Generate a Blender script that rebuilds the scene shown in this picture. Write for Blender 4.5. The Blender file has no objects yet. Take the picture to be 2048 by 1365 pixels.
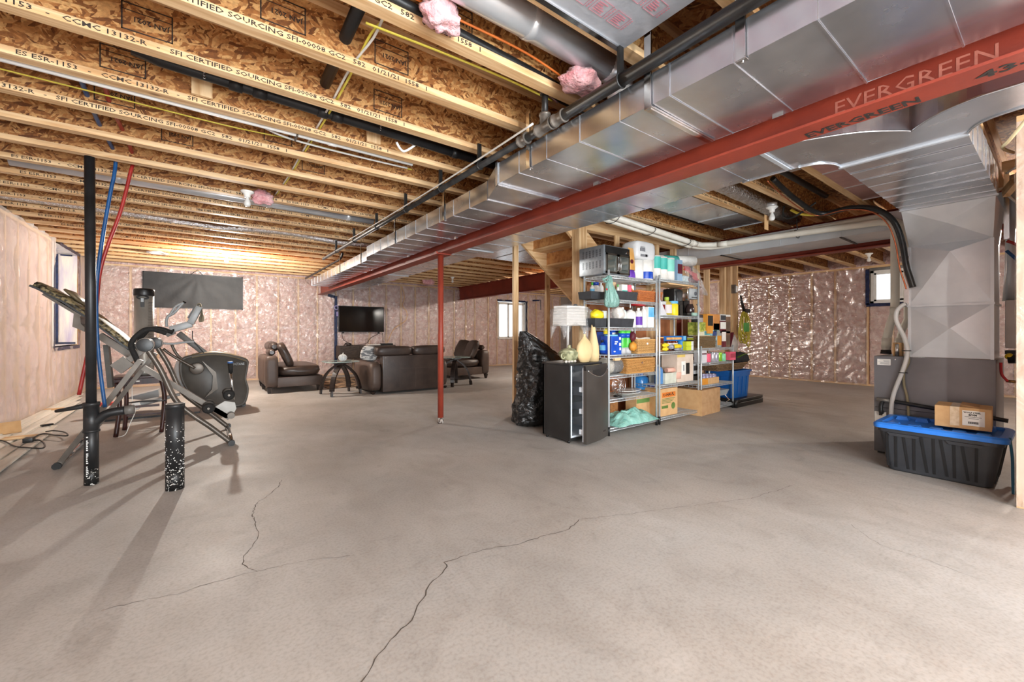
import bpy, bmesh, math, random
from mathutils import Vector, Matrix, Euler, noise
R = random.Random(7)
C = bpy.context.scene.collection
scene = bpy.context.scene

# ------------------------------------------------------------------ camera
EYE = 1.16
YAW = math.atan2(607.0, 821.0)
cam_d = bpy.data.cameras.new('camera'); cam = bpy.data.objects.new('camera', cam_d); C.objects.link(cam)
cam.location = (0, 0, EYE); cam.rotation_euler = (math.pi/2, 0, -YAW)
cam_d.sensor_width = 36.0; cam_d.lens = 821.0/2048*36; cam_d.shift_y = -17.5/2048; cam_d.clip_start = 0.03
scene.camera = cam

# ------------------------------------------------------------------ view, sky, lights
scene.view_settings.view_transform = 'Standard'
scene.view_settings.look = 'None'
scene.view_settings.gamma = 1.0
scene.view_settings.use_curve_mapping = False
scene.view_settings.exposure = 0.75
w = bpy.data.worlds.new('overcast_sky'); scene.world = w; w.use_nodes = True
bg = w.node_tree.nodes['Background']; bg.inputs[0].default_value = (0.86, 0.93, 1.0, 1); bg.inputs[1].default_value = 1.2

def lamp(name, kind, loc, power, col=(1, 1, 1), size=0.05, size_y=None, rot=(0, 0, 0)):
    d = bpy.data.lights.new(name, kind); d.energy = power; d.color = col
    if kind == 'AREA':
        d.size = size
        if size_y: d.shape = 'RECTANGLE'; d.size_y = size_y
    else:
        d.shadow_soft_size = size
    o = bpy.data.objects.new(name, d); C.objects.link(o); o.location = loc; o.rotation_euler = rot
    return o
COOL = (0.88, 0.95, 1.0); WARM = (1.0, 0.93, 0.84)
# added area lamp, fill from behind the camera before a made-up patio door
lamp('added_fill_back', 'AREA', (0.9, -3.42, 1.12), 345, COOL, 3.0, 2.0, (math.radians(90), 0, 0))

# ------------------------------------------------------------------ camera rays, used while reading positions off planes of the room
_s, _c = math.sin(YAW), math.cos(YAW)
def ray(u, v):
    a = (u-1024.)/821.; b = (665.-v)/821.
    return Vector((_s+a*_c, _c-a*_s, b))
O3 = Vector((0, 0, EYE))
def PZ(u, v, z): d = ray(u, v); return O3+d*((z-EYE)/d.z)
def PY(u, v, y): d = ray(u, v); return O3+d*(y/d.y)
def PX(u, v, x): d = ray(u, v); return O3+d*(x/d.x)
def FL(u, v): return PZ(u, v, 0.0)

# ------------------------------------------------------------------ materials
def S(r, g, b):
    f = lambda x: (x/255/12.92 if x <= 10 else ((x/255+.055)/1.055)**2.4)
    return (f(r), f(g), f(b), 1)
MATS = {}
def mat(name, a, b=None, sc=6.0, stretch=(1, 1, 1), rough=0.5, metal=0.0, bump=0.0, bsc=None, detail=4.0,
        trans=0.0, ior=1.45, emis=None, alpha=1.0, coat=0.0, lo=0.3, hi=0.7, rvar=0.0, sheen=0.0, bdist=0.02):
    """noise-driven principled material: colour a..b, optional bump"""
    if name in MATS: return MATS[name]
    m = bpy.data.materials.new(name); m.use_nodes = True; nt = m.node_tree; N = nt.nodes; L = nt.links
    p = N['Principled BSDF']; b = b or a
    tc = N.new('ShaderNodeTexCoord'); mp = N.new('ShaderNodeMapping'); mp.inputs['Scale'].default_value = stretch
    L.new(tc.outputs['Object'], mp.inputs[0])
    n = N.new('ShaderNodeTexNoise'); n.inputs['Scale'].default_value = sc; n.inputs['Detail'].default_value = detail
    L.new(mp.outputs[0], n.inputs['Vector'])
    r = N.new('ShaderNodeValToRGB'); r.color_ramp.elements[0].position = lo; r.color_ramp.elements[1].position = hi
    r.color_ramp.elements[0].color = a; r.color_ramp.elements[1].color = b
    L.new(n.outputs['Fac'], r.inputs[0]); L.new(r.outputs[0], p.inputs['Base Color'])
    p.inputs['Roughness'].default_value = rough; p.inputs['Metallic'].default_value = metal
    p.inputs['Transmission Weight'].default_value = trans; p.inputs['IOR'].default_value = ior
    p.inputs['Alpha'].default_value = alpha; p.inputs['Coat Weight'].default_value = coat
    p.inputs['Sheen Weight'].default_value = sheen
    if rvar:
        mr = N.new('ShaderNodeMapRange'); mr.inputs[3].default_value = max(0, rough-rvar); mr.inputs[4].default_value = rough+rvar
        L.new(n.outputs['Fac'], mr.inputs[0]); L.new(mr.outputs[0], p.inputs['Roughness'])
    if bump:
        n2 = N.new('ShaderNodeTexNoise'); n2.inputs['Scale'].default_value = bsc or sc*3; n2.inputs['Detail'].default_value = 5
        L.new(mp.outputs[0], n2.inputs['Vector'])
        bp = N.new('ShaderNodeBump'); bp.inputs['Strength'].default_value = bump; bp.inputs['Distance'].default_value = bdist
        L.new(n2.outputs['Fac'], bp.inputs['Height']); L.new(bp.outputs[0], p.inputs['Normal'])
    if emis:
        p.inputs['Emission Color'].default_value = emis[0]; p.inputs['Emission Strength'].default_value = emis[1]
    MATS[name] = m
    return m

def osb_mat(name, dark, mid, light, scale=34.0, plane='xz', bump=0.35):
    """oriented strand board: three layers of stretched voronoi flakes at different angles"""
    m = bpy.data.materials.new(name); m.use_nodes = True; nt = m.node_tree; N = nt.nodes; L = nt.links
    p = N['Principled BSDF']; tc = N.new('ShaderNodeTexCoord')
    wn = N.new('ShaderNodeTexNoise'); wn.inputs['Scale'].default_value = 7.0
    L.new(tc.outputs['Object'], wn.inputs['Vector'])
    mixv = N.new('ShaderNodeVectorMath'); mixv.operation = 'MULTIPLY_ADD'
    mixv.inputs[1].default_value = (.05, .05, .05); L.new(wn.outputs['Color'], mixv.inputs[0]); L.new(tc.outputs['Object'], mixv.inputs[2])
    outs = []
    for i, ang in enumerate((0.25, 1.15, -0.75)):
        mp = N.new('ShaderNodeMapping')
        mp.inputs['Rotation'].default_value = (0, ang, 0) if plane == 'xz' else (0, 0, ang)
        L.new(mixv.outputs[0], mp.inputs[0])
        ms = N.new('ShaderNodeMapping'); ms.inputs['Scale'].default_value = (0.26, 1, 1.0) if plane == 'xz' else (0.26, 1.0, 1)
        ms.inputs['Location'].default_value = (i*3.1, i*1.7, i*2.3)
        L.new(mp.outputs[0], ms.inputs[0])
        v = N.new('ShaderNodeTexVoronoi'); v.inputs['Scale'].default_value = scale*(1.0+.25*i); L.new(ms.outputs[0], v.inputs['Vector'])
        outs.append(v)
    sep = [N.new('ShaderNodeSeparateColor') for _ in outs]
    for v, s_ in zip(outs, sep): L.new(v.outputs['Color'], s_.inputs[0])
    mx = N.new('ShaderNodeMix'); mx.data_type = 'FLOAT'
    gt = N.new('ShaderNodeMath'); gt.operation = 'GREATER_THAN'; gt.inputs[1].default_value = .55; L.new(sep[0].outputs[1], gt.inputs[0])
    L.new(gt.outputs[0], mx.inputs[0]); L.new(sep[1].outputs[0], mx.inputs[2]); L.new(sep[2].outputs[0], mx.inputs[3])
    gt2 = N.new('ShaderNodeMath'); gt2.operation = 'GREATER_THAN'; gt2.inputs[1].default_value = .62; L.new(sep[0].outputs[2], gt2.inputs[0])
    mx2 = N.new('ShaderNodeMix'); mx2.data_type = 'FLOAT'
    L.new(gt2.outputs[0], mx2.inputs[0]); L.new(mx.outputs[0], mx2.inputs[2]); L.new(sep[0].outputs[0], mx2.inputs[3])
    r = N.new('ShaderNodeValToRGB'); e = r.color_ramp.elements
    e[0].position = .03; e[0].color = dark; e[1].position = .97; e[1].color = light
    k = e.new(.42); k.color = mid
    L.new(mx2.outputs[0], r.inputs[0])
    fn = N.new('ShaderNodeTexNoise'); fn.inputs['Scale'].default_value = 70; L.new(tc.outputs['Object'], fn.inputs['Vector'])
    mm = N.new('ShaderNodeMix'); mm.data_type = 'RGBA'; mm.blend_type = 'MULTIPLY'; mm.inputs[0].default_value = .4
    L.new(r.outputs[0], mm.inputs[6])
    rr = N.new('ShaderNodeValToRGB'); rr.color_ramp.elements[0].position = .35; rr.color_ramp.elements[0].color = (.35, .3, .25, 1); rr.color_ramp.elements[1].position = .6
    L.new(fn.outputs['Fac'], rr.inputs[0]); L.new(rr.outputs[0], mm.inputs[7])
    L.new(mm.outputs[2], p.inputs['Base Color'])
    bp = N.new('ShaderNodeBump'); bp.inputs['Strength'].default_value = bump; bp.inputs['Distance'].default_value = .01
    L.new(mx2.outputs[0], bp.inputs['Height']); L.new(bp.outputs[0], p.inputs['Normal'])
    p.inputs['Roughness'].default_value = .62
    MATS[name] = m
    return m

def wood_mat(name, a, b, axis=0, rough=.55, dark=None, sc=26):
    """sawn lumber with grain along one axis"""
    st = [1, 1, 1]; st[axis] = .07
    m = bpy.data.materials.new(name); m.use_nodes = True; nt = m.node_tree; N = nt.nodes; L = nt.links
    p = N['Principled BSDF']; tc = N.new('ShaderNodeTexCoord'); mp = N.new('ShaderNodeMapping'); mp.inputs['Scale'].default_value = st
    L.new(tc.outputs['Object'], mp.inputs[0])
    n = N.new('ShaderNodeTexNoise'); n.inputs['Scale'].default_value = sc; n.inputs['Detail'].default_value = 5; n.inputs['Distortion'].default_value = .6
    L.new(mp.outputs[0], n.inputs['Vector'])
    r = N.new('ShaderNodeValToRGB'); e = r.color_ramp.elements; e[0].position = .34; e[0].color = b; e[1].position = .62; e[1].color = a
    L.new(n.outputs['Fac'], r.inputs[0])
    mk = N.new('ShaderNodeMapping'); s2 = [1, 1, 1]; s2[axis] = .45; mk.inputs['Scale'].default_value = s2; L.new(tc.outputs['Object'], mk.inputs[0])
    v = N.new('ShaderNodeTexVoronoi'); v.inputs['Scale'].default_value = 4.5; L.new(mk.outputs[0], v.inputs['Vector'])
    kr = N.new('ShaderNodeValToRGB'); kr.color_ramp.elements[0].position = .03; kr.color_ramp.elements[0].color = dark or (b[0]*.35, b[1]*.3, b[2]*.25, 1); kr.color_ramp.elements[1].position = .09
    L.new(v.outputs['Distance'], kr.inputs[0])
    mm = N.new('ShaderNodeMix'); mm.data_type = 'RGBA'; mm.blend_type = 'MULTIPLY'; mm.inputs[0].default_value = .8
    L.new(r.outputs[0], mm.inputs[6]); L.new(kr.outputs[0], mm.inputs[7]); L.new(mm.outputs[2], p.inputs['Base Color'])
    bp = N.new('ShaderNodeBump'); bp.inputs['Strength'].default_value = .15; bp.inputs['Distance'].default_value = .004
    L.new(n.outputs['Fac'], bp.inputs['Height']); L.new(bp.outputs[0], p.inputs['Normal'])
    p.inputs['Roughness'].default_value = rough
    MATS[name] = m
    return m

OSB = osb_mat('osb_web', S(112, 64, 26), S(178, 116, 60), S(222, 172, 110), scale=56, bump=.25)
OSB_FLAT = osb_mat('osb_subfloor', S(104, 62, 28), S(164, 106, 56), S(210, 164, 108), plane='xy', scale=36)
LUM = [wood_mat('lumber_x', S(230, 196, 150), S(198, 152, 102), 0), wood_mat('lumber_y', S(228, 194, 148), S(196, 150, 100), 1), wood_mat('lumber_z', S(226, 194, 150), S(192, 148, 100), 2)]
PLY = wood_mat('fir_plywood', S(206, 150, 92), S(168, 106, 56), 0, sc=14)
INK = mat('black_ink', S(28, 24, 22), S(60, 50, 44), sc=60, rough=.7)
PINK = mat('pink_fibreglass', S(198, 156, 152), S(228, 204, 199), sc=9, rough=1.0, bump=1.0, bsc=13, detail=8, lo=.32, hi=.64, sheen=.2, bdist=.09)
PINK2 = mat('pink_tuft', S(206, 128, 134), S(246, 196, 198), sc=16, rough=1.0, bump=1.0, bsc=40, detail=8, sheen=.3)
CONC = mat('foundation_concrete', S(120, 118, 114), S(150, 148, 144), sc=5, rough=.9, bump=.2)
GALV = mat('galvanised_sheet', S(200, 205, 212), S(226, 230, 235), sc=5, rough=.26, metal=.95, bump=.03, bsc=16, rvar=.06)
GALV2 = mat('galvanised_round', S(208, 213, 218), S(226, 230, 234), sc=4, rough=.3, metal=.6, rvar=.08)
GALVD = mat('dull_galvanised', S(198, 204, 210), S(214, 219, 224), sc=5, rough=.4, metal=.6, bump=.03, bsc=60, rvar=.04)
FOIL = mat('foil', S(205, 205, 206), S(240, 240, 242), sc=30, rough=.22, metal=1.0, bump=.9, bsc=46)
REDST = mat('red_oxide_steel', S(126, 48, 34), S(154, 62, 42), sc=3.5, rough=.5, bump=.05, bsc=80, coat=.05)
BLKP = mat('black_plastic', S(18, 18, 18), S(34, 34, 34), sc=10, rough=.38, bump=.03, bsc=60)
BLKM = mat('black_steel_pipe', S(22, 22, 23), S(48, 47, 46), sc=18, rough=.4, bump=.05, bsc=60)
ABS = mat('black_abs_pipe', S(24, 24, 25), S(40, 40, 41), sc=8, rough=.42, bump=.02, bsc=40)
WHT = mat('white_plastic', S(226, 225, 220), S(238, 238, 235), sc=8, rough=.4)
PVC = mat('cream_pvc_pipe', S(214, 209, 196), S(226, 222, 210), sc=6, rough=.38)
YEL = mat('yellow_cable', S(214, 196, 66), S(232, 218, 96), sc=12, rough=.45)
WCAB = mat('white_cable', S(214, 212, 204), S(232, 230, 224), sc=12, rough=.45)
BLUEX = mat('blue_pex', S(22, 70, 120), S(30, 88, 146), sc=10, rough=.35)
REDX = mat('red_pex', S(142, 36, 34), S(172, 52, 46), sc=10, rough=.35)
CHROME = mat('chrome', S(206, 210, 212), S(228, 230, 232), sc=10, rough=.14, metal=1.0)
STEEL = mat('brushed_steel', S(126, 120, 112), S(150, 144, 136), sc=30, stretch=(30, 30, .6), rough=.34, metal=1.0)
TAPE = mat('black_tape', S(14, 22, 48), S(30, 44, 86), sc=24, rough=.35, bump=.3, bsc=50)
KRAFT = mat('brown_cardboard', S(172, 132, 92), S(188, 150, 108), sc=14, rough=.85, bump=.04, bsc=80)
KRAFT2 = mat('tan_cardboard', S(196, 154, 106), S(208, 168, 120), sc=14, rough=.85, bump=.04, bsc=80)
PAPER = mat('white_paper', S(226, 222, 214), S(238, 236, 230), sc=20, rough=.8)
def film(name, col, transp, rough=.12, bsc=9.0, bstr=.8, gl=.35, stretch=(1, 1, 1)):
    """thin clear sheet: see-through with glossy wrinkled highlights"""
    m = bpy.data.materials.new(name); m.use_nodes = True; nt = m.node_tree; N = nt.nodes; L = nt.links
    for n in list(N): N.remove(n)
    o = N.new('ShaderNodeOutputMaterial'); t = N.new('ShaderNodeBsdfTransparent'); t.inputs[0].default_value = (1, .985, .97, 1)
    g = N.new('ShaderNodeBsdfGlossy'); g.inputs['Roughness'].default_value = rough
    d = N.new('ShaderNodeBsdfDiffuse'); d.inputs[0].default_value = col
    tc = N.new('ShaderNodeTexCoord'); mp = N.new('ShaderNodeMapping'); mp.inputs['Scale'].default_value = stretch; L.new(tc.outputs['Object'], mp.inputs[0])
    n = N.new('ShaderNodeTexNoise'); n.inputs['Scale'].default_value = bsc; n.inputs['Detail'].default_value = 5; n.inputs['Distortion'].default_value = 1.2
    L.new(mp.outputs[0], n.inputs['Vector'])
    b = N.new('ShaderNodeBump'); b.inputs['Strength'].default_value = bstr; b.inputs['Distance'].default_value = .05; L.new(n.outputs['Fac'], b.inputs['Height'])
    L.new(b.outputs[0], g.inputs['Normal']); L.new(b.outputs[0], d.inputs['Normal'])
    m1 = N.new('ShaderNodeMixShader'); m1.inputs[0].default_value = gl; L.new(d.outputs[0], m1.inputs[1]); L.new(g.outputs[0], m1.inputs[2])
    m2 = N.new('ShaderNodeMixShader'); m2.inputs[0].default_value = transp; L.new(m1.outputs[0], m2.inputs[1]); L.new(t.outputs[0], m2.inputs[2])
    L.new(m2.outputs[0], o.inputs[0]); MATS[name] = m
    return m
POLY = film('vapour_barrier_film', S(236, 222, 214), .68, rough=.15, gl=.34, bsc=7, bstr=1.0)
POLYL = film('milky_vapour_barrier_film', S(238, 228, 222), .55, rough=.2, gl=.3, bsc=3.2, bstr=.8, stretch=(1, 1, .7))
POLYW = film('wrinkled_vapour_barrier_film', S(236, 220, 214), .66, rough=.24, gl=.75, bsc=5, bstr=.35)
WRAP = film('clear_bag_film', S(235, 235, 235), .72, rough=.12, gl=.4, bsc=30)
GLASS = film('window_glass', S(235, 240, 245), .88, rough=.02, gl=.9, bsc=1, bstr=0.0)
GLASST = film('tinted_glass', S(170, 190, 185), .6, rough=.03, gl=.8, bsc=1, bstr=0.0)

# ------------------------------------------------------------------ mesh building
def link(o): C.objects.link(o); return o
def wloc(o):
    v = Vector((0, 0, 0))
    while o is not None: v = v+o.location; o = o.parent
    return v
class MB:
    def __init__(s): s.v = []; s.f = []; s.m = []; s.sm = []
    def add(s, vs, fs, m=0, smooth=False, T=None):
        b = len(s.v)
        for p in vs: s.v.append(T @ Vector(p) if T is not None else Vector(p))
        for f in fs: s.f.append([b+i for i in f]); s.m.append(m); s.sm.append(smooth)
        return s
    def box(s, x0, y0, z0, x1, y1, z1, m=0, T=None):
        x0, x1 = min(x0, x1), max(x0, x1); y0, y1 = min(y0, y1), max(y0, y1); z0, z1 = min(z0, z1), max(z0, z1)
        return s.add([(x0, y0, z0), (x1, y0, z0), (x1, y1, z0), (x0, y1, z0), (x0, y0, z1), (x1, y0, z1), (x1, y1, z1), (x0, y1, z1)],
                     [(0, 3, 2, 1), (4, 5, 6, 7), (0, 1, 5, 4), (1, 2, 6, 5), (2, 3, 7, 6), (3, 0, 4, 7)], m, False, T)
    def cbox(s, c, sx, sy, sz, m=0, T=None): return s.box(c[0]-sx/2, c[1]-sy/2, c[2]-sz/2, c[0]+sx/2, c[1]+sy/2, c[2]+sz/2, m, T)
    def bar(s, p0, p1, w, h, m=0, up=(0, 0, 1)):
        """rectangular bar from p0 to p1: w sideways, h along up"""
        p0 = Vector(p0); p1 = Vector(p1); d = (p1-p0).normalized(); u = Vector(up)
        if abs(d.dot(u)) > .99: u = Vector((1, 0, 0))
        a = d.cross(u).normalized()*w/2; b = a.cross(d).normalized()*h/2
        vs = [p+i*a+j*b for p in (p0, p1) for i, j in ((-1, -1), (1, -1), (1, 1), (-1, 1))]
        return s.add(vs, [(0, 1, 2, 3), (7, 6, 5, 4), (0, 4, 5, 1), (1, 5, 6, 2), (2, 6, 7, 3), (3, 7, 4, 0)], m)
    def tube(s, pts, r, n=10, m=0, closed=False, cap=True, smooth=True, flat=None):
        """round tube through points; r may be a list; flat squashes the section"""
        P = [Vector(p) for p in pts]; k = len(P); rs = r if isinstance(r, (list, tuple)) else [r]*k
        ref = None; vs = []
        for i, p in enumerate(P):
            a = P[i-1] if (i > 0 or closed) else p; b = P[(i+1) % k] if (i < k-1 or closed) else p
            d = (b-a); d = d.normalized() if d.length > 1e-9 else Vector((0, 0, 1))
            if ref is None: ref = Vector((0, 0, 1)) if abs(d.z) < .9 else Vector((1, 0, 0))
            u = (ref-d*ref.dot(d)); u = u.normalized() if u.length > 1e-6 else d.orthogonal().normalized()
            ref = u; w_ = d.cross(u)
            fl_ = flat or 1.0
            for j in range(n):
                t = 2*math.pi*j/n; vs.append(p+(u*math.cos(t)*fl_+w_*math.sin(t))*rs[i])
        fs = []
        for i in range(k if closed else k-1):
            for j in range(n):
                a = i*n+j; b = i*n+(j+1) % n; c = ((i+1) % k)*n+(j+1) % n; d = ((i+1) % k)*n+j
                fs.append((a, b, c, d))
        s.add(vs, fs, m, smooth)
        if cap and not closed:
            b = len(s.v)-len(vs)
            s.f.append([b+j for j in range(n)][::-1]); s.m.append(m); s.sm.append(False)
            s.f.append([b+(k-1)*n+j for j in range(n)]); s.m.append(m); s.sm.append(False)
        return s
    def lathe(s, prof, c=(0, 0, 0), n=20, m=0, T=None, smooth=True, sx=1.0, sy=1.0):
        """profile (radius, z) turned about the z axis at c"""
        c = Vector(c); vs = []
        for r, z in prof:
            for j in range(n):
                t = 2*math.pi*j/n; vs.append((c.x+r*sx*math.cos(t), c.y+r*sy*math.sin(t), c.z+z))
        fs = []
        for i in range(len(prof)-1):
            for j in range(n):
                fs.append((i*n+j, i*n+(j+1) % n, (i+1)*n+(j+1) % n, (i+1)*n+j))
        if prof[0][0] > 1e-4: fs.append(tuple(range(n))[::-1])
        if prof[-1][0] > 1e-4: fs.append(tuple((len(prof)-1)*n+j for j in range(n)))
        return s.add(vs, fs, m, smooth, T)
    def cyl(s, p0, p1, r, n=14, m=0, r1=None): return s.tube([p0, p1], [r, r if r1 is None else r1], n, m)
    def sph(s, c, r, m=0, n=12, k=8, sc=(1, 1, 1), T=None):
        prof = [(max(1e-5, r*math.sin(math.pi*i/k)), -r*math.cos(math.pi*i/k)) for i in range(k+1)]
        b = len(s.v); s.lathe([(a, z*sc[2]) for a, z in prof], c, n, m, None, True, sc[0], sc[1])
        if T is not None:
            for i in range(b, len(s.v)): s.v[i] = T @ s.v[i]
        return s
    def prism(s, poly, a, b, m=0, axis='y'):
        """closed 2-D polygon extruded along an axis from a to b"""
        n = len(poly)
        f = {'y': lambda p, t: (p[0], t, p[1]), 'x': lambda p, t: (t, p[0], p[1]), 'z': lambda p, t: (p[0], p[1], t)}[axis]
        vs = [f(p, a) for p in poly]+[f(p, b) for p in poly]
        fs = [tuple(range(n)), tuple(range(2*n-1, n-1, -1))]+[(i, i+n, (i+1) % n+n, (i+1) % n) for i in range(n)]
        return s.add(vs, fs, m)
    def hull8(s, q0, q1, m=0):
        """two quads joined into a solid"""
        return s.add(list(q0)+list(q1), [(0, 1, 2, 3), (7, 6, 5, 4), (0, 4, 5, 1), (1, 5, 6, 2), (2, 6, 7, 3), (3, 7, 4, 0)], m)
    def grid(s, fn, nu, nv, m=0, smooth=True):
        vs = [fn(i/nu, j/nv) for j in range(nv+1) for i in range(nu+1)]
        fs = [(j*(nu+1)+i, j*(nu+1)+i+1, (j+1)*(nu+1)+i+1, (j+1)*(nu+1)+i) for j in range(nv) for i in range(nu)]
        return s.add(vs, fs, m, smooth)
    def build(s, name, mats, parent=None, bevel=0, seg=2, sub=0, recalc=True):
        me = bpy.data.meshes.new(name); off = wloc(parent) if parent is not None else Vector((0, 0, 0))
        me.from_pydata([tuple(p-off) for p in s.v], [], s.f)
        if not isinstance(mats, (list, tuple)): mats = [mats]
        for mm in mats: me.materials.append(mm)
        me.polygons.foreach_set('material_index', s.m); me.polygons.foreach_set('use_smooth', s.sm)
        if recalc or bevel:
            bm = bmesh.new(); bm.from_mesh(me)
            if recalc: bmesh.ops.recalc_face_normals(bm, faces=bm.faces)
            if bevel:
                es = [e for e in bm.edges if len(e.link_faces) == 2 and e.calc_face_angle(0) > .6]
                bmesh.ops.bevel(bm, geom=es, offset=bevel, segments=seg, profile=.6, affect='EDGES', clamp_overlap=True)
                if seg > 1:
                    for f in bm.faces: f.smooth = True
            bm.to_mesh(me); bm.free()
            if bevel and seg > 1:
                try: me.set_sharp_from_angle(angle=.7)
                except Exception: pass
        me.update()
        o = link(bpy.data.objects.new(name, me))
        if parent is not None: o.parent = parent
        if sub:
            md = o.modifiers.new('s', 'SUBSURF'); md.levels = sub; md.render_levels = sub
        return o
def tag(o, label, cat, group=None):
    o['label'] = label; o['category'] = cat
    if group: o['group'] = group
    return o
def thing(name, label, cat, loc=(0, 0, 0), group=None):
    o = link(bpy.data.objects.new(name, None)); o.location = loc; o.empty_display_size = .05
    return tag(o, label, cat, group)
def struct(o): o['kind'] = 'structure'; return o
def one(mb, name, mats, label, cat, group=None, **k): return tag(mb.build(name, mats, None, **k), label, cat, group)
def rot(ax, deg, at=(0, 0, 0)):
    at = Vector(at); return Matrix.Translation(at) @ Matrix.Rotation(math.radians(deg), 4, ax) @ Matrix.Translation(-at)
def smooth_pts(P, k=6, closed=False):
    """Catmull-Rom through points"""
    P = [Vector(p) for p in P]; out = []; n = len(P)
    for i in range(n if closed else n-1):
        g = lambda j: P[j % n] if closed else P[max(0, min(n-1, j))]
        a, b, c, d = g(i-1), g(i), g(i+1), g(i+2)
        for t in range(k):
            t = t/k; out.append(.5*((2*b)+(c-a)*t+(2*a-5*b+4*c-d)*t*t+(3*b-a-3*c+d)*t**3))
    if not closed: out.append(P[-1])
    return out
TXT = {}
def text_mesh(body, size=1.0, bold=0.0, depth=0.0008):
    key = (body, size, bold)
    if key in TXT: return TXT[key]
    cu = bpy.data.curves.new('lettering', 'FONT'); cu.body = body; cu.size = size; cu.resolution_u = 1; cu.offset = bold; cu.extrude = depth/2
    cu.align_x = 'LEFT'
    ob = bpy.data.objects.new('lettering', cu); link(ob)
    dg = bpy.context.evaluated_depsgraph_get(); dg.update()
    me = bpy.data.meshes.new_from_object(ob.evaluated_get(dg)); me.name = 'lettering'
    bpy.data.objects.remove(ob); TXT[key] = me
    return me
def lettering(body, parent, T, size, m=None, bold=0.0, name='lettering', fit=None):
    """flat raised print placed by matrix T (text lies in local XY)"""
    me = text_mesh(body, size, bold)
    if not me.materials: me.materials.append(m or INK)
    elif m is not None and me.materials[0] is not m:
        me = me.copy(); me.materials[0] = m
    o = link(bpy.data.objects.new(name, me))
    if fit:
        xs = [v.co.x for v in me.vertices]; k = fit/max(1e-6, max(xs)-min(xs)); T = T @ Matrix.Diagonal((k, 1, 1, 1))
    if parent is not None:
        o.parent = parent; T = Matrix.Translation(-wloc(parent)) @ T
    o.matrix_basis = T
    return o
def frameM(o, x, y):
    """matrix with given origin, local x and y directions"""
    x = Vector(x).normalized(); z = x.cross(Vector(y)).normalized(); y = z.cross(x)
    return Matrix(((x.x, y.x, z.x, o[0]), (x.y, y.y, z.y, o[1]), (x.z, y.z, z.z, o[2]), (0, 0, 0, 1)))
# ------------------------------------------------------------------ room shell
XL, XR, YF, YB = -1.94, 11.45, 11.75, -3.5
ZJ, ZT = 2.60, 2.90          # underside of joists, underside of subfloor
def nz(x, y, z, s=1.0): return noise.noise(Vector((x*s, y*s, z*s)))

# floor: trowelled concrete with stains and hairline cracks
def floor_mat():
    m = bpy.data.materials.new('concrete_floor'); m.use_nodes = True; nt = m.node_tree; N = nt.nodes; L = nt.links
    p = N['Principled BSDF']; tc = N.new('ShaderNodeTexCoord')
    def nse(sc, det, dist=0, st=(1, 1, 1), rt=0):
        mp = N.new('ShaderNodeMapping'); mp.inputs['Scale'].default_value = st; mp.inputs['Rotation'].default_value = (0, 0, rt); L.new(tc.outputs['Object'], mp.inputs[0])
        n = N.new('ShaderNodeTexNoise'); n.inputs['Scale'].default_value = sc; n.inputs['Detail'].default_value = det; n.inputs['Distortion'].default_value = dist
        L.new(mp.outputs[0], n.inputs['Vector']); return n
    def ramp(n, a, b, ca, cb):
        r = N.new('ShaderNodeValToRGB'); r.color_ramp.elements[0].position = a; r.color_ramp.elements[1].position = b
        r.color_ramp.elements[0].color = ca; r.color_ramp.elements[1].color = cb; L.new(n.outputs['Fac'], r.inputs[0]); return r
    def mul(a, b, f):
        x = N.new('ShaderNodeMix'); x.data_type = 'RGBA'; x.blend_type = 'MULTIPLY'; x.inputs[0].default_value = f; L.new(a, x.inputs[6]); L.new(b, x.inputs[7]); return x.outputs[2]
    base = ramp(nse(.9, 5, .7), .3, .7, S(172, 170, 167), S(193, 190, 186)).outputs[0]
    c = mul(base, ramp(nse(.55, 3, .5), .38, .62, S(222, 212, 203), (1, 1, 1, 1)).outputs[0], .55)
    c = mul(c, ramp(nse(3.2, 7, 1.8, (1, .55, 1), .5), .34, .56, S(222, 217, 212), (1, 1, 1, 1)).outputs[0], .32)
    c = mul(c, ramp(nse(70, 4), .3, .55, S(222, 218, 214), (1, 1, 1, 1)).outputs[0], .6)
    c = mul(c, ramp(nse(6, 9, 1.2), .27, .42, S(196, 192, 188), (1, 1, 1, 1)).outputs[0], .25)
    L.new(c, p.inputs['Base Color'])
    rn = nse(2.2, 6, 1); mr = N.new('ShaderNodeMapRange'); mr.inputs[3].default_value = .42; mr.inputs[4].default_value = .72; L.new(rn.outputs['Fac'], mr.inputs[0]); L.new(mr.outputs[0], p.inputs['Roughness'])
    bn = nse(26, 6, .5); bp = N.new('ShaderNodeBump'); bp.inputs['Strength'].default_value = .12; bp.inputs['Distance'].default_value = .01
    L.new(bn.outputs['Fac'], bp.inputs['Height']); L.new(bp.outputs[0], p.inputs['Normal'])
    return m
FLOORM = floor_mat()
floor = struct(MB().box(XL-.4, YB-.3, -.15, XR+.4, YF+.4, 0).build('floor', FLOORM))
CRK = mat('crack_line', S(70, 64, 58), S(98, 90, 82), sc=40, rough=.95)  # dark grey-brown of the hairline cracks
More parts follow.
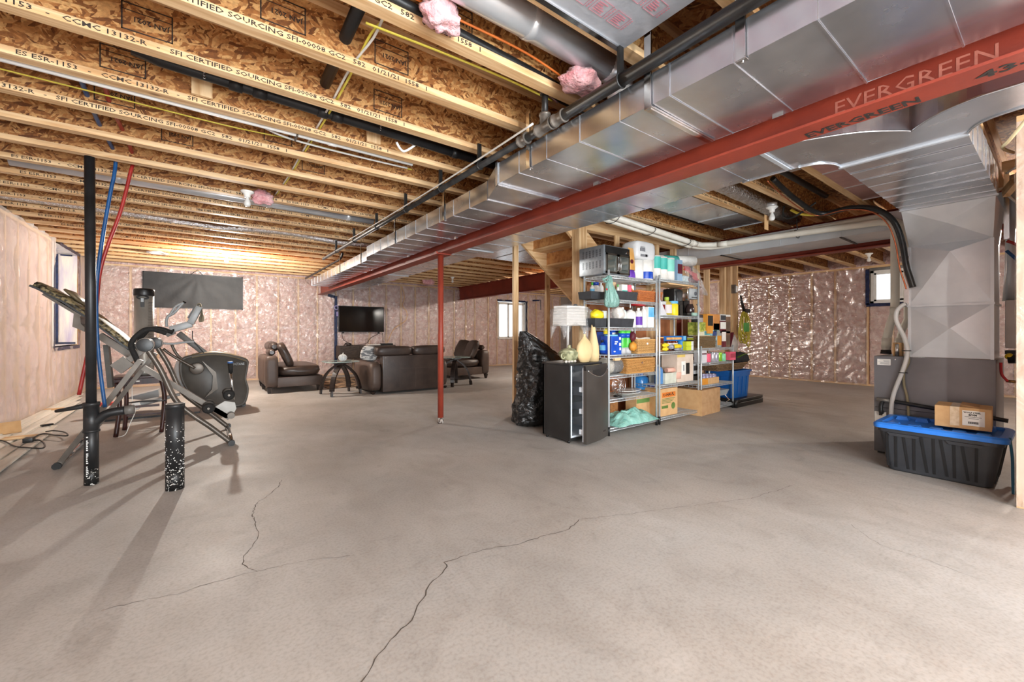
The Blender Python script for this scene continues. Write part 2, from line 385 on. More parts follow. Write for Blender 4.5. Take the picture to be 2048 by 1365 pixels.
def crack(px, w0=.0026):
    P = [FL(u, v) for u, v in px]; Q = []
    for i in range(len(P)-1):
        k = max(2, int((P[i+1]-P[i]).length/.025))
        for t in range(k):
            q = P[i].lerp(P[i+1], t/k); Q.append(q+Vector((R.uniform(-1, 1), R.uniform(-1, 1), 0))*.007)
    Q.append(P[-1]); b = MB(); vs = []
    for i, q in enumerate(Q):
        d = (Q[min(i+1, len(Q)-1)]-Q[max(0, i-1)]).normalized(); nrm = Vector((-d.y, d.x, 0)); w_ = w0*R.uniform(.25, 1.0)
        vs += [q+nrm*w_+Vector((0, 0, .0008)), q-nrm*w_+Vector((0, 0, .0008))]
    b.add(vs, [(2*i, 2*i+1, 2*i+3, 2*i+2) for i in range(len(Q)-1)]); return b.build('crack', CRK, floor)
crack([(722, 1364), (745, 1330), (760, 1308), (793, 1270), (812, 1252), (832, 1222), (850, 1190), (858, 1170), (884, 1148), (895, 1135), (888, 1126)], .0034)
crack([(888, 1126), (915, 1117), (945, 1107), (1000, 1094), (1034, 1090), (1080, 1075), (1140, 1058), (1158, 1040)], .0026)
crack([(565, 960), (555, 975), (535, 993), (512, 1008), (505, 1030), (518, 1068), (512, 1085), (490, 1112), (484, 1130), (496, 1138), (514, 1143)], .0024)
crack([(200, 1222), (300, 1198), (350, 1190), (400, 1173), (460, 1156), (514, 1143), (560, 1133), (620, 1121), (700, 1112)], .0016)
crack([(1160, 1040), (1230, 1032), (1400, 1010), (1500, 998), (1585, 972)], .0015)
crack([(1700, 1050), (1760, 1090), (1850, 1120), (1960, 1160)], .0010)

# ceiling: subfloor with I-joists
ceiling = struct(MB().box(XL-.36, YB-.3, ZT, XR+.36, YF+.36, ZT+.03).build('ceiling', OSB_FLAT))
JM = []
for var in range(5):
    dx = var*1.73; b = MB(); x0, x1 = XL-.02+dx, XR+.25+dx
    b.box(x0, -.036, ZJ, x1, .036, ZJ+.04, 0); b.box(x0, -.036, ZT-.04, x1, .036, ZT-.001, 0); b.box(x0, -.0055, ZJ+.04, x1, .0055, ZT-.04, 1)
    o = b.build('joist', [LUM[0], OSB]); JM.append((o.data, dx)); bpy.data.objects.remove(o)
def jy(k): return 2.838+.482*k-.036
JO = {}
for k in range(-13, 19):
    me, dx = JM[(k*3+2) % 5]
    o = link(bpy.data.objects.new('joist', me)); o.location = (-dx, jy(k), 0); o.parent = ceiling; JO[k] = o
RUN = 'ES ESR-1153   -   CCMC 13132-R   -   SFI CERTIFIED SOURCING SFI-00008 GC2   582   01/21/21  1558   1'
def jtext(k, xdate):
    o = JO[k]; x0 = xdate-1.60
    if x0 < XL+.03: return
    t = lettering(RUN, None, Matrix.Identity(4), .034, INK, .0004)
    xs = [v.co.x for v in t.data.vertices]; s_ = 1.97/max(xs)
    t.name = 'stamp_text'; t.parent = o
    t.matrix_basis = frameM((x0-o.location.x, -.0366, ZJ+.009), (1, 0, 0), (0, 0, 1)) @ Matrix.Diagonal((s_, 1, 1, 1))
for k, xd in ((-3, .70), (-2, .76), (-1, .683), (0, .736), (1, .792), (2, .136), (5, .29), (6, .22), (7, -.06), (8, -.2), (9, -.3), (10, -.1), (11, 0.0), (12, .2)): jtext(k, xd)
for k, xd in ((5, 2.3), (6, 2.2), (7, 1.5), (8, 1.6), (9, 1.4), (10, 1.7), (11, 1.9), (-4, 4.9), (-3, 4.6), (-2, 4.9), (-1, 4.7), (0, 4.8), (1, 4.9)): jtext(k, xd)
# grade stamps printed on the webs
def webstamp(k, x):
    o = JO[k]; b = MB(); y = -.0066; z0 = ZJ+.075; z1 = ZJ+.215; lx = x-o.location.x
    for (a0, c0, a1, c1) in ((0, 0, .2, .006), (0, .134, .2, .14), (0, 0, .006, .14), (.194, 0, .2, .14), (0, .1, .2, .104)): b.box(lx+a0, y, z0+c0, lx+a1, y+.0008, z0+c1)
    st = b.build('stamp_text', INK); st.parent = o
    t = lettering('JAN 2021', None, Matrix.Identity(4), .036, INK, .0006); t.name = 'stamp_text'; t.parent = o
    t.matrix_basis = frameM((lx+.185, y-.0004, z0+.075), (-1, 0, 0), (0, 0, -1))
for k, xs_ in ((0, (-.35, .9)), (1, (-.5,)), (2, (-.6, .35)), (-1, (.75, .2)), (-2, (.9,)), (3, (-.3, .7))):
    for x in xs_: webstamp(k, x)

def pxx(u, y=YF): return PY(u, 660, y).x

def insul(wall, fn, studs, z0, z1, opens=(), seam=1.24, nb=True, amp=.042, mstud=None, depth=.09, batt=PINK, vis=True):
    """fn(t, d, z) -> world point, d = depth behind the face. studs: list of t. opens: (t0, t1, za, zb)"""
    mstud = mstud or LUM[2]
    def blocked(t, za, zb):
        segs = [(za, zb)]
        for (a, b, oz0, oz1) in opens:
            if a-.01 < t < b+.01:
                ns = []
                for (p, q) in segs:
                    if oz0-.02 > p: ns.append((p, min(q, oz0-.02)))
                    if oz1+.02 < q: ns.append((max(p, oz1+.02), q))
                segs = ns
        return [s_ for s_ in segs if s_[1]-s_[0] > .06]
    for t in studs:
        for (p, q) in blocked(t, z0, z1):
            v = [fn(t-.019, 0, p), fn(t+.019, 0, p), fn(t+.019, depth, p), fn(t-.019, depth, p)]
            v2 = [x+Vector((0, 0, q-p)) for x in v]
            MB().hull8(v, v2).build('stud', mstud, wall)
    for i in range(len(studs)-1):
        a, b = studs[i]+.019, studs[i+1]-.019
        if b-a < .08: continue
        for (p, q) in blocked((a+b)/2, z0, z1):
            cuts = [p]+([seam] if p+.25 < seam < q-.25 else [])+[q]
            for j in range(len(cuts)-1):
                lo, hi = cuts[j], cuts[j+1]; ph = R.uniform(0, 60)
                def g(u, v, a=a, b=b, lo=lo, hi=hi, ph=ph):
                    t = a+(b-a)*u; z = lo+(hi-lo)*v
                    e = min(1, 5*min(u, 1-u))*min(1, 9*min(v, 1-v)+.25)
                    d = .028-.030*e+amp*(.9*nz(t+ph, z, ph, 3.2)+.5*nz(t, z+ph, ph, 9))
                    return fn(t, max(d, -.012)+(.02 if e < .3 else 0), z)
                MB().grid(g, 9, max(3, int((hi-lo)*17))).build('insulation_batt', batt, wall, recalc=False)
def plate(wall, fn, t0, t1, za, zb, depth=.09, name='plate'):
    v = [fn(t0, 0, za), fn(t1, 0, za), fn(t1, depth, za), fn(t0, depth, za)]
    return MB().hull8(v, [x+Vector((0, 0, zb-za)) for x in v]).build(name, LUM[1] if abs(v[0].x-v[1].x) < .01 else LUM[0], wall)
def sheet(wall, fn, t0, t1, z0, z1, m, d=-.016, amp=.012, nu=None, nv=None, fold=None):
    nu = nu or max(4, int((t1-t0)*9)); nv = nv or max(4, int((z1-z0)*12)); ph = R.uniform(0, 50)
    def g(u, v):
        t = t0+(t1-t0)*u; z = z0+(z1-z0)*v
        k = nz(t*1.5+ph, z*.8, 3, 2.0)+.5*nz(t*3, z*2+ph, 7, 3)
        if fold: k += fold(t, z)
        return fn(t, d-amp*abs(k), z)
    return MB().grid(g, nu, nv).build('vapour_barrier', m, wall, recalc=False)

# --- far wall (with window_1)
WX0, WX1, WZ0, WZ1 = 8.08, 9.40, .93, 2.26
b = MB()
for (x0, x1, z0, z1) in ((XL-.36, WX0, 0, ZT), (WX1, XR+.36, 0, ZT), (WX0, WX1, 0, WZ0), (WX0, WX1, WZ1, ZT)): b.box(x0, YF+.12, z0, x1, YF+.36, z1)
wall_far = struct(b.build('wall_far', CONC))
ff = lambda t, d, z: Vector((t, YF+d, z))
st = [XL+.03]+[pxx(u) for u in (261, 316, 373, 422, 471, 514, 556.7, 597, 635, 672, 706.8, 739.5, 773, 802.5, 831, 858, 884, 909, 932, 950, 977)]
st = [t for t in st if t < WX0-.05]+[WX0-.03, WX0+.43, WX0+.86, WX1+.03]+[WX1+.03+.4*i for i in range(1, 5)]
st = sorted(t for t in st if t < XR)
insul(wall_far, ff, st, .04, 2.54, [(WX0, WX1, WZ0, WZ1)])
plate(wall_far, ff, XL, XR, 0, .04); plate(wall_far, ff, XL, XR, 2.54, 2.58)
MB().box(XL, YF+.03, 2.58, XR, YF+.12, ZT).build('rim_insulation', PINK, wall_far)
def ffold(t, z): return 2.2*abs(math.sin((t-.35*z)*16)) if 6.4 < t < 7.9 else 0
sheet(wall_far, ff, XL, 2.72, .01, 2.56, POLY)
sheet(wall_far, ff, 2.72, WX0, .01, 2.56, POLY, fold=ffold, nu=110)
sheet(wall_far, ff, WX1, XR, .01, 2.56, POLY, amp=.03, nu=60, nv=50)
sheet(wall_far, ff, WX0, WX1, .01, WZ0, POLY); sheet(wall_far, ff, WX0, WX1, WZ1, 2.56, POLY)
def window(name, fn, t0, t1, z0, z1, d, mull=None, fw=.045, panem=None, sash=True):
    """vinyl window unit set d behind the wall face"""
    wn = link(bpy.data.objects.new(name, None)); wn.location = fn((t0+t1)/2, d, z0); struct(wn)
    def bx(b, a0, a1, c0, c1, e0, e1):
        v = [fn(a0, e0, c0), fn(a1, e0, c0), fn(a1, e1, c0), fn(a0, e1, c0)]; b.hull8(v, [x+Vector((0, 0, c1-c0)) for x in v])
    b = MB(); 
    for (a0, a1, c0, c1) in ((t0, t1, z0, z0+fw), (t0, t1, z1-fw, z1), (t0, t0+fw, z0, z1), (t1-fw, t1, z0, z1)): bx(b, a0, a1, c0, c1, d, d+.08)
    b.build('window_frame', WHT, wn)
    ms = [t0+fw]+([mull] if mull else [])+[t1-fw]
    for i in range(len(ms)-1):
        a0, a1 = ms[i], ms[i+1]; s_ = .035; b = MB()
        for (p, q, c0, c1) in ((a0, a1, z0+fw, z0+fw+s_), (a0, a1, z1-fw-s_, z1-fw), (a0, a0+s_, z0+fw, z1-fw), (a1-s_, a1, z0+fw, z1-fw)): bx(b, p, q, c0, c1, d+.015+.02*i, d+.05+.02*i)
        sh = b.build('sash', WHT, wn); g = MB(); bx(g, a0+s_, a1-s_, z0+fw+s_, z1-fw-s_, d+.03+.02*i, d+.034+.02*i); g.build('pane', panem or GLASS, sh)
    return wn
def tape(parent, fn, segs, wdt=.035, d=-.02):
    for (t0, z0, t1, z1) in segs:
        L_ = math.hypot(t1-t0, z1-z0); k = max(2, int(L_/.05)); vs = []
        nx, nzz = -(z1-z0)/L_, (t1-t0)/L_
        for i in range(k+1):
            t = t0+(t1-t0)*i/k; z = z0+(z1-z0)*i/k; w_ = wdt/2*(1+.25*nz(t*9, z*9, 3)); j = .006*nz(t*7, z*7, 9)
            vs += [fn(t+nx*(w_+j), d, z+nzz*(w_+j)), fn(t-nx*(w_-j), d, z-nzz*(w_-j))]
        MB().add(vs, [(2*i, 2*i+1, 2*i+3, 2*i+2) for i in range(k)]).build('sealing_tape', TAPE, parent)
w1 = window('window_1', ff, WX0, WX1-.12, WZ0, WZ1-.04, .02, WX0+.48)
tape(w1, ff, ((WX0-.05, WZ1+.02, WX1, WZ1+.02), (WX1-.05, WZ0-.02, WX1-.05, WZ1+.02)), .05)
tape(wall_far, ff, ((2.56, 2.15, 2.74, 2.11), (2.76, .02, 2.76, 2.14)), .075, -.03)
tape(wall_far, ff, ((9.6, 2.33, 10.0, 2.36), (10.0, 2.0, 10.0, 2.36)), .05, -.03)

# --- left wall (with window_2)
LY0, LY1, LZ0, LZ1 = 9.30, 10.83, .92, 2.60
b = MB()
for (y0, y1, z0, z1) in ((YB-.3, LY0, 0, ZT), (LY1, YF+.12, 0, ZT), (LY0, LY1, 0, LZ0), (LY0, LY1, LZ1, ZT)): b.box(XL-.36, y0, z0, XL-.12, y1, z1)
wall_left = struct(b.build('wall_left', CONC))
fl_ = lambda t, d, z: Vector((XL-d, t, z))
st = [YB+.03+.4064*i for i in range(38)]
st = sorted([t for t in st if t < YF-.1 and not (LY0-.1 < t < LY0 or LY1 < t < LY1+.1)]+[LY0-.02, LY1+.02])
insul(wall_left, fl_, st, .04, 2.56, [(LY0, LY1, LZ0, LZ1)])
plate(wall_left, fl_, YB, YF, 0, .04); plate(wall_left, fl_, YB, LY0, 2.56, 2.6); plate(wall_left, fl_, LY1, YF, 2.56, 2.6)
def lfold(t, z):
    k = .5*abs(math.sin(t*7.7+1.5*nz(t, z*.5, 5, 2)))*abs(nz(t*.8, z*1.1, 7))*2
    for tc, zc in ((7.0, .45), (8.2, .5), (9.1, 2.35), (6.2, 2.3), (11.2, .7)):
        dx, dz = t-tc, z-zc; r_ = math.hypot(dx, dz)
        if r_ < .4: k += 1.6*abs(math.sin(math.atan2(dz, dx)*6+r_*5))*(1-r_/.4)*min(1, r_*8)
    return k
for (a, b_, c, d) in ((YB, LY0, .01, 2.62), (LY1, YF-.02, .01, 2.62), (LY0, LY1, .01, LZ0)): sheet(wall_left, fl_, a, b_, c, d, POLYL, amp=.02, d=-.022, fold=lfold, nu=max(6, int((b_-a)*16)), nv=max(6, int((d-c)*22)))
w2 = window('window_2', fl_, LY0, LY1, LZ0+.02, LZ1-.02, .28, LY0+.75)
JAMB = film('jamb_poly', S(214, 208, 220), .12, rough=.2, gl=.3, bsc=3, bstr=.9, stretch=(3, 3, .5))
SILLM = mat('window_jamb', S(186, 172, 190), S(232, 222, 200), sc=5, stretch=(2, 2, .35), rough=.3, bump=.5, bsc=9)
def recess(parent, fn, t0, t1, z0, z1, dep):
    t0 += .022; t1 -= .022; z0 += .022; z1 -= .022
    for nm, q in (('jamb', [(t1, 0, z0), (t1, dep, z0), (t1, dep, z1), (t1, 0, z1)]), ('jamb', [(t0, 0, z0), (t0, dep, z0), (t0, dep, z1), (t0, 0, z1)]),
                  ('sill', [(t0, 0, z0), (t1, 0, z0), (t1, dep, z0), (t0, dep, z0)]), ('header', [(t0, 0, z1), (t1, 0, z1), (t1, dep, z1), (t0, dep, z1)])):
        pts = [fn(*x) for x in q]
        def g(u, v, P=pts):
            p = P[0].lerp(P[1], u).lerp(P[3].lerp(P[2], u), v)
            return p+Vector((nz(p.x*5, p.y*5, p.z*2)*.012, nz(p.x*5, p.y*5, p.z*2+9)*.012, 0))
        MB().grid(g, 8, 14).build(nm, SILLM, parent, recalc=False)
recess(w2, fl_, LY0, LY1, LZ0, LZ1, .29)
for q in ((XL-.27, LY1-.034, LZ0+.03, XL-.235, LY1-.028, LZ1-.03), (XL-.21, LY1-.032, LZ1-.055, XL-.06, LY1-.026, LZ1-.03), (XL-.235, LY1-.032, LZ0+.03, XL-.02, LY1-.026, LZ0+.06)): MB().box(*q).build('sealing_tape', TAPE, w2)
tape(w2, fl_, ((LY0-.02, LZ0-.02, LY0-.02, LZ1), (LY1+.02, LZ0, LY1+.02, LZ1-.02), (LY0+.3, LZ1-.02, LY1+.04, LZ1-.02), (LY0, LZ0-.02, LY1, LZ0-.02)), .055, -.03)

# --- right wall (with window_3)
RY0, RY1, RZ0, RZ1 = 1.61, 2.52, 1.775, 2.48
b = MB()
for (y0, y1, z0, z1) in ((YB-.3, RY0, 0, ZT), (RY1, YF+.12, 0, ZT), (RY0, RY1, 0, RZ0), (RY0, RY1, RZ1, ZT)): b.box(XR+.12, y0, z0, XR+.36, y1, z1)
wall_right = struct(b.build('wall_right', CONC))
fr = lambda t, d, z: Vector((XR+d, t, z))
mst = sorted(PX(u, 660, XR).y for u in (1498, 1538, 1579, 1623, 1670, 1735))
st = sorted(mst+[mst[0]-.406*i for i in range(1, 13)]+[mst[-1]+.406*i for i in range(1, 17)])
st = [t for t in st if YB < t < YF]
insul(wall_right, fr, st, .04, 2.545, [(RY0, RY1, RZ0, RZ1)], seam=1.2)
plate(wall_right, fr, YB, YF, 0, .04); plate(wall_right, fr, YB, YF, 2.545, 2.59)
MB().box(XR+.02, YB, 2.59, XR+.12, YF, ZT).build('rim_insulation', PINK, wall_right)
def rfold(t, z): 
    g = min(1, max(0, (t-mst[2]+.1)/.25)); k = g*1.3*abs(nz(t*2.2, z*10, 3))
    for s_ in mst[2:]:
        for zc in (.4, 1.0, 1.75, 2.25):
            if nz(s_*7, zc*5, 3) < -.12: continue
            dx, dz = t-s_, z-zc-.25*nz(s_*3, zc*3, 8); r_ = math.hypot(dx, dz)
            if r_ < .36: k += .8*abs(math.sin(math.atan2(dz, dx)*5+nz(t*3, z*3, 4)*2))*(1-r_/.36)*min(1, r_*7)
    return k
sheet(wall_right, fr, RY1+.04, 5.6, .01, 2.56, POLYW, fold=rfold, nu=190, nv=170, amp=.036)
sheet(wall_right, fr, 5.6, YF, .01, 2.56, POLY); sheet(wall_right, fr, YB, RY0, .01, 2.56, POLY); sheet(wall_right, fr, RY0, RY1, .01, RZ0, POLY)
w3 = window('window_3', fr, RY0, RY1, RZ0, RZ1, .03, RY0+.42, .05)
tape(w3, fr, ((RY1+.04, RZ0-.02, RY1+.04, RZ1+.04), (RY0, RZ0-.03, RY1+.06, RZ0-.03)), .07, -.03)

# --- back wall behind the photographer, with a patio door added for the fill lamp
DX0, DX1, DZ1 = -1.0, 2.6, 2.12
b = MB()
for (x0, x1, z0, z1) in ((XL-.36, DX0, 0, ZT), (DX1, XR+.36, 0, ZT), (DX0, DX1, DZ1, ZT)): b.box(x0, YB-.3, z0, x1, YB-.06, z1)
wall_back = struct(b.build('wall_back', CONC))
fb = lambda t, d, z: Vector((t, YB-d, z))
sheet(wall_back, fb, XL, DX0, .01, 2.58, POLYL); sheet(wall_back, fb, DX1, XR, .01, 2.58, POLYL)
window('added_door', fb, DX0, DX1, .0, DZ1, .08, 0.8, .06)

# --- stud wall of the furnace corner, seen end-on at the right edge
wall_partition = struct(MB().box(4.302, -2.6, 0, 4.390, .2, .038).build('wall_partition', LUM[1]))
for y in (.181, -.22, -.63, -1.03, -1.44): MB().box(4.302, y-.019, .038, 4.39, y+.019, ZJ-.06).build('stud', LUM[2], wall_partition)
MB().box(4.302, -2.6, ZJ-.06, 4.39, .2, ZJ-.01).build('plate', LUM[1], wall_partition)
fp = lambda t, d, z: Vector((4.302+d, t, z))
for i, y in enumerate((-.2, -.61, -1.01, -1.42)): MB().grid(lambda u, v, y=y: Vector((4.325-.012*math.sin(math.pi*u), y+.36*u, .05+2.46*v+.0*u)), 5, 14).build('insulation_batt', PINK, wall_partition, recalc=False)
sheet(wall_partition, fp, -2.6, .2, .01, 2.55, POLYL, d=-.006, amp=.006)
MB().grid(lambda u, v: Vector((4.302+.088*u, .204+.008*abs(nz(u*4, v*12, 2)), .01+2.5*v)), 6, 40).build('vapour_barrier', POLY, wall_partition, recalc=False)

# --- stud wall under the stair, behind the storage shelves
WY = 3.56
wall_inner = struct(MB().box(3.66, WY, 0, 7.75, WY+.089, .038).build('wall_inner', LUM[0]))
for x in (4.75, 5.15, 5.3, 5.75, 6.1, 6.42, 6.74): MB().box(x-.045 if x in (5.3, 6.42) else x-.019, WY, .038, x+.019, WY+.089, ZJ-.16).build('stud', LUM[2], wall_inner)
MB().box(3.655, WY-.005, .038, 3.79, WY+.12, ZJ-.02).build('corner_post', LUM[2], wall_inner)
MB().box(3.66, WY, ZJ-.16, 7.75, WY+.089, ZJ-.12).build('plate', LUM[0], wall_inner)
MB().box(3.66, WY, ZJ-.12, 7.75, WY+.045, ZJ-.002).build('rim_board', LUM[0], wall_inner)
for x in (4.35, 5.05): MB().box(x-.045, WY-.02, ZJ-.32, x+.045, WY, ZJ-.16).build('blocking', LUM[2], wall_inner)
MB().box(5.9, WY+.09, 0.038, 6.06, WY+.2, ZJ-.16).build('corner_post', REDST, wall_inner)
for x in (7.28, 7.5, 7.72): MB().box(x-.03, WY, .038, x+.03, WY+.089, ZJ-.16).build('stud', LUM[2], wall_inner)
DRYW = mat('stairwell_panel', S(150, 92, 58), S(176, 112, 72), sc=5, rough=.7)
MB().box(3.95, WY+.09, .04, 5.85, WY+.10, 1.62).build('panel', DRYW, wall_inner)

# --- steel beams and posts
def ibeam(name, label, x, y0, y1, z0, h=.41, fw=.16, ft=.012, tw=.012):
    b = MB(); b.box(x-fw/2, y0, z0, x+fw/2, y1, z0+ft); b.box(x-fw/2, y0, z0+h-ft, x+fw/2, y1, z0+h); b.box(x-tw/2, y0, z0+ft, x+tw/2, y1, z0+h-ft)
    # rolled fillets along the web
    for sx in (-1, 1): b.prism([(x+sx*tw/2, z0+ft+.022), (x+sx*(tw/2+.022), z0+ft), (x+sx*tw/2, z0+ft)], y0, y1)
    o = one(b, name, REDST, label, 'beam', 'red steel ceiling beams', recalc=True)
    return o
beam1 = ibeam('steel_beam', 'long red steel beam with handwritten black marker letters beside the silver duct', 2.39, YB+.02, YF+.08, 2.15)
beam2 = ibeam('steel_beam', 'second red steel beam, further right, ending beside the far window', 6.56, YB+.02, YF+.08, 2.20)
WEBCOL = mat('web_letter_red', S(168, 96, 80), S(188, 116, 98), sc=40, rough=.8)  # dull pink-red for the second lettering, on the beam web
lettering('EVERGREEN', beam1, frameM((2.452, .785, 2.149), (0, -1, -.0), (-1, -.1, 0)), .085, INK, .0022, 'marker_lettering', fit=.41)
lettering('43-', beam1, frameM((2.425, .21, 2.149), (0, -1, 0), (-1, -.1, 0)), .085, INK, .0022, 'marker_lettering', fit=.14)
lettering('EVERGREEN', beam1, frameM((2.3835, .66, 2.19), (0, -1, 0), (0, -.15, 1)), .085, WEBCOL, 0, 'web_lettering', fit=.5)
def steel_post(name, label, x, y, r, zt, foot=True):
    t = thing(name, label, 'post', (x, y, 0), 'red steel posts')
    MB().tube([(x, y, .0), (x, y, zt-.012)], r, 24).build('shaft', REDST, t)
    MB().cbox((x, y, zt-.006), .2, .2, .012).build('cap_plate', REDST, t)
    MB().cbox((x-.088, y-.05, zt+.006), .02, .05, .03).build('clip', REDST, t)
    MB().lathe([(r+.002, .001), (r+.0025, .05+.0), (r+.0005, .075)], (x, y, 0), 24).build('concrete_smear', mat('cement_smear', S(70, 50, 44), S(168, 160, 152), sc=40, rough=.9, lo=.42, hi=.55), t)
    return t
steel_post('steel_post', 'round red steel post standing alone under the long beam', 2.38, 4.75, .037, 2.15)
# ------------------------------------------------------------------ ducts
def duct_piece(parent, x0, x1, y0, y1, z0, z1, i, m=GALV, name='duct_section', axis='y'):
    """one lapped length of rectangular duct, faintly pillowed, with a raised lap bead at its near end"""
    b = MB(); tl = R.uniform(-.0022, .0022)
    def P(x, y, z): return Vector((x, y, z)) if axis == 'y' else Vector((y, x, z))
    def bow(u, v): return 4*u*(1-u)*4*v*(1-v)
    b.grid(lambda u, v: P(x0+(x1-x0)*u, y0+(y1-y0)*v, z0-.0028*bow(u, v)+tl*(v-.5)*2), 6, 4)
    b.grid(lambda u, v: P(x0-.002*bow(u, v)+tl*(v-.5), y0+(y1-y0)*v, z0+(z1-z0)*u), 4, 4)
    b.grid(lambda u, v: P(x1+.002*bow(u, v), y0+(y1-y0)*v, z0+(z1-z0)*u), 4, 4)
    b.grid(lambda u, v: P(x0+(x1-x0)*u, y0+(y1-y0)*v, z1), 2, 2)
    e = .0035; w_ = .007
    for (a0, a1, c0, c1) in ((x0-e, x1+e, z0-e, z0), (x0-e, x0, z0, z1), (x1, x1+e, z0, z1)):
        if axis == 'y': b.box(a0, y0-w_/2, c0, a1, y0+w_/2, c1)
        else: b.box(y0-w_/2, a0, c0, y0+w_/2, a1, c1)
    return b.build(name, m, parent, recalc=False)
def hanger(parent, x, y, z0, zt=ZJ, wdt=.04, side=-1):
    b = MB(); b.box(x+side*.004, y-wdt/2, z0-.004, x+side*.007, y+wdt/2, zt+.02); b.box(x+side*.004, y-wdt/2, z0-.007, x-side*.02, y+wdt/2, z0-.004)
    b.box(x+side*.003, y-wdt/2, z0, x+side*.012, y-wdt/2+.003, zt); b.cyl((x-side*.012, y, z0-.007), (x-side*.012, y, z0-.012), .005, 6)
    return b.build('hanger_strap', CHROME, parent)
dl = thing('main_duct', 'long silver sheet metal duct left of the long red beam', 'duct', (2.0, 2.0, 2.25), 'main ceiling ducts')
ys = [-2.9+.285*i for i in range(19)]+[2.49]
for i in range(len(ys)-1): duct_piece(dl, 1.706, 2.31, ys[i], ys[i+1], 2.25, 2.40, i)
# tapered fitting with cross-broken underside
b = MB(); y0, y1 = 2.49, 2.83; c = Vector((2.03, 2.66, 2.243))
q = [Vector((1.706, y0, 2.25)), Vector((2.31, y0, 2.25)), Vector((2.31, y1, 2.25)), Vector((1.84, y1, 2.25))]
b.add(q+[c], [(0, 1, 4), (1, 2, 4), (2, 3, 4), (3, 0, 4)])
b.add([q[0], q[3], q[3]+Vector((0, 0, .15)), q[0]+Vector((0, 0, .15))], [(0, 1, 2, 3)])
b.box(1.70, y0-.012, 2.236, 2.31, y0+.012, 2.25); b.box(1.835, y1-.008, 2.243, 2.31, y1+.008, 2.25)
b.box(1.698, y0-.012, 2.236, 1.706, y0+.012, 2.41); b.box(1.832, y1-.008, 2.24, 1.84, y1+.008, 2.40)
b.build('duct_taper', GALV, dl, recalc=False)
ys = [2.83+.2902*i for i in range(12)]
for i in range(len(ys)-1): duct_piece(dl, 1.84, 2.31, ys[i], ys[i+1], 2.25, 2.40, i)
b = MB(); y0, y1 = ys[-1], ys[-1]+.3
b.add([(1.84, y0, 2.25), (2.31, y0, 2.25), (2.31, y1, 2.25), (1.93, y1, 2.25), (1.84, y0, 2.4), (1.93, y1, 2.4)], [(0, 1, 2, 3), (0, 3, 5, 4)])
b.build('duct_taper', GALV, dl, recalc=False)
n_ = 13
for i in range(n_): duct_piece(dl, 1.93, 2.31, y1+(10.45-y1)*i/n_, y1+(10.45-y1)*(i+1)/n_, 2.25, 2.40, i)
MB().box(1.925, 10.44, 2.246, 2.312, 10.455, 2.404).build('end_cap', GALV, dl)
for y, x in ((.772, 1.706), (1.2, 1.706), (2.12, 1.706), (3.6, 1.84), (4.9, 1.84), (6.6, 1.93), (7.9, 1.93)): hanger(dl, x, y, 2.25)
b = MB(); b.box(1.70, 1.18, 2.238, 2.30, 1.22, 2.247); b.box(1.71, 1.19, 2.234, 2.29, 1.21, 2.238); b.build('cross_strap', CHROME, dl)
for i, (y, x) in enumerate(((.86, 2.3), (2.05, 2.29), (4.2, 2.3), (5.6, 2.3), (7.2, 2.3))): MB().cbox((x, y, 2.244), .025, .05, .014).build('clip', CHROME, dl)

dr = thing('main_duct', 'silver sheet metal duct right of the long red beam', 'duct', (2.8, 2.0, 2.25), 'main ceiling ducts')
ys = [1.08+.286*i for i in range(36)]
for i in range(len(ys)-1): duct_piece(dr, 2.472, 3.115, ys[i], ys[i+1], 2.25, 2.40, i)
for y in (1.1, 4.65, 7.6): MB().box(2.48, y-.012, 2.238, 3.12, y+.012, 2.248).build('cross_strap', GALVD, dr)
MB().cbox((3.11, 1.07, 2.262), .05, .06, .06).build('clip', CHROME, dr)

# curved tee that feeds both trunks, branch and plenum over the furnace
tee = thing('duct_branch', 'ribbed duct branch with curved tee leading to the furnace', 'duct', (4.0, .6, 2.25))
far = [(2.47, 1.62), (2.56, 1.22), (2.69, .92), (2.83, .68), (3.0, .53), (3.05, .50), (2.97, .44), (2.90, .36), (2.855, .25), (2.85, .12), (2.85, -.6)]
near = [(3.115, 1.40), (3.12, 1.12), (3.15, .97), (3.24, .90), (3.345, .885), (3.345, .325), (3.27, .30), (3.20, .25), (3.165, .16), (3.16, .05), (3.16, -.6)]
b = MB(); far_ = smooth_pts([(x, y, 0) for x, y in far[:6]], 4)[:-1]+smooth_pts([(x, y, 0) for x, y in far[5:]], 4)
near_ = smooth_pts([(x, y, 0) for x, y in near[:5]], 4)[:-1]+[Vector((3.345, .885, 0)), Vector((3.345, .325, 0))]+smooth_pts([(x, y, 0) for x, y in near[5:]], 4)[1:]
outline = [Vector((p.x, p.y, 2.25)) for p in far_]+[Vector((p.x, p.y, 2.25)) for p in reversed(near_)]
n = len(outline)
b.add(outline, [tuple(range(n))])
for pts in (far_, near_):
    k = len(pts); b.add([Vector((p.x, p.y, z)) for p in pts for z in (2.244, 2.42)], [(2*i, 2*i+1, 2*i+3, 2*i+2) for i in range(k-1)])
    b.tube([Vector((p.x, p.y, 2.246)) for p in pts], .006, 6)
o = b.build('tee_fitting', GALV, tee, recalc=False)
bm = bmesh.new(); bm.from_mesh(o.data); bmesh.ops.triangulate(bm, faces=[f for f in bm.faces if len(f.verts) > 4]); bm.to_mesh(o.data); bm.free()
xs = [3.345+.213*i for i in range(9)]
for i in range(8): duct_piece(tee, .325, .888, xs[i], xs[i+1], 2.25, 2.46, i, axis='x')
for x in (3.345, 4.98): MB().box(x-.012, .318, 2.238, x+.012, .895, 2.25).build('cleat', GALVD, tee)
pl = thing('plenum', 'tall silver sheet metal plenum with cross creases standing on the furnace', 'plenum', (5.45, .61, .94))
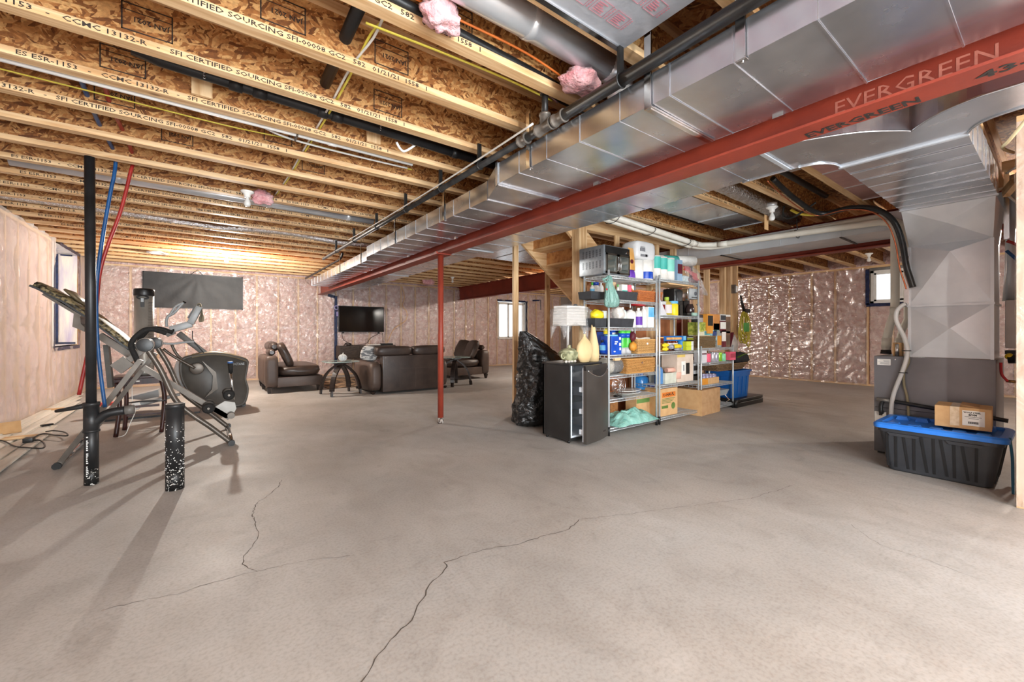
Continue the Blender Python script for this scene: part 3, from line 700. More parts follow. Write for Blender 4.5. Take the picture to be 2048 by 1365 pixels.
b = MB(); A = [Vector((5.0, .335, 2.25)), Vector((5.0, .888, 2.25)), Vector((5.17, .863, 1.94)), Vector((5.17, .36, 1.94))]
def cross(b, Q, bulge, n_=Vector((-1, 0, 0))):
    c = sum(Q, Vector())/4+n_*bulge; b.add(list(Q)+[c], [(0, 1, 4), (1, 2, 4), (2, 3, 4), (3, 0, 4)])
cross(b, A, .03); 
b.build('offset_panel', GALVD, pl, recalc=False)
for (za, zb, up) in ((1.405, 1.94, True), (.938, 1.395, False)):
    b = MB(); Q = [Vector((5.17, .362, za)), Vector((5.17, .863, za)), Vector((5.17, .863, zb)), Vector((5.17, .362, zb))]
    if up: c = Vector((5.138, .60, zb-.08))
    else: c = Vector((5.138, .60, zb-.20))
    b.add(Q+[c], [(0, 1, 4), (1, 2, 4), (2, 3, 4), (3, 0, 4)]); b.build('front_panel', GALVD, pl, recalc=False)
    for yy in (.362, .863): MB().add([(5.17, yy, za), (5.72, yy, za), (5.72, yy, zb), (5.17, yy, zb)], [(0, 1, 2, 3)]).build('side_panel', GALVD, pl, recalc=False)
    b = MB(); b.box(5.165, .355, za-.004, 5.18, .375, zb); b.build('corner_edge', GALVD, pl); MB().box(5.165, .85, za-.004, 5.18, .87, zb).build('corner_edge', GALVD, pl)
MB().box(5.155, .35, 1.39, 5.72, .875, 1.408).build('drive_cleat', GALVD, pl)
b = MB(); 
for yy, y2 in ((.335, .36), (.888, .863)): b.add([(5.0, yy, 2.25), (5.72, yy, 2.25), (5.72, y2, 1.94), (5.17, y2, 1.94)], [(0, 1, 2, 3)])
b.add([(5.0, .335, 2.25), (5.0, .888, 2.25), (5.72, .888, 2.46), (5.72, .335, 2.46)], [(0, 1, 2, 3)]); b.build('side_panel', GALVD, pl, recalc=False)
MB().box(5.16, .863, 1.395, 5.2, .895, 1.86).build('metal_channel', CHROME, pl)

# long trunk along the second beam, with the pvc vents hung in front of it
d3 = thing('main_duct', 'low silver duct behind the cream pvc pipe, above the pink wall', 'duct', (6.1, 2, 2.25), 'main ceiling ducts')
ys = [.3+.62*i for i in range(10)]
for i in range(9): duct_piece(d3, 5.82, 6.40, ys[i], ys[i+1], 2.25, 2.44, i, GALVD)
for y in (1.54, 2.9, 4.0): MB().box(5.81, y-.012, 2.24, 6.41, y+.012, 2.25).build('cross_strap', BLKM, d3)
# panned joist bays
foil = thing('foil_panel', 'foil faced panel with red print nailed under the joists overhead', 'panel', (1.0, .9, ZJ))
MB().grid(lambda u, v: Vector((-1.2+2.89*u, .42+.93*v, ZJ-.004+.0018*nz(u*9, v*5, 3))), 24, 10).build('foil_sheet', FOIL if False else mat('foil_facing', S(198, 201, 208), S(216, 219, 226), sc=6, rough=.36, metal=.6, bump=.08, bsc=40), foil, recalc=False)
MB().box(-1.2, 1.335, ZJ-.012, 1.69, 1.36, ZJ-.003).build('edge_channel', CHROME, foil)
RPR = mat('red_print', S(170, 96, 108), S(190, 122, 132), sc=50, rough=.6)
pm = MB()
for i in range(3):
    pass
for cx_ in range(14):
    for cy_ in range(6):
        x = .12+cx_*.118+(cy_ % 2)*.05; y = .46+cy_*.145
        if x > 1.58: continue
        for (a0, c0, a1, c1) in ((0, 0, .09, .0022), (0, .073, .09, .0752), (0, 0, .0022, .075), (.0878, 0, .09, .075)): pm.box(x+a0, y+c0, ZJ-.0068, x+a1, y+c1, ZJ-.0062)
        for l in range(5): pm.box(x+.012, y+.014+l*.011, ZJ-.0068, x+.012+R.uniform(.03, .066), y+.0185+l*.011, ZJ-.0062)
        for l in range(6): pm.box(x+.1, y+.005+l*.012, ZJ-.0068, x+.106, y+.012+l*.012, ZJ-.0062)
pm.build('printed_blocks', RPR, foil, recalc=False)
def pan(label, x0, x1, y0, y1, m=GALV):
    t = thing('joist_pan', label, 'panel', ((x0+x1)/2, (y0+y1)/2, ZJ), 'sheet metal joist pans')
    MB().grid(lambda u, v: Vector((x0+(x1-x0)*u, y0+(y1-y0)*v, ZJ-.004+.003*nz(u*6, v*4, x0))), 16, 6).build('metal_sheet', m, t, recalc=False)
    for k in range(5): MB().box(x0+(x1-x0)*k/4-.006, y0, ZJ-.011, x0+(x1-x0)*k/4+.006, y1, ZJ-.001).build('drive_cleat', GALVD, t)
    return t
pan('shiny sheet metal pan under the joists above the stair stringer', 3.12, 5.8, 5.2, 6.68)
pan('shiny sheet metal pan under the joists above the pantry shelves', 3.12, 5.80, 2.36, 2.86)
pan('foil pan with painted pink reflection, under the joists beside the curved tee', 3.25, 5.7, .92, 1.32, mat('foil_pink_reflection', S(206, 160, 156), S(220, 178, 172), sc=12, rough=.4, metal=.7))  # pinkish reflection in the foil is put into its base colour

# round and flexible ducts
def round_duct(name, label, pts, r, m, group=None, joints=(), n=20):
    t = thing(name, label, 'duct', pts[0], group)
    MB().tube(pts, r, n).build('pipe_run', m, t)
    for j in joints:
        p = Vector(pts[0]).lerp(Vector(pts[-1]), j); d = (Vector(pts[-1])-Vector(pts[0])).normalized()
        MB().tube([p-d*.022, p-d*.018, p+d*.018, p+d*.022], [r+.001, r+.004, r+.004, r+.001], n).build('joint_collar', m, t)
    return t
rd = round_duct('round_duct', 'wide round galvanised duct between joists above the drain pipe tee', [(.2, 1.6, 2.715), (1.86, 1.6, 2.715)], .078, GALV2, 'round metal ducts', (.66,), 32)
MB().tube([(1.86, 1.6, 2.715), (1.93, 1.6, 2.70), (1.99, 1.6, 2.64), (2.0, 1.6, 2.55), (2.0, 1.6, 2.41)], .078, 24).build('elbow', GALV2, rd)
round_duct('round_duct', 'thin bright round duct between joists above the gym machines', [(-1.4, 5.5, 2.675), (1.76, 5.5, 2.65)], .052, GALV2, 'round metal ducts', (.22, .62, .9))
def flex(name, label, pts, r, seed):
    rr = random.Random(seed); P = smooth_pts(pts, 26); rs = [r*(1+.05*math.sin(i*2.4)+rr.uniform(-.03, .03)) for i in range(len(P))]
    return one(MB().tube(P, rs, 18), name, FOIL, label, 'duct', 'flexible foil ducts')
flex('flexible_duct', 'crinkled silver flexible duct sagging along the joists over the gym', [(-1.9, 7.1, 2.70), (-1.2, 7.1, 2.69), (-.5, 7.12, 2.665), (.1, 7.14, 2.645), (.6, 7.1, 2.68), (1.1, 7.1, 2.685), (1.7, 7.1, 2.645), (2.3, 7.1, 2.66)], .05, 3)
flex('flexible_duct', 'fat crinkled silver flexible duct beside the ceiling lamp with the tag', [(3.3, 2.12, 2.70), (4.2, 2.12, 2.70), (5.0, 2.12, 2.68), (5.5, 2.13, 2.66), (6.2, 2.13, 2.66)], .088, 5)

# ------------------------------------------------------------------ black gas pipe hung beside the left duct
GX, GZ = 1.664, 2.423
def gx(y): return GX-.075*max(0, y-2.14)/5.4
gp = thing('gas_pipe', 'black steel gas pipe running along the silver duct with grey tee fittings', 'pipe', (GX, 2, GZ))
MB().tube([(GX, -2.8, GZ), (GX, 1.75, GZ)], .032, 16).build('pipe_run', BLKM, gp)
MB().tube([(GX, 2.14, GZ), (gx(7.6), 7.6, GZ)], .023, 14).build('pipe_run', BLKM, gp)
MB().tube([(GX, 1.74, GZ), (GX, 2.16, GZ)], .027, 14).build('nipple', BLKM, gp)
GREYF = mat('grey_iron_fitting', S(96, 90, 84), S(138, 132, 124), sc=18, rough=.45, metal=.5)
def collar(y, r, w_=.05): return MB().tube([(GX, y-w_, GZ), (GX, y-w_+.012, GZ), (GX, y-w_+.014, GZ), (GX, y+w_-.014, GZ), (GX, y+w_-.012, GZ), (GX, y+w_, GZ)], [r+.006, r+.006, r, r, r+.006, r+.006], 16)
collar(1.78, .033, .045).build('coupling', GREYF, gp)
b = collar(1.91, .033, .07); b.tube([(GX, 1.91, GZ), (GX, 1.91, GZ+.065), (GX, 1.91, GZ+.067), (GX, 1.91, GZ+.08)], [.032, .032, .037, .037], 16); b.build('tee_fitting', GREYF, gp)
collar(2.12, .032, .04).build('coupling', GREYF, gp)
MB().tube([(GX, 1.91, GZ+.065), (GX, 1.91, 2.68)], .02, 12).build('riser', BLKM, gp)
MB().tube([(GX, 1.91, 2.62), (GX, 1.91, 2.70)], .031, 14).build('elbow', GREYF, gp)
MB().tube([(GX, 1.94, 2.69), (GX+.2, 1.98, 2.69), (2.3, 1.98, 2.69)], .022, 12).build('riser', BLKM, gp)
for y in (1.33, 2.65, 3.28, 4.05, 4.92, 5.82, 6.75):
    x = gx(y); r = .023 if y > 2.1 else .032
    b = MB(); b.tube([(x+(r+.003)*math.cos(a), y, GZ+(r+.003)*math.sin(a)) for a in [math.pi*2*i/14 for i in range(14)]], .005, 6, closed=True); b.build('pipe_clip', BLKP, gp)
    MB().cbox((x-.006, y, GZ+.09), .03, .018, .15).build('clip_hanger', BLKP, gp)
one(MB().tube(smooth_pts([(1.60, 1.95, 2.44), (1.625, 2.5, 2.456), (1.62, 3.5, 2.452), (1.60, 5.2, 2.456), (1.585, 6.0, 2.46)], 6), .007, 6), 'cable', WCAB, 'thin white cable clipped along the black gas pipe', 'cable')
one(MB().tube(smooth_pts([(1.951, 7.8, 2.60), (1.951, 7.95, 2.515), (1.951, 8.6, 2.506), (1.951, 11.3, 2.506)], 6), .02, 10), 'conduit', BLKM, 'dark conduit beyond the gas pipe end near the far wall', 'pipe')

# ------------------------------------------------------------------ drain, conduit and cables in the left joist bays
dp = thing('drain_pipe', 'long black plastic drain pipe sloping along the second joist bay', 'pipe', (.5, 3.04, 2.68))
MB().tube([(-.30, 3.04, 2.79), (-.36, 3.04, 2.745), (-.33, 3.04, 2.715), (-.22, 3.04, 2.695), (2.3, 3.04, 2.645)], .036, 16).build('pipe_run', ABS, dp)
for x0, x1 in ((.10, .17), (.225, .30), (.60, .66), (.69, .76), (1.62, 1.68)): MB().tube([(x0, 3.04, 2.69-.0175*(x0+.22)), (x1, 3.04, 2.69-.0175*(x1+.22))], .0405, 16).build('coupling', ABS, dp)
for x in (-.02, 1.02):
    b = MB(); 
    for i in range(9): b.tube([(x+.006*math.cos(a), 3.005-.002*i, 2.655+.017*i+.009*math.sin(a)) for a in [math.pi*2*k/6 for k in range(6)]], .0018, 4, closed=True)
    b.build('hanger_chain', CHROME, dp)
for x, gl in ((-.03, 'first'), (1.04, 'second')):
    one(MB().box(x-.055, 3.22, 2.642, x+.05, 3.244, 2.742), 'wood_block', LUM[2], 'small pale wood block by the drain pipe chain '+('near the printed joist' if gl == 'first' else 'nearer the silver duct'), 'block')
one(MB().tube(smooth_pts([(1.16, 3.06, 2.62), (1.2, 3.08, 2.585), (1.24, 3.08, 2.58), (1.33, 3.07, 2.66), (1.34, 3.06, 2.7)], 5), .009, 8), 'pipe_strap', WHT, 'bent white strap hooked under the black drain pipe', 'strap')
cd_ = thing('conduit', 'straight white conduit tucked beside the third joist', 'pipe', (0, 3.375, 2.62))
MB().tube([(-1.5, 3.375, 2.622), (1.42, 3.375, 2.622)], .02, 12).build('pipe_run', WHT, cd_); MB().tube([(.74, 3.375, 2.622), (.80, 3.375, 2.622)], .0235, 12).build('coupling', WHT, cd_)
MB().box(.518, 3.35, 2.60, .53, 3.46, 2.645).build('pipe_clip', GREYF, cd_)
def cable(label, pts, r, m, k=6, grp=None, flat=None): return one(MB().tube(smooth_pts(pts, k), r, 8, flat=flat), 'cable', m, label, 'cable', grp)
cable('yellow cable stapled along the third joist bay', [(-1.3, 3.62, 2.665), (-.6, 3.60, 2.655), (.1, 3.60, 2.65), (.55, 3.58, 2.66), (1.1, 3.58, 2.655), (1.5, 3.57, 2.65)], .007, YEL, flat=.6)
cable('white cable sagging across the third joist bay', [(.28, 3.42, 2.64), (.42, 3.47, 2.625), (.6, 3.53, 2.635), (1.0, 3.55, 2.64), (1.45, 3.56, 2.65)], .008, WCAB)
cable('yellow cable crossing through the joists', [(.685, 1.9, 2.66), (.66, 2.1, 2.67), (.662, 2.4, 2.655), (.665, 2.9, 2.66), (.655, 3.4, 2.66), (.64, 3.9, 2.66), (.63, 4.5, 2.66), (.60, 5.2, 2.67)], .007, YEL, 4, flat=.6)
cable('white cable crossing through the joists beside the yellow one', [(.665, 1.9, 2.66), (.675, 2.1, 2.66), (.645, 2.4, 2.655), (.645, 2.9, 2.66), (.635, 3.4, 2.66), (.625, 3.9, 2.66), (.615, 4.5, 2.66), (.585, 5.2, 2.67)], .007, WCAB, 4, flat=.6)
cable('bright yellow cable along the near joist, under the orange wire', [(.6, 1.98, 2.63), (1.0, 1.95, 2.63), (1.4, 1.94, 2.635), (1.74, 1.93, 2.62)], .008, YEL, flat=.6)
ORG = mat('orange_cable', S(206, 104, 40), S(226, 126, 56), sc=12, rough=.5); PURW = mat('brown_wire', S(92, 62, 60), S(120, 84, 80), sc=12, rough=.5)
cable('orange wire along the near joist bay', [(.5, 1.80, 2.70), (.95, 1.77, 2.69), (1.4, 1.76, 2.69), (1.78, 1.78, 2.66)], .006, ORG)
cable('thin brown wire beside the black hose overhead', [(.5, 1.83, 2.68), (1.05, 1.83, 2.665), (1.4, 1.85, 2.66), (1.76, 1.9, 2.60)], .005, PURW)
one(MB().tube(smooth_pts([(.4, 1.80, 2.67), (1.0, 1.815, 2.66), (1.5, 1.83, 2.655), (1.82, 1.84, 2.64)], 6), .026, 12), 'foam_hose', BLKP, 'black insulated hose running along the near joist bay overhead', 'pipe')
vp = thing('vent_pipe', 'black pipe stub passing through the joists overhead', 'pipe', (.592, 2.4, 2.74))
MB().tube([(.59, 1.95, 2.75), (.595, 2.83, 2.735)], .032, 16).build('pipe_run', ABS, vp)
# blue and red plastic water lines
def pex(label, pts, m): return one(MB().tube(smooth_pts(pts, 7), .0135, 10), 'water_line', m, label, 'pipe', 'plastic water lines')
pex('blue plastic water line hanging from the joists beside the black standpipe', [(-.612, 3.3, 2.70), (-.63, 3.75, 2.69), (-.645, 4.2, 2.69), (-.645, 4.6, 2.70), (-.64, 4.84, 2.66), (-.65, 4.85, 2.50)]+[PY(u, v, 4.85) for u, v in ((222, 380), (206, 470), (194, 560), (193, 640), (198, 720), (210, 815))], BLUEX)
pex('red plastic water line hanging from the joists beside the black standpipe', [(-.50, 3.3, 2.70), (-.53, 3.8, 2.69), (-.524, 4.15, 2.69), (-.523, 4.6, 2.70), (-.53, 4.86, 2.66)]+[PY(u, v, 4.87) for u, v in ((261, 345), (242, 420), (216, 490), (200, 545), (193, 610), (183, 670), (158, 790))], REDX)
pex('blue plastic water line stub high on the left joists', [PY(-40, 352, 6.3), PY(10, 356, 6.3), PY(55, 367, 6.3)], BLUEX)

# floor pipes
SPECK = mat('speckled_black_pipe', S(20, 20, 20), S(215, 212, 205), sc=70, rough=.45, lo=.60, hi=.62)
sp = thing('standpipe', 'tall thin black standpipe from floor to joists, with side tee', 'pipe', (-.719, 4.43, 0))
px_, py_ = -.719, 4.43
MB().tube([(px_, py_, .50), (px_-.01, py_, 2.497)], .031, 18).build('upper_pipe', ABS, sp)
MB().tube([(px_, py_, .10), (px_, py_, .50)], .042, 18).build('lower_pipe', ABS, sp)
MB().tube([(px_, py_, .0), (px_, py_, .12)], .0425, 18).build('pipe_foot', SPECK, sp)
b = MB(); b.tube([(px_, py_, .40), (px_, py_, .415), (px_, py_, .416), (px_, py_, .60), (px_, py_, .601), (px_, py_, .625)], [.05, .05, .046, .046, .05, .05], 18); b.tube(smooth_pts([(px_, py_, .45), (px_+.05, py_-.01, .50), (px_+.10, py_-.02, .535), (px_+.19, py_-.02, .545)], 4), .033, 14); b.build('tee_fitting', ABS, sp)
MB().tube([(px_+.19, py_-.02, .545), (px_+.245, py_-.02, .548)], .036, 14).build('pipe_end', mat('grey_primer', S(86, 82, 78), S(110, 106, 100), sc=20), sp)
for q in range(22):
    z = .07+.014*q
    if q % 7 != 6: MB().box(px_-.021, py_-.0445, z, px_-.021+R.uniform(.006, .012), py_-.041, z+.008).build('printed_mark', WHT, sp)
one(MB().tube([PY(112, 823, 4.6), PY(140, 818, 4.55), PY(170, 812, 4.47)], [.012, .016, .02], 10), 'offcut_rod', BLKM, 'short black rod poking out behind the standpipe tee', 'rod')
sh = thing('floor_pipe', 'short fat black open pipe stub standing on the floor', 'pipe', (-.20, 3.93, 0))
MB().tube([(-.20, 3.93, .14), (-.20, 3.93, .63)], .056, 24).build('pipe_shaft', ABS, sh)
MB().tube([(-.20, 3.93, .0), (-.20, 3.93, .15)], .0565, 24).build('pipe_foot', SPECK, sh)
MB().lathe([(.056, .60), (.059, .60), (.059, .632), (.048, .632), (.048, .615)], (-.20, 3.93, 0), 24).build('pipe_rim', ABS, sh)
for i in range(70):
    pass
b = MB()
for i in range(120):
    a = R.uniform(math.pi, 2*math.pi); z = .15+.36*R.random()**2.2; r_ = R.uniform(.0012, .004)
    b.sph((-.20+.0562*math.cos(a), 3.93+.0562*math.sin(a), z), r_, 0, 5, 3)
b.build('paint_flecks', WHT, sh)['kind'] = 'stuff'
one(MB().tube([PY(415, 790, 3.97) if False else Vector((-.46, 3.99, .655)), (-.40, 3.985, .66), (-.31, 3.98, .655), (-.25, 3.97, .655)], [.004, .006, .007, .006], 8), 'strap_cable', BLKP, 'thin black strap lying across the short pipe top', 'strap')

# ------------------------------------------------------------------ ceiling lamps
BULB = mat('frosted_bulb', S(216, 216, 212), S(228, 228, 225), sc=5, rough=.35)
LIT = mat('lit_bulb', S(255, 244, 224), S(255, 246, 228), sc=5, rough=.3, emis=((1, .88, .68, 1), 14.0))
def keyless(label, x, y, zt, lit=False, group='bare bulb ceiling lamps', power=0):
    t = thing('ceiling_lamp', label, 'lamp', (x, y, zt), group)
    MB().lathe([(.058, 0), (.058, -.008), (.05, -.016), (.03, -.03), (.026, -.058), (.024, -.06)], (x, y, zt), 20).build('lamp_holder', WHT, t)
    b = MB(); b.lathe([(.013, -.055), (.015, -.075), (.024, -.098), (.030, -.118), (.029, -.134), (.02, -.148), (.001, -.153)], (x, y, zt), 18); b.build('bulb', LIT if lit else BULB, t)
    if lit: lamp('bulb_light', 'POINT', (x, y, zt-.19), power, WARM, .035)
    return t
keyless('bare bulb ceiling lamp, unlit, above the elliptical trainer', .31, 4.84, 2.56)
keyless('glowing bare bulb ceiling lamp above the black sheet', .26, 8.96, 2.56, True, power=175)
keyless('bare bulb ceiling lamp, unlit, right of the lone red post', 5.1, 9.5, 2.60)
lt = keyless('bare bulb ceiling lamp, unlit, with a cardboard tag, near the flexible duct', 4.98, 1.93, 2.54)
MB().box(4.94, 1.985, 2.30, 5.03, 1.99, 2.46).build('cardboard_tag', KRAFT2, lt); MB().lathe([(.05, 0), (.05, .04)], (4.98, 1.93, 2.54), 16).build('junction_box', GALVD, lt)
keyless('bare bulb ceiling lamp, unlit, above the right wall window', 9.55, 2.12, 2.58)
keyless('bare bulb added as fill light behind the camera, near the made-up patio door', .6, -1.6, 2.56, True, power=125)  # lit bulb added out of view to fill the near room
keyless('bare bulb added as fill light behind the camera, on the furnace side', 3.6, -1.9, 2.56, True, power=72)  # unseen bulb put in to brighten the furnace side
keyless('bare bulb added as fill light beyond the staircase, hidden by the shelves', 7.6, 7.4, 2.56, True, power=135)  # hidden bulb, added to lift the dim zone beyond the stair
keyless('bare bulb added as fill light behind the furnace plenum', 7.7, -.1, 2.56, True, power=75)  # extra bulb out of view, added to light the right end
cv = thing('ceiling_vent', 'round white vent collar in the joists left of the glowing bulb', 'vent', (-.737, 9.72, 2.59))
MB().lathe([(.10, .008), (.15, .0), (.155, -.012), (.10, -.014), (.085, .0), (.08, .02)], (-.737, 9.72, 2.59), 28).build('collar', WHT, cv)
MB().lathe([(.08, .012), (.001, .014)], (-.737, 9.72, 2.59), 20).build('disc', GALVD, cv)

# pink insulation tufts
def tuft(label, c, s, seed, sc=(1, 1, 1)):
    b = MB(); b.sph((0, 0, 0), 1, 0, 22, 14)
    for i, p in enumerate(b.v):
        k = 1+.42*nz(p.x*1.6+seed, p.y*1.6, p.z*1.6)+.28*nz(p.x*4+seed, p.y*4, p.z*4)+.12*nz(p.x*9+seed, p.y*9, p.z*9)
        b.v[i] = Vector(c)+Vector((p.x*s*sc[0]*k, p.y*s*sc[1]*k, p.z*s*sc[2]*k))
    return one(b, 'insulation_tuft', PINK2, label, 'insulation', 'loose pink insulation tufts')
tuft('ragged pink insulation tuft hanging below the joists by the first bulb', (.46, 5.12, 2.60), .10, 3, (1.1, .6, .7))
tuft('pink insulation tuft overhead beside the orange wire', (.86, 1.72, 2.63), .09, 9, (1.1, .7, .8))
tuft('pink insulation stuffed around the round duct elbow', (1.72, 1.66, 2.60), .10, 15, (1.3, 1.0, .5))
tuft('pink insulation tuft right of the lone red post, left one', (3.7, 10.03, 2.55), .10, 21, (1.1, .6, .9))
tuft('pink insulation tuft right of the lone red post, under the lamp', (4.9, 10.51, 2.56), .12, 27, (1.5, .6, .7))

# ------------------------------------------------------------------ cream pvc vents
def pvc(label, pts, r, joints, grp='cream pvc vent pipes'):
    t = thing('pvc_pipe', label, 'pipe', pts[0], grp); MB().tube(pts, r, 18).build('pipe_run', PVC, t)
    for p, q in joints: MB().tube([p, q], r*1.13, 18).build('coupling', PVC, t)
    return t
p1 = pvc('cream pvc pipe, right one, running to the furnace with an elbow', [(3.3, 3.08, 2.50), (5.42, 3.08, 2.395), (5.56, 3.05, 2.385), (5.67, 2.93, 2.38), (5.70, 2.8, 2.375), (5.7, 1.18, 2.325), (5.7, 1.10, 2.30), (5.7, 1.057, 2.22), (5.7, 1.057, 1.37), (5.72, 1.10, 1.24), (5.735, 1.13, 1.08), (5.735, 1.135, .94)], .036,
   [((5.36, 3.083, 2.398), (5.46, 3.075, 2.393)), ((5.68, 2.88, 2.378), (5.70, 2.76, 2.373)), ((5.7, 1.057, 1.42), (5.7, 1.06, 1.34)), ((5.733, 1.127, 1.10), (5.735, 1.134, 1.0))])
p2 = pvc('cream pvc pipe, left one, bundled beside the first', [(3.3, 3.17, 2.485), (5.44, 3.17, 2.38), (5.62, 3.12, 2.37), (5.74, 3.0, 2.36), (5.775, 2.8, 2.36), (5.775, 1.18, 2.40), (5.775, 1.0, 2.28), (5.775, .975, 2.15), (5.775, .975, 1.30), (5.80, 1.02, 1.18), (5.80, 1.045, 1.06), (5.80, 1.05, .94)], .030,
   [((5.38, 3.17, 2.383), (5.48, 3.16, 2.377)), ((5.80, 1.04, 1.10), (5.80, 1.05, 1.0))])
for x in (3.75, 4.45, 5.25): 
    one(MB().tube([(x+.02*math.sin(a), 3.125+.1*math.cos(a), 2.475-.0495*(x-3.5)+.048*math.sin(a)) for a in [math.pi*2*i/16 for i in range(16)]], .004, 5, closed=True), 'zip_tie', BLKP, 'black tie looped round the two cream pipes, '+{3.75: 'nearest the red beam', 4.45: 'the middle one of three', 5.25: 'nearest the elbow'}[x], 'tie', 'black ties round the cream pipes')
one(MB().tube([(5.74+.065*math.cos(a), 1.95+.01*math.sin(a), 2.352+.05*math.sin(a)) for a in [math.pi*2*i/16 for i in range(16)]]+[(5.74, 1.95, 2.45), (5.74, 1.95, 2.6)], .005, 6), 'pipe_strap', BLKP, 'dark hanger loop round the cream pipe under the joists', 'strap')
# refrigerant line and wires dropping to the furnace
RL = [(4.3, 1.66, 2.62), (4.7, 1.62, 2.5)]+[tuple(PX(u, v, 5.1)) for u, v in ((1640, 427), (1700, 416), (1750, 418), (1785, 440), (1803, 480), (1812, 530), (1822, 562), (1826, 575))]
one(MB().tube(smooth_pts(RL, 6), .024, 14), 'refrigerant_line', BLKP, 'thick black foam covered line curving down beside the plenum', 'pipe')
one(MB().tube([Vector(p)+Vector((-.02, .04, -.015)) for p in smooth_pts(RL, 6)], .006, 6), 'copper_line', mat('copper', S(176, 96, 62), S(200, 120, 84), sc=20, rough=.35, metal=.8), 'thin copper line following the thick black line', 'pipe')
cable('black cable looping near the tagged ceiling lamp', [PX(u, v, 5.05) for u, v in ((1568, 412), (1566, 430), (1575, 437), (1592, 432), (1610, 420), (1632, 405))], .011, BLKP, 5)
cable('yellow cable beside the flexible duct near the tagged lamp', [PX(u, v, 5.2) for u, v in ((1582, 420), (1600, 428), (1625, 430), (1650, 428))], .014, YEL, 5)
for i, (a, b_) in enumerate((((1460, 400), (1545, 432)), ((1530, 365), (1600, 410)), ((1330, 425), (1410, 460)))):
    pass
one(MB().tube([(3.3, 1.62, 2.70), (5.6, 1.62, 2.70)], .03, 12), 'pipe_run', BLKP, 'black pipe between joists right of the long beam', 'pipe')
one(MB().tube([(3.2, 2.56+.482, 2.70), (5.6, 2.56+.482, 2.69)], .03, 12), 'pipe_run', BLKP, 'black pipe between joists above the two cream pipes', 'pipe')
# ------------------------------------------------------------------ gym corner
GUN = mat('gunmetal_paint', S(80, 73, 66), S(100, 92, 84), sc=8, rough=.36, metal=.45, bump=.02, bsc=80)
DKG = mat('dark_grey_shell', S(70, 66, 62), S(88, 84, 78), sc=4, rough=.42, bump=.02, bsc=120)
BRZ = mat('bronze_top_shell', S(112, 98, 74), S(134, 120, 94), sc=4, rough=.38)
LGS = mat('light_grey_shell', S(146, 152, 154), S(172, 176, 178), sc=5, rough=.35)
FOAM = mat('black_foam_grip', S(20, 19, 18), S(36, 34, 32), sc=50, rough=.85, bump=.2, bsc=160)
VINYL = mat('olive_patterned_vinyl', S(46, 41, 32), S(140, 126, 92), sc=38, rough=.5, lo=.44, hi=.56, bump=.1, bsc=60)
NY, FY = 5.12, 6.0
inv = thing('inversion_table', 'grey inversion table with tilted padded backrest, in front of the window', 'exercise machine', (-.42, 5.55, 0))
def ylist(pts, y): return [PY(u, v, y) for u, v in pts]
for y, a0, b0 in ((NY, (-1.035, 0), (.19, 0)), (FY, (-1.03, 0), (.19, 0))):
    top = Vector((-.505, y, .905)) if y == NY else Vector((-.47, y, .93))
    MB().bar((a0[0], y, .018), top, .04, .055, 0, (0, 1, 0)).build('frame_leg', GUN, inv)
    piv = Vector((-.47, y, 1.02)); p2 = Vector((.19, y, .02))
    MB().tube(smooth_pts([piv, piv.lerp(p2, .18)+Vector((-.015, 0, -.035)), piv.lerp(p2, .45)+Vector((-.085, 0, -.06)), piv.lerp(p2, .62)+Vector((-.075, 0, -.045)), piv.lerp(p2, .8)+Vector((-.04, 0, -.015)), p2], 5), .024, 12).build('frame_leg', GUN, inv)
    b = MB(); b.cyl((-.475, y-.045, 1.04), (-.475, y+.045, 1.04), .062, 24); b.build('pivot_knob', BLKP, inv, bevel=.008)
    MB().cyl((-.475, y-.02, 1.04), (-.475, y+.058, 1.04), .066, 24).build('pivot_ring', GUN, inv)
    loop = [(278.6, 731), (270, 712), (262.5, 694), (265, 682), (277, 669), (291, 660), (307, 659.5), (333, 667)] if y == NY else [(279.5, 684), (281, 677), (289, 668), (297, 660), (310, 657), (325, 658.5), (346, 666)]
    MB().tube(smooth_pts(ylist(loop, y+.03), 6), .022, 12).build('foam_handle', FOAM, inv)
for x in (-1.033, .19):
    MB().tube([(x, NY-.03, .022), (x, FY+.03, .022)], .021, 12).build('cross_foot', CHROME, inv)
    for y in (NY-.03, FY+.03): MB().cyl((x, y-.02, .026), (x, y+.03, .026), .03, 12).build('foot_cap', BLKP, inv)
# swing arm with bracket, and the main boom
A = PY(298, 692, 5.28); B_ = PY(236, 737, 5.28)
MB().bar(A, B_, .05, .07, 0, (0, 1, 0)).build('swing_arm', GUN, inv)
MB().bar(PY(258, 721, 5.25), PY(233, 739, 5.25), .11, .10, 0, (0, 1, 0)).build('bracket', GUN, inv)
MB().bar(PY(199, 671, 5.55), PY(270, 716, 5.55), .06, .085, 0, (0, 1, 0)).build('boom', GUN, inv)
MB().bar(PY(286, 735, 5.55), PY(459, 836, 5.55), .05, .06, 0, (0, 1, 0)).build('leg_boom', GUN, inv)
MB().bar(PY(213, 690, 5.95), PY(222, 775, 5.95), .04, .11, 0, (0, 1, 0)).build('rear_strut', DKG, inv)
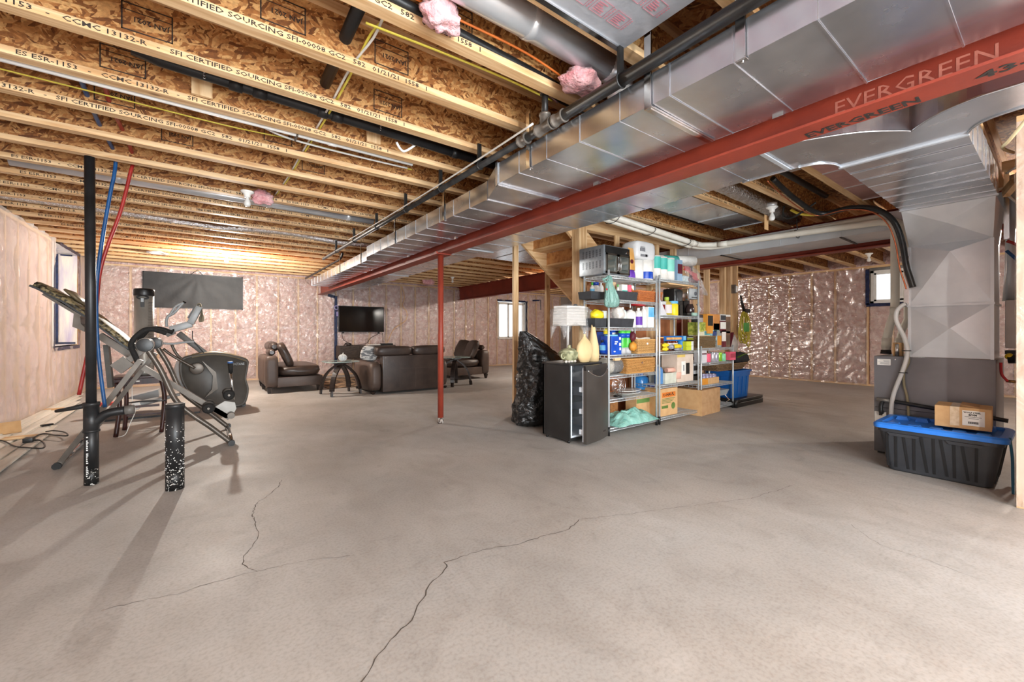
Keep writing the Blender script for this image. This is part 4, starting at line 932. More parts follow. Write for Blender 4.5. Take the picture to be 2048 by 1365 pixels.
# backrest: curved padded board
top = [(82, 566), (103, 575), (125, 588), (145, 597), (161, 607), (180, 620), (199, 632), (214, 644), (229, 656), (245, 668), (260, 681), (275, 690)]
T_ = smooth_pts(ylist(top, 5.55), 3); b = MB(); n = len(T_); vs = []
for i, p in enumerate(T_):
    d = (T_[min(i+1, n-1)]-T_[max(0, i-1)]).normalized(); up = Vector((-d.z, 0, d.x)); up = up if up.z > 0 else -up
    hw = .20+.02*math.sin(i/n*math.pi)-(.06 if i < 3 else 0)
    for yy, h in ((-hw, -.012), (-hw, .012), (-hw+.03, .03), (0, .034), (hw-.03, .03), (hw, .012), (hw, -.012)): vs.append(p+Vector((0, yy, 0))+up*(h-.03))
k = 7; fs = [(i*k+j, i*k+(j+1) % k, (i+1)*k+(j+1) % k, (i+1)*k+j) for i in range(n-1) for j in range(k)]
fs += [tuple(range(k)), tuple((n-1)*k+j for j in range(k))]
b.add(vs, fs, 0, True); b.build('backrest', VINYL, inv)
b = MB(); vs = []
for i, p in enumerate(T_):
    d = (T_[min(i+1, n-1)]-T_[max(0, i-1)]).normalized(); up = Vector((-d.z, 0, d.x)); up = up if up.z > 0 else -up
    for yy, h in ((-.205, 0), (-.205, -.018), (.205, -.018), (.205, 0)): vs.append(p+Vector((0, yy, 0))+up*(h-.041))
k = 4; fs = [(i*k+j, i*k+(j+1) % k, (i+1)*k+(j+1) % k, (i+1)*k+j) for i in range(n-1) for j in range(k)]+[(0, 1, 2, 3), tuple((n-1)*k+j for j in range(4))]
b.add(vs, fs); b.build('backrest_rim', BLKP, inv)
hp = ylist([(130, 584), (145, 592), (162, 606), (172, 616)], 5.55); b = MB()
b.tube([p+Vector((0, 0, .02)) for p in hp], [.02, .05, .05, .015], 14, flat=.5); 
for i in range(len(b.v)): b.v[i].y = 5.55+(b.v[i].y-5.55)*2.4
b.build('head_pillow', BRZ, inv)
MB().bar(PY(95, 590, 5.5), PY(168, 634, 5.5), .26, .022, 0, (0, 0, 1)).build('head_plate', GUN, inv)
MB().prism([(p.x, p.z) for p in ylist([(152, 628), (164, 630), (166, 648), (173, 655), (173, 664), (149, 654)], 5.5)], 5.42, 5.68).build('bracket', GUN, inv)
# ankle rollers, plate and T-handle
for u, v, r in ((417, 814, .058), (457, 788, .056)):
    c = PY(u, v, 5.5); b = MB()
    b.tube([c+Vector((0, -.13+.02*i, 0)) for i in range(10)], [r*(.72 if i in (0, 9) else (1.0 if i % 2 else .92)) for i in range(10)], 16); b.build('ankle_roller', FOAM, inv)
    b = MB(); b.tube([c+Vector((0, .07, 0)), c+Vector((0, .16, 0)), c+Vector((0, .25, 0))], [r*.72, r, r*.72], 16); b.build('ankle_roller', FOAM, inv)
    MB().cyl(c+Vector((0, -.15, 0)), c+Vector((0, .27, 0)), .012, 8).build('roller_axle', GUN, inv)
c = PY(462, 831, 5.46); MB().cyl(c+Vector((0, -.04, 0)), c+Vector((0, .06, 0)), .034, 16).build('ankle_knob', GUN, inv)
MB().prism([(p.x, p.z) for p in ylist([(425, 823), (432, 814), (450, 803), (470, 806), (473, 818), (465, 833), (452, 838), (440, 832)], 5.5)], 5.52, 5.54).build('ankle_plate', mat('light_steel_plate', S(128, 124, 118), S(148, 144, 138), sc=10, rough=.45, metal=.4), inv)
MB().tube(ylist([(467, 800), (464, 770), (461, 742)], 5.48), .013, 10).build('lever', CHROME, inv)
MB().tube(ylist([(461.5, 746), (460.6, 725)], 5.48), [.02, .026], 12).build('lever_grip', FOAM, inv)
MB().cyl(PY(460.6, 727, 5.48), PY(460.5, 723.5, 5.48), .027, 12).build('grip_cap', mat('blue_cap', S(60, 100, 160), S(70, 110, 170)), inv)
MB().bar(PY(268, 690, 5.4), PY(283, 700, 5.4), .05, .04).build('strap_buckle', BLKP, inv)
MB().tube(smooth_pts(ylist([(359, 805), (366, 815), (372, 826)], 5.45), 4), .014, 8).build('safety_strap', mat('tan_strap', S(150, 104, 54), S(170, 122, 66), sc=20, rough=.8), inv)

# elliptical trainer
el = thing('elliptical_trainer', 'grey elliptical trainer with rounded drive housing and console', 'exercise machine', (0, 7.75, 0))
out = smooth_pts([PY(u, v, 7.6) for u, v in ((364, 719), (387, 711.5), (422, 707), (457, 710), (493, 720), (494.5, 737), (491, 758), (496, 777), (492, 800), (480, 812), (434, 812), (392, 800), (374, 780), (363, 758), (360, 737))], 3, True)
b = MB(); n = len(out); cx = sum((p.x for p in out))/n; cz = sum((p.z for p in out))/n
rings = [(7.62, .86), (7.575, .95), (7.565, 1.0), (7.60, 1.03), (7.86, 1.03), (7.90, 1.0), (7.90, .95), (7.87, .86)]
vs = [(cx+(p.x-cx)*k_, y, max(.022, cz+(p.z-cz)*k_)) for y, k_ in rings for p in out]
fs = [(r*n+i, r*n+(i+1) % n, (r+1)*n+(i+1) % n, (r+1)*n+i) for r in range(len(rings)-1) for i in range(n)]+[tuple(range(n)), tuple((len(rings)-1)*n+i for i in range(n))]
b.add(vs, fs, 0, True); b.build('drive_housing', DKG, el)
tp = smooth_pts([PY(u, v, 7.6) for u, v in ((384, 711), (422, 705.5), (457, 708.5), (493, 719))], 4); b = MB()
vs = [p+Vector((0, dy, dz)) for p in tp for dy, dz in ((-.03, -.035), (-.02, .0), (.06, .016), (.2, .016), (.29, .0), (.30, -.035))]
b.add(vs, [(i*6+j, i*6+j+1, i*6+j+7, i*6+j+6) for i in range(len(tp)-1) for j in range(5)], 0, True); b.build('housing_top', BRZ, el, recalc=False)
b = MB(); fp_ = smooth_pts([PY(u, v, 7.55) for u, v in ((366, 721), (361, 738), (364, 760), (374, 783))], 4)
b.tube([p+Vector((.02, .17, 0)) for p in fp_], [.05, .08, .09, .095, .1, .1, .1, .1, .095, .09, .08, .07, .05], 14); b.build('housing_nose', LGS, el)
lettering('OCTANE', el, frameM(tuple(PY(465, 731, 7.555)), (1, 0, 0), (0, 0, 1)), .05, LGS, 0, 'badge', fit=.15)
MB().prism([(p.x, p.z) for p in [PY(u, v, 7.56) for u, v in ((404, 722), (432, 745), (436, 778), (410, 796), (424, 779), (426, 752))]], 7.553, 7.57).build('housing_trim', GUN, el)
c = PY(394, 738, 7.5); MB().cyl(c, c+Vector((0, .1, 0)), .085, 20).build('pivot_cap', GUN, el, bevel=.02)
post = [PY(414, 710, 7.75), PY(357, 667, 7.75)]
MB().bar(post[0], post[1], .08, .14, 0, (0, 1, 0)).build('console_post', DKG, el, bevel=.01)
MB().bar(PY(341, 660, 7.72), PY(384, 648, 7.72), .24, .095, 0, (0, 0, 1)).build('console_tray', LGS, el, bevel=.015)
MB().bar(PY(381, 648, 7.72), PY(399, 614, 7.72), .085, .30, 0, (0, 1, 0)).build('console', LGS, el, bevel=.015)
MB().bar(PY(382, 639, 7.72), PY(396, 616, 7.72), .09, .2, 0, (0, 1, 0)).build('console_screen', BLKP, el)
MB().prism([(p.x, p.z) for p in [PY(u, v, 7.68) for u, v in ((328, 668), (349, 658), (351, 668), (336, 674))]], 7.6, 7.8).build('seat_pad', DKG, el)
for y in (7.5, 7.95):
    hb = smooth_pts([PY(u, v, y) for u, v in ((333.5, 654), (333, 642), (336, 633), (346, 628), (356, 618), (367, 605.5), (369, 604.5))], 4); MB().tube(hb, .017, 10).build('handlebar', LGS, el)
    MB().tube(smooth_pts([PY(u, v, y) for u, v in ((366, 606), (353, 612), (345, 622), (338, 634))], 4), .015, 10).build('handlebar', LGS, el)
    MB().cyl(PY(367.5, 606, y), PY(370, 603.5, y), .021, 10).build('grip_end', BLKP, el)
for y, P in ((7.5, ((326, 698), (345, 712), (366, 724), (390, 737))), (7.9, ((343, 688), (348, 700), (356, 712), (368, 722)))):
    MB().tube(smooth_pts([PY(u, v, y) for u, v in P], 4), .019, 10).build('swing_arm', GUN, el)
MB().tube(smooth_pts([PY(u, v, 7.6) for u, v in ((325, 687), (345, 688), (370, 685), (388, 684))], 4), .015, 10).build('side_bar', LGS, el)
for y0, uu in ((7.42, 0), (7.9, 0)):
    P = [PY(u, v, y0) for u, v in ((204, 833), (214, 826), (300, 806), (360, 792))]
    b = MB(); b.tube([p+Vector((0, .0, .02)) for p in P], [.05, .09, .09, .05], 12, flat=.42); b.build('pedal_arm', LGS if y0 < 7.6 else DKG, el)
b = MB(); b.prism([(p.x, p.z) for p in [PY(u, v, 7.35) for u, v in ((262, 812), (266, 804), (278, 803), (283, 812), (278, 819), (264, 819))]], 7.28, 7.44); b.build('foot_pad', WHT, el, bevel=.015)
b = MB(); b.prism([(p.x, p.z) for p in [PY(u, v, 8.1) for u, v in ((258, 796), (263, 792), (318, 778), (320, 792), (300, 800))]], 7.98, 8.2); b.build('pedal_arm', LGS, el)
MB().box(-1.15, 7.4, .0, -.1, 7.9, .024).build('base_rail', BLKP, el)
for x, y in ((.44, 7.66), (.44, 7.82)): MB().cyl((x, y-.02, .035), (x, y+.02, .035), .034, 14).build('wheel', BLKP, el)
tw = MB(); P = [PY(u, v, 7.62) for u, v in ((386, 630), (391, 620), (397, 610.5), (402, 613), (406, 630), (407, 647))]
tw.grid(lambda u, v: smooth_pts(P, 4)[min(20, int(u*20))]+Vector((.02*nz(u*6, v*5, 1)-.05*v*max(0, u-.45)*2, -.06+.26*v, .012*nz(u*5, v*7, 4)+.02)), 20, 10)
tag(tw.build('towel', mat('beige_towel', S(196, 182, 152), S(222, 212, 186), sc=60, rough=.95, bump=.3, bsc=200), None, recalc=False), 'beige towel draped over the elliptical console', 'towel')
one(MB().tube(smooth_pts([PY(u, v, 7.6) for u, v in ((385, 662), (386, 680), (398, 695), (407, 706), (402, 712), (390, 713))], 5), .006, 6), 'cable', BLKP, 'thin black lead hanging from the elliptical console post', 'cable')

# small dark table with a tall speaker-like column on it
DKW = wood_mat('dark_stained_wood', S(66, 30, 26), S(42, 18, 16), 2, rough=.35)
tb = thing('side_table', 'small dark red wooden side table with curved legs behind the inversion table', 'table', (-.64, 6.45, 0))
MB().box(-.87, 6.24, .635, -.42, 6.68, .66).build('tabletop', DKW, tb, bevel=.006)
MB().box(-.84, 6.27, .57, -.45, 6.65, .635).build('apron', DKW, tb)
for x, y, dx, dy in ((-.825, 6.27, .03, -.02), (-.44, 6.27, .03, -.02), (-.80, 6.62, .02, .02), (-.46, 6.62, .02, .02)):
    P = smooth_pts([(x, y, .60), (x+dx*.9, y, .42), (x+dx*.8, y+dy*.3, .24), (x, y+dy, .0)], 4); b = MB(); b.tube(P, .021, 4, flat=1.0); b.build('leg', DKW, tb)
MB().box(-.82, 6.29, .30, -.46, 6.31, .325).build('stretcher', DKW, tb); MB().box(-.79, 6.62, .16, -.47, 6.635, .18).build('stretcher', DKW, tb)
MB().box(-.665, 6.236, .60, -.625, 6.2405, .615).build('tag', PAPER, tb)
ht = thing('tower_heater', 'silver cylindrical tower heater with black cap, taller than the elliptical console', 'heater', (-.61, 6.46, .662))
MB().lathe([(.082, 0), (.09, .01), (.0905, .04), (.0905, .93)], (-.61, 6.46, .662), 32).build('body', mat('satin_silver', S(150, 146, 138), S(176, 172, 164), sc=4, rough=.36, metal=.5), ht)
MB().lathe([(.094, .925), (.096, .93), (.096, .99), (.09, 1.005), (.07, 1.01)], (-.61, 6.46, .662), 32).build('top_cap', BLKP, ht)
b = MB()
for i in range(11):
    for j in range(46):
        a = -1.05+.125*i+(.0625 if j % 2 else 0); z = .70+.018*j
        if z > 1.56: continue
        n_ = Vector((math.cos(a), math.sin(a), 0)); p = Vector((-.61, 6.46, z))+n_*.0912; t1 = Vector((-n_.y, n_.x, 0)); s_ = .0042
        b.add([p+t1*s_, p+Vector((0, 0, s_)), p-t1*s_, p-Vector((0, 0, s_))], [(0, 1, 2, 3)])
b.build('grille', BLKP, ht)['kind'] = 'stuff'
b = MB(); av = -1.62; n_ = Vector((math.cos(av), math.sin(av), 0)); t1 = Vector((-n_.y, n_.x, 0)); c = Vector((-.61, 6.46, 1.565))+n_*.086
b.tube([c+t1*(.05*math.cos(a))+Vector((0, 0, .018*math.sin(a))) for a in [2*math.pi*i/20 for i in range(20)]], .008, 6, closed=True); b.build('handle_recess', BLKP, ht)
MB().bar(c+Vector((0, 0, -.01))+n_*.01, c+Vector((0, 0, -.11))+n_*.008, .034, .014, 0, n_).build('remote_holder', BLKP, ht)
MB().bar(c+Vector((0, 0, -.012))+n_*.02, c+Vector((0, 0, -.055))+n_*.018, .024, .01, 0, n_).build('remote', LGS, ht)
one(MB().tube(smooth_pts([(-.69, 6.24, .57), (-.685, 6.22, .40), (-.66, 6.21, .28), (-.70, 6.2, .15), (-.74, 6.2, .03), (-.80, 6.2, .006)], 5), .004, 6), 'power_cord', WCAB, 'thin white cord hanging below the small dark table', 'cord')
one(MB().box(-1.30, 7.75, .16, -.98, 7.86, .20).box(-1.30, 7.75, 0, -1.27, 7.86, .16).box(-1.01, 7.75, 0, -.98, 7.86, .16), 'red_step', mat('red_plastic', S(206, 62, 50), S(222, 78, 64), rough=.4), 'low red plastic step behind the standpipe', 'step')

# trim boards lying along the left wall, with scraps and a cord on them
BRD = wood_mat('primed_trim', S(222, 218, 208), S(196, 190, 178), 1, rough=.5, sc=14)
pieces = [(-1.85, 3.2, 9.9, 0, .5), (-1.80, 4.1, 10.2, 1, .2), (-1.74, 2.9, 9.0, 0, .6), (-1.68, 3.6, 9.6, 1, .9), (-1.62, 2.8, 8.4, 0, .9), (-1.55, 3.3, 8.9, 1, 1.3), (-1.47, 2.6, 7.4, 0, 1.6), (-1.40, 3.0, 6.9, 1, 2.2), (-1.86, 5.6, 10.6, 2, .1)]
names = ['against the wall, under the upper one', 'second from the wall', 'third from the wall', 'fourth from the wall', 'fifth from the wall', 'sixth from the wall', 'seventh from the wall', 'outermost, nearest the machine', 'on top beside the wall']
for i, (x, y0, y1, lv, sk) in enumerate(pieces):
    T = Matrix.Translation((x, (y0+y1)/2, .0)) @ Matrix.Rotation(math.radians(sk), 4, 'Z')
    b = MB(); L_ = (y1-y0)/2; z = .001+lv*.017
    b.prism([(-.045, 0), (.045, 0), (.045, .012), (.03, .016), (-.03, .016), (-.045, .012)], -L_, L_, axis='y')
    for k in range(len(b.v)): v = b.v[k]; b.v[k] = T @ Vector((v.x, v.y, v.z+z))
    one(b, 'trim_board', BRD, 'long white trim board on the floor by the left wall, '+names[i], 'board', 'trim boards along the left wall')
one(MB().box(-.12, -.008, 0, .12, .008, .13, 0, Matrix.Translation((-1.80, 6.95, .036)) @ Matrix.Rotation(.5, 4, 'Z') @ Matrix.Rotation(-.25, 4, 'X')), 'wood_scrap', KRAFT2, 'brown board scrap propped on the trim boards by the wall', 'scrap')
one(MB().prism([(-.14, 0), (.1, 0), (.14, .02), (-.1, .022)], -.05, .05, axis='y', m=0), 'wood_scrap', LUM[0], 'flat splintered wood scrap near the black cord', 'scrap').location = (-1.62, 6.6, .036)
one(MB().box(-.1, -.02, 0, .1, .02, .025), 'wood_scrap', LUM[0], 'short wood stick on the boards beyond the propped scrap', 'scrap').location = (-1.79, 8.7, .037)
CP = [(0, 881.6), (12, 884.5), (29, 893), (56, 896), (85, 897), (89, 889), (79, 881), (63, 881), (69, 874), (88, 868), (111, 871), (135, 872), (129, 865), (108, 862), (91, 864)]
cp = thing('extension_cord', 'black cord with adapter tangled over the trim boards', 'cord', tuple(FL(60, 880)))
MB().tube(smooth_pts([PZ(u, v, .045) for u, v in [(-30, 884)]+CP], 5), .007, 7).build('cord', BLKP, cp)
c = PZ(58, 880, .06); MB().cbox(c, .07, .10, .045).build('adapter', BLKP, cp, bevel=.006)
MB().box(-.05, -.02, 0, .05, .02, .02, 0, Matrix.Translation(PZ(94, 852, .04)) @ Matrix.Rotation(.6, 4, 'Z')).build('plug', BLKP, cp)

# ------------------------------------------------------------------ seating area
LEA = mat('dark_brown_leather', S(50, 39, 34), S(70, 56, 49), sc=5, rough=.42, bump=.12, bsc=70, coat=.12)
LEA2 = mat('brown_leather_side', S(74, 60, 53), S(92, 77, 69), sc=4, rough=.48, bump=.1, bsc=70)
LEGW = wood_mat('espresso_wood', S(44, 32, 28), S(30, 22, 19), 2, rough=.4)
def puff(x0, y0, z0, x1, y1, z1, T=None, k=.35, seg=6, wr=.0, seed=0):
    """soft cushion: rounded pillowy box"""
    b = MB(); c = Vector(((x0+x1)/2, (y0+y1)/2, (z0+z1)/2)); h = Vector(((x1-x0)/2, (y1-y0)/2, (z1-z0)/2))
    n = seg
    for ax in range(3):
        for sg in (-1, 1):
            def g(u, v, ax=ax, sg=sg):
                q = [0, 0, 0]; q[ax] = sg; q[(ax+1) % 3] = (u*2-1)*(sg); q[(ax+2) % 3] = v*2-1
                q = Vector(q); m_ = max(abs(t) for t in q); r_ = Vector([math.copysign(abs(t)**1.0, t) for t in q])
                L = (abs(q.x)**7+abs(q.y)**7+abs(q.z)**7)**(1/7); p = r_/L*(1.0)
                p = p*(1-k*.06*(abs(q.x*q.y)+abs(q.y*q.z)+abs(q.x*q.z)))
                w_ = 1+wr*nz(p.x*3+seed, p.y*3, p.z*3)
                return c+Vector((p.x*h.x*w_, p.y*h.y*w_, p.z*h.z*w_))
            b.grid(g, n, n)
    if T is not None: b.v = [T @ p for p in b.v]
    return b
def merge(o, d=.0006):
    bm = bmesh.new(); bm.from_mesh(o.data); bmesh.ops.remove_doubles(bm, verts=bm.verts, dist=d); bmesh.ops.recalc_face_normals(bm, faces=bm.faces); bm.to_mesh(o.data); bm.free(); return o
def cush(name, par, m, *a, **k): return merge(puff(*a, **k).build(name, m, par))
def legs(par, pts, h=.11):
    for x, y in pts: b = MB(); b.hull8([(x-.022, y-.022, 0), (x+.022, y-.022, 0), (x+.022, y+.022, 0), (x-.022, y+.022, 0)], [(x-.04, y-.04, h), (x+.04, y-.04, h), (x+.04, y+.04, h), (x-.04, y+.04, h)]); b.build('leg', LEGW, par)
def bolster(par, p0, p1, r, m=None, name='bolster'):
    p0 = Vector(p0); p1 = Vector(p1); k = 9; b = MB()
    b.tube([p0.lerp(p1, i/k) for i in range(k+1)], [r*(.55 if i in (0, k) else (.93 if i in (1, k-1) else 1.0+.02*math.sin(i*2))) for i in range(k+1)], 18); return b.build(name, m or LEA, par)
def chaise(label, x0, x1, y0, y1, mirror=False, pillows=1):
    t = thing('chaise', label, 'sofa', ((x0+x1)/2, (y0+y1)/2, 0), 'brown leather chaises')
    sx = (lambda x: x0+x1-x) if mirror else (lambda x: x)
    def bx(a, b_): return (min(sx(a), sx(b_)), max(sx(a), sx(b_)))
    a, b_ = bx(x0, x0+.22); cush('arm', t, LEA2, a, y0, .11, b_, y0+.30, .715, k=.1)
    cush('back_panel', t, LEA2, a, y0+.28, .11, b_, y1, .70, k=.1)
    a, b_ = bx(x0+.2, x1); MB().box(a, y0+.02, .11, b_, y1-.02, .30).build('base', LEA2, t, bevel=.02)
    cush('seat_cushion', t, LEA, a, y0, .295, b_, y1, .515, k=.5, wr=.03, seed=4, seg=9)
    legs(t, [(sx(x0+.07), y0+.07), (sx(x0+.07), y1-.08), (sx(x0+.05), y0+.85), (sx(x1-.07), y0+.07), (sx(x1-.07), y1-.08)])
    s = -1 if mirror else 1
    for i in range(pillows):
        yy = y0+.28+i*.42+(.05 if pillows == 1 else 0)
        T = Matrix.Translation((sx(x0+.37), yy, .72)) @ Matrix.Rotation(math.radians(24*s*-1), 4, 'Y') @ Matrix.Rotation(math.radians((-6, 9)[i % 2]), 4, 'Z')
        cush('back_pillow', t, LEA, -.08, -.27, -.25, .08, .27, .25, T=T, k=.7, wr=.06, seed=i*7, seg=8)
    bolster(t, (sx(x0+.12), y0+.10, .775), (sx(x0+.12), y0+.62, .775), .065)
    if not mirror: bolster(t, (sx(x0+.2), y0+.45, .87), (sx(x0+.2), y1-.2, .87), .10); bolster(t, (sx(x0+.18), y0+.25, .88), (sx(x0+.18), y0+.5, .88), .075)
    return t
chaise('brown leather chaise with leaning pillow, left of the glass table', .85, 1.85, 8.88, 10.5)
chaise('brown leather chaise with two leaning pillows, right of the lone red post', 4.66, 5.72, 8.69, 10.1, True, 2)
so = thing('sofa', 'dark brown leather sofa seen from the back, facing the television', 'sofa', (3.2, 8.2, 0))
MB().box(2.62, 7.60, .035, 3.82, 7.78, .715).build('back_panel', LEA, so, bevel=.015)
for i in range(2): cush('head_cushion', so, LEA, 2.52+.72*i, 7.63, .70, 3.235+.72*i, 7.93, .895, k=.6, wr=.03, seed=i, seg=8)
for x in (2.41, 3.79): cush('arm', so, LEA2, x, 7.64, .04, x+.22, 8.78, .60, k=.1)
MB().box(2.63, 7.78, .06, 3.79, 8.7, .32).build('base', LEA2, so, bevel=.015)
for i in range(2): cush('seat_cushion', so, LEA, 2.64+.58*i, 7.9, .30, 3.21+.58*i, 8.76, .49, k=.5)
legs(so, [(2.47, 7.70), (3.95, 7.70), (2.47, 8.7), (3.95, 8.7)], .05)
b = MB(); b.box(2.95, 7.597, .46, 3.6, 7.6, .463); b.box(2.95, 7.597, .10, 2.953, 7.6, .46)
for x in (3.27,): b.box(x, 7.597, .08, x+.004, 7.6, .46)
b.build('seam', LEA2, so)['kind'] = 'stuff'
ZIG = mat('grey_zigzag_fabric', S(120, 122, 124), S(212, 210, 206), sc=9, stretch=(1, 1, 3.2), rough=.9, lo=.47, hi=.53)
tag(merge(puff(-.17, -.06, -.15, .17, .06, .15, T=Matrix.Translation((2.50, 8.02, .75)) @ Matrix.Rotation(.25, 4, 'X') @ Matrix.Rotation(.2, 4, 'Y'), k=1.6).build('throw_pillow', ZIG)), 'grey and white zigzag throw pillow on the left end of the sofa', 'pillow')
GEDGE = mat('glass_edge_green', S(150, 172, 166), S(186, 204, 198), sc=12, rough=.15)
def glass_table(label, cx, cy, yaw):
    t = thing('glass_table', label, 'table', (cx, cy, 0), 'round edged glass end tables')
    T = Matrix.Translation((cx, cy, 0)) @ Matrix.Rotation(yaw, 4, 'Z')
    n = 32; pts = [(math.copysign(abs(math.cos(a))**.55, math.cos(a))*.30, math.copysign(abs(math.sin(a))**.55, math.sin(a))*.30) for a in [2*math.pi*i/n for i in range(n)]]
    b = MB(); b.prism(pts, .605, .617, axis='z'); b.v = [T @ v for v in b.v]; b.build('glass_top', GLASST, t)
    MB().tube([T @ Vector((p[0], p[1], .611)) for p in pts], .0065, 6, closed=True).build('glass_edge', GEDGE, t)
    for i, (sx, sy) in enumerate(((-1, -1), (1, -1), (1, 1), (-1, 1))):
        P = smooth_pts([(sx*.27, sy*.24, .0), (sx*.25, sy*.215, .2), (sx*.19, sy*.16, .38), (sx*.06, sy*.05, .53), (-sx*.12, -sy*.10, .592)], 4)
        b = MB(); off = Vector((sx*.02*(1 if i % 2 else -1), -sy*.02*(1 if i % 2 else -1), 0))
        for k in range(len(P)-1): b.bar(T @ (P[k]+off), T @ (P[k+1]+off), .085, .03, 0, (0, 0, 1))
        b.build('curved_leg', LEGW, t)
        MB().cyl(T @ Vector((-sx*.2, -sy*.2, .596)), T @ Vector((-sx*.2, -sy*.2, .606)), .024, 10).build('glass_pad', CHROME, t)
    return t
glass_table('glass end table with curved dark legs, left of the sofa', 2.0, 8.13, .1)
glass_table('glass end table with curved dark legs, half behind the lone red post', 4.35, 8.02, .15)
pk = thing('pumpkin', 'small white wire pumpkin ornament on the left glass table', 'ornament', (2.03, 8.1, .618))
b = MB()
for i in range(12):
    a = 2*math.pi*i/12; b.tube([(2.03+.075*math.sin(t)*math.cos(a), 8.1+.075*math.sin(t)*math.sin(a), .618+.065-.062*math.cos(t)) for t in [math.pi*k/8 for k in range(9)]], .005, 5)
b.build('wire_ribs', WHT, pk)['kind'] = 'stuff'
MB().sph((2.03, 8.1, .683), .066, 0, 14, 8).build('body', mat('frosted_glass', S(196, 204, 206), S(214, 220, 222), rough=.25), pk)
MB().tube([(2.03, 8.1, .745), (2.04, 8.1, .775)], [.01, .007], 8).build('stem', WHT, pk)
tv = thing('television', 'flat black television on the far wall above the console shelf', 'television', (3.41, 11.62, 1.16))
MB().box(2.80, 11.60, 1.165, 4.03, 11.65, 1.875).build('bezel', BLKP, tv, bevel=.006)
SCR = mat('tv_screen', S(14, 12, 12), S(22, 19, 18), sc=2, rough=.12)
MB().box(2.815, 11.597, 1.185, 4.015, 11.601, 1.86).build('screen', SCR, tv)
MB().box(3.1, 11.65, 1.35, 3.7, 11.71, 1.7).build('wall_bracket', BLKM, tv)
for x in (2.92, 3.88): MB().box(x, 11.62, 1.13, x+.03, 11.7, 1.17).build('foot', BLKP, tv)
cs = thing('console_shelf', 'long dark wood floating shelf below the television', 'shelf', (3.5, 11.45, .45))
CHEV = mat('dark_grained_wood', S(44, 36, 32), S(78, 66, 58), sc=14, stretch=(1, 1, 5), rough=.5)
MB().box(2.75, 11.28, .46, 4.25, 11.70, .80).build('carcass', CHEV, cs, bevel=.005)
for i in range(3): MB().box(2.765+.495*i, 11.272, .475, 3.245+.495*i, 11.281, .785).build('drop_front', CHEV, cs)
one(MB().tube(smooth_pts([(2.9, 11.45, .81), (3.0, 11.5, .87), (3.08, 11.42, .82), (2.92, 11.44, .85), (3.02, 11.4, .87), (3.1, 11.5, .82), (2.95, 11.38, .815)], 5), .012, 6), 'cable_bundle', BLKP, 'tangle of black cable on the left of the console shelf', 'cable')
one(MB().tube(smooth_pts([(3.0, 11.5, .82), (3.3, 11.55, .81), (3.55, 11.6, .86), (3.68, 11.68, 1.0), (3.95, 11.68, 1.14)], 5), .007, 6), 'cable', BLKP, 'black cable rising from the console shelf to the television', 'cable')
one(MB().tube(smooth_pts([(2.9, 11.66, 1.14), (2.93, 11.66, .98), (3.0, 11.58, .9), (3.02, 11.5, .86)], 5), .007, 6), 'cable', BLKP, 'black cable hanging from the left foot of the television', 'cable')
one(MB().tube(smooth_pts([(4.0, 11.66, 1.14), (4.02, 11.66, 1.0), (4.0, 11.6, .88)], 5), .007, 6), 'cable', BLKP, 'black cable hanging from the right foot of the television', 'cable')
one(MB().box(3.9, 11.4, .80, 4.22, 11.58, .845), 'media_box', BLKP, 'flat black media box on the right of the console shelf', 'box', bevel=.004)
one(MB().box(3.5, 11.36, .80, 3.85, 11.5, .825), 'paper_stack', PAPER, 'white paper stack lying on the console shelf', 'paper')
one(MB().tube(smooth_pts([(4.6, 11.70, 2.52), (4.68, 11.70, 2.2), (4.62, 11.70, 1.95), (4.75, 11.69, 1.75), (4.7, 11.69, 1.5), (4.35, 11.68, 1.25), (4.15, 11.66, .86)], 7), .010, 8), 'cable', KRAFT2, 'tan cable snaking down the far wall beside the television', 'cable')
one(MB().tube([(2.76+.05*math.cos(a), 11.66, 1.82+.05*math.sin(a)) for a in [2*math.pi*i/16 for i in range(16)]], .014, 8, closed=True).cbox((2.79, 11.66, 1.65), .06, .03, .12), 'cord_roll', mat('lilac_plastic', S(120, 112, 170), S(170, 160, 190), sc=20, rough=.5), 'coiled tape roll hung on the blue strip beside the television', 'roll')
bs = thing('wall_sheet', 'wide black sheet hung on the far wall by a cord', 'banner', (-.25, 11.68, 1.7))
BSM = mat('black_sheeting', S(38, 38, 39), S(50, 50, 51), sc=3, rough=.5, bump=.2, bsc=7)
def bsg(u, v):
    x = -1.12+1.76*u; z = 1.72+.74*v; dx = x+.2; dz = z-2.46; an = math.atan2(dz, dx)
    return Vector((x+.015*v, 11.69-.003*math.sin(an*11+2*nz(x*2, z*2, 1))*min(1, abs(dz)*2.2)-.006*nz(x*3, z*3, 2)-.004, z-.012*u))
MB().grid(bsg, 60, 26).build('sheet', BSM, bs, recalc=False)
b = MB(); b.box(-1.13, 11.695, 1.70, .66, 11.715, 1.72); b.box(-1.12, 11.695, 2.45, .66, 11.715, 2.47); b.box(-1.13, 11.695, 1.7, -1.11, 11.715, 2.47); b.box(.64, 11.695, 1.7, .66, 11.715, 2.47); b.build('frame', BLKP, bs)
MB().tube([(-.32, 11.69, 2.46), (-.2, 11.70, 2.57), (-.1, 11.69, 2.46)], .006, 6).build('hanging_cord', BLKP, bs)
one(MB().grid(lambda u, v: Vector((1.95+2.4*u, 8.95+2.1*v, .006+.003*nz(u*9, v*9, 1))), 10, 10), 'rug', mat('brown_patterned_rug', S(74, 58, 46), S(160, 134, 106), sc=5, rough=.95, lo=.46, hi=.54, bump=.3, bsc=150), 'brown patterned rug between the sofa and the far wall', 'rug', recalc=False)
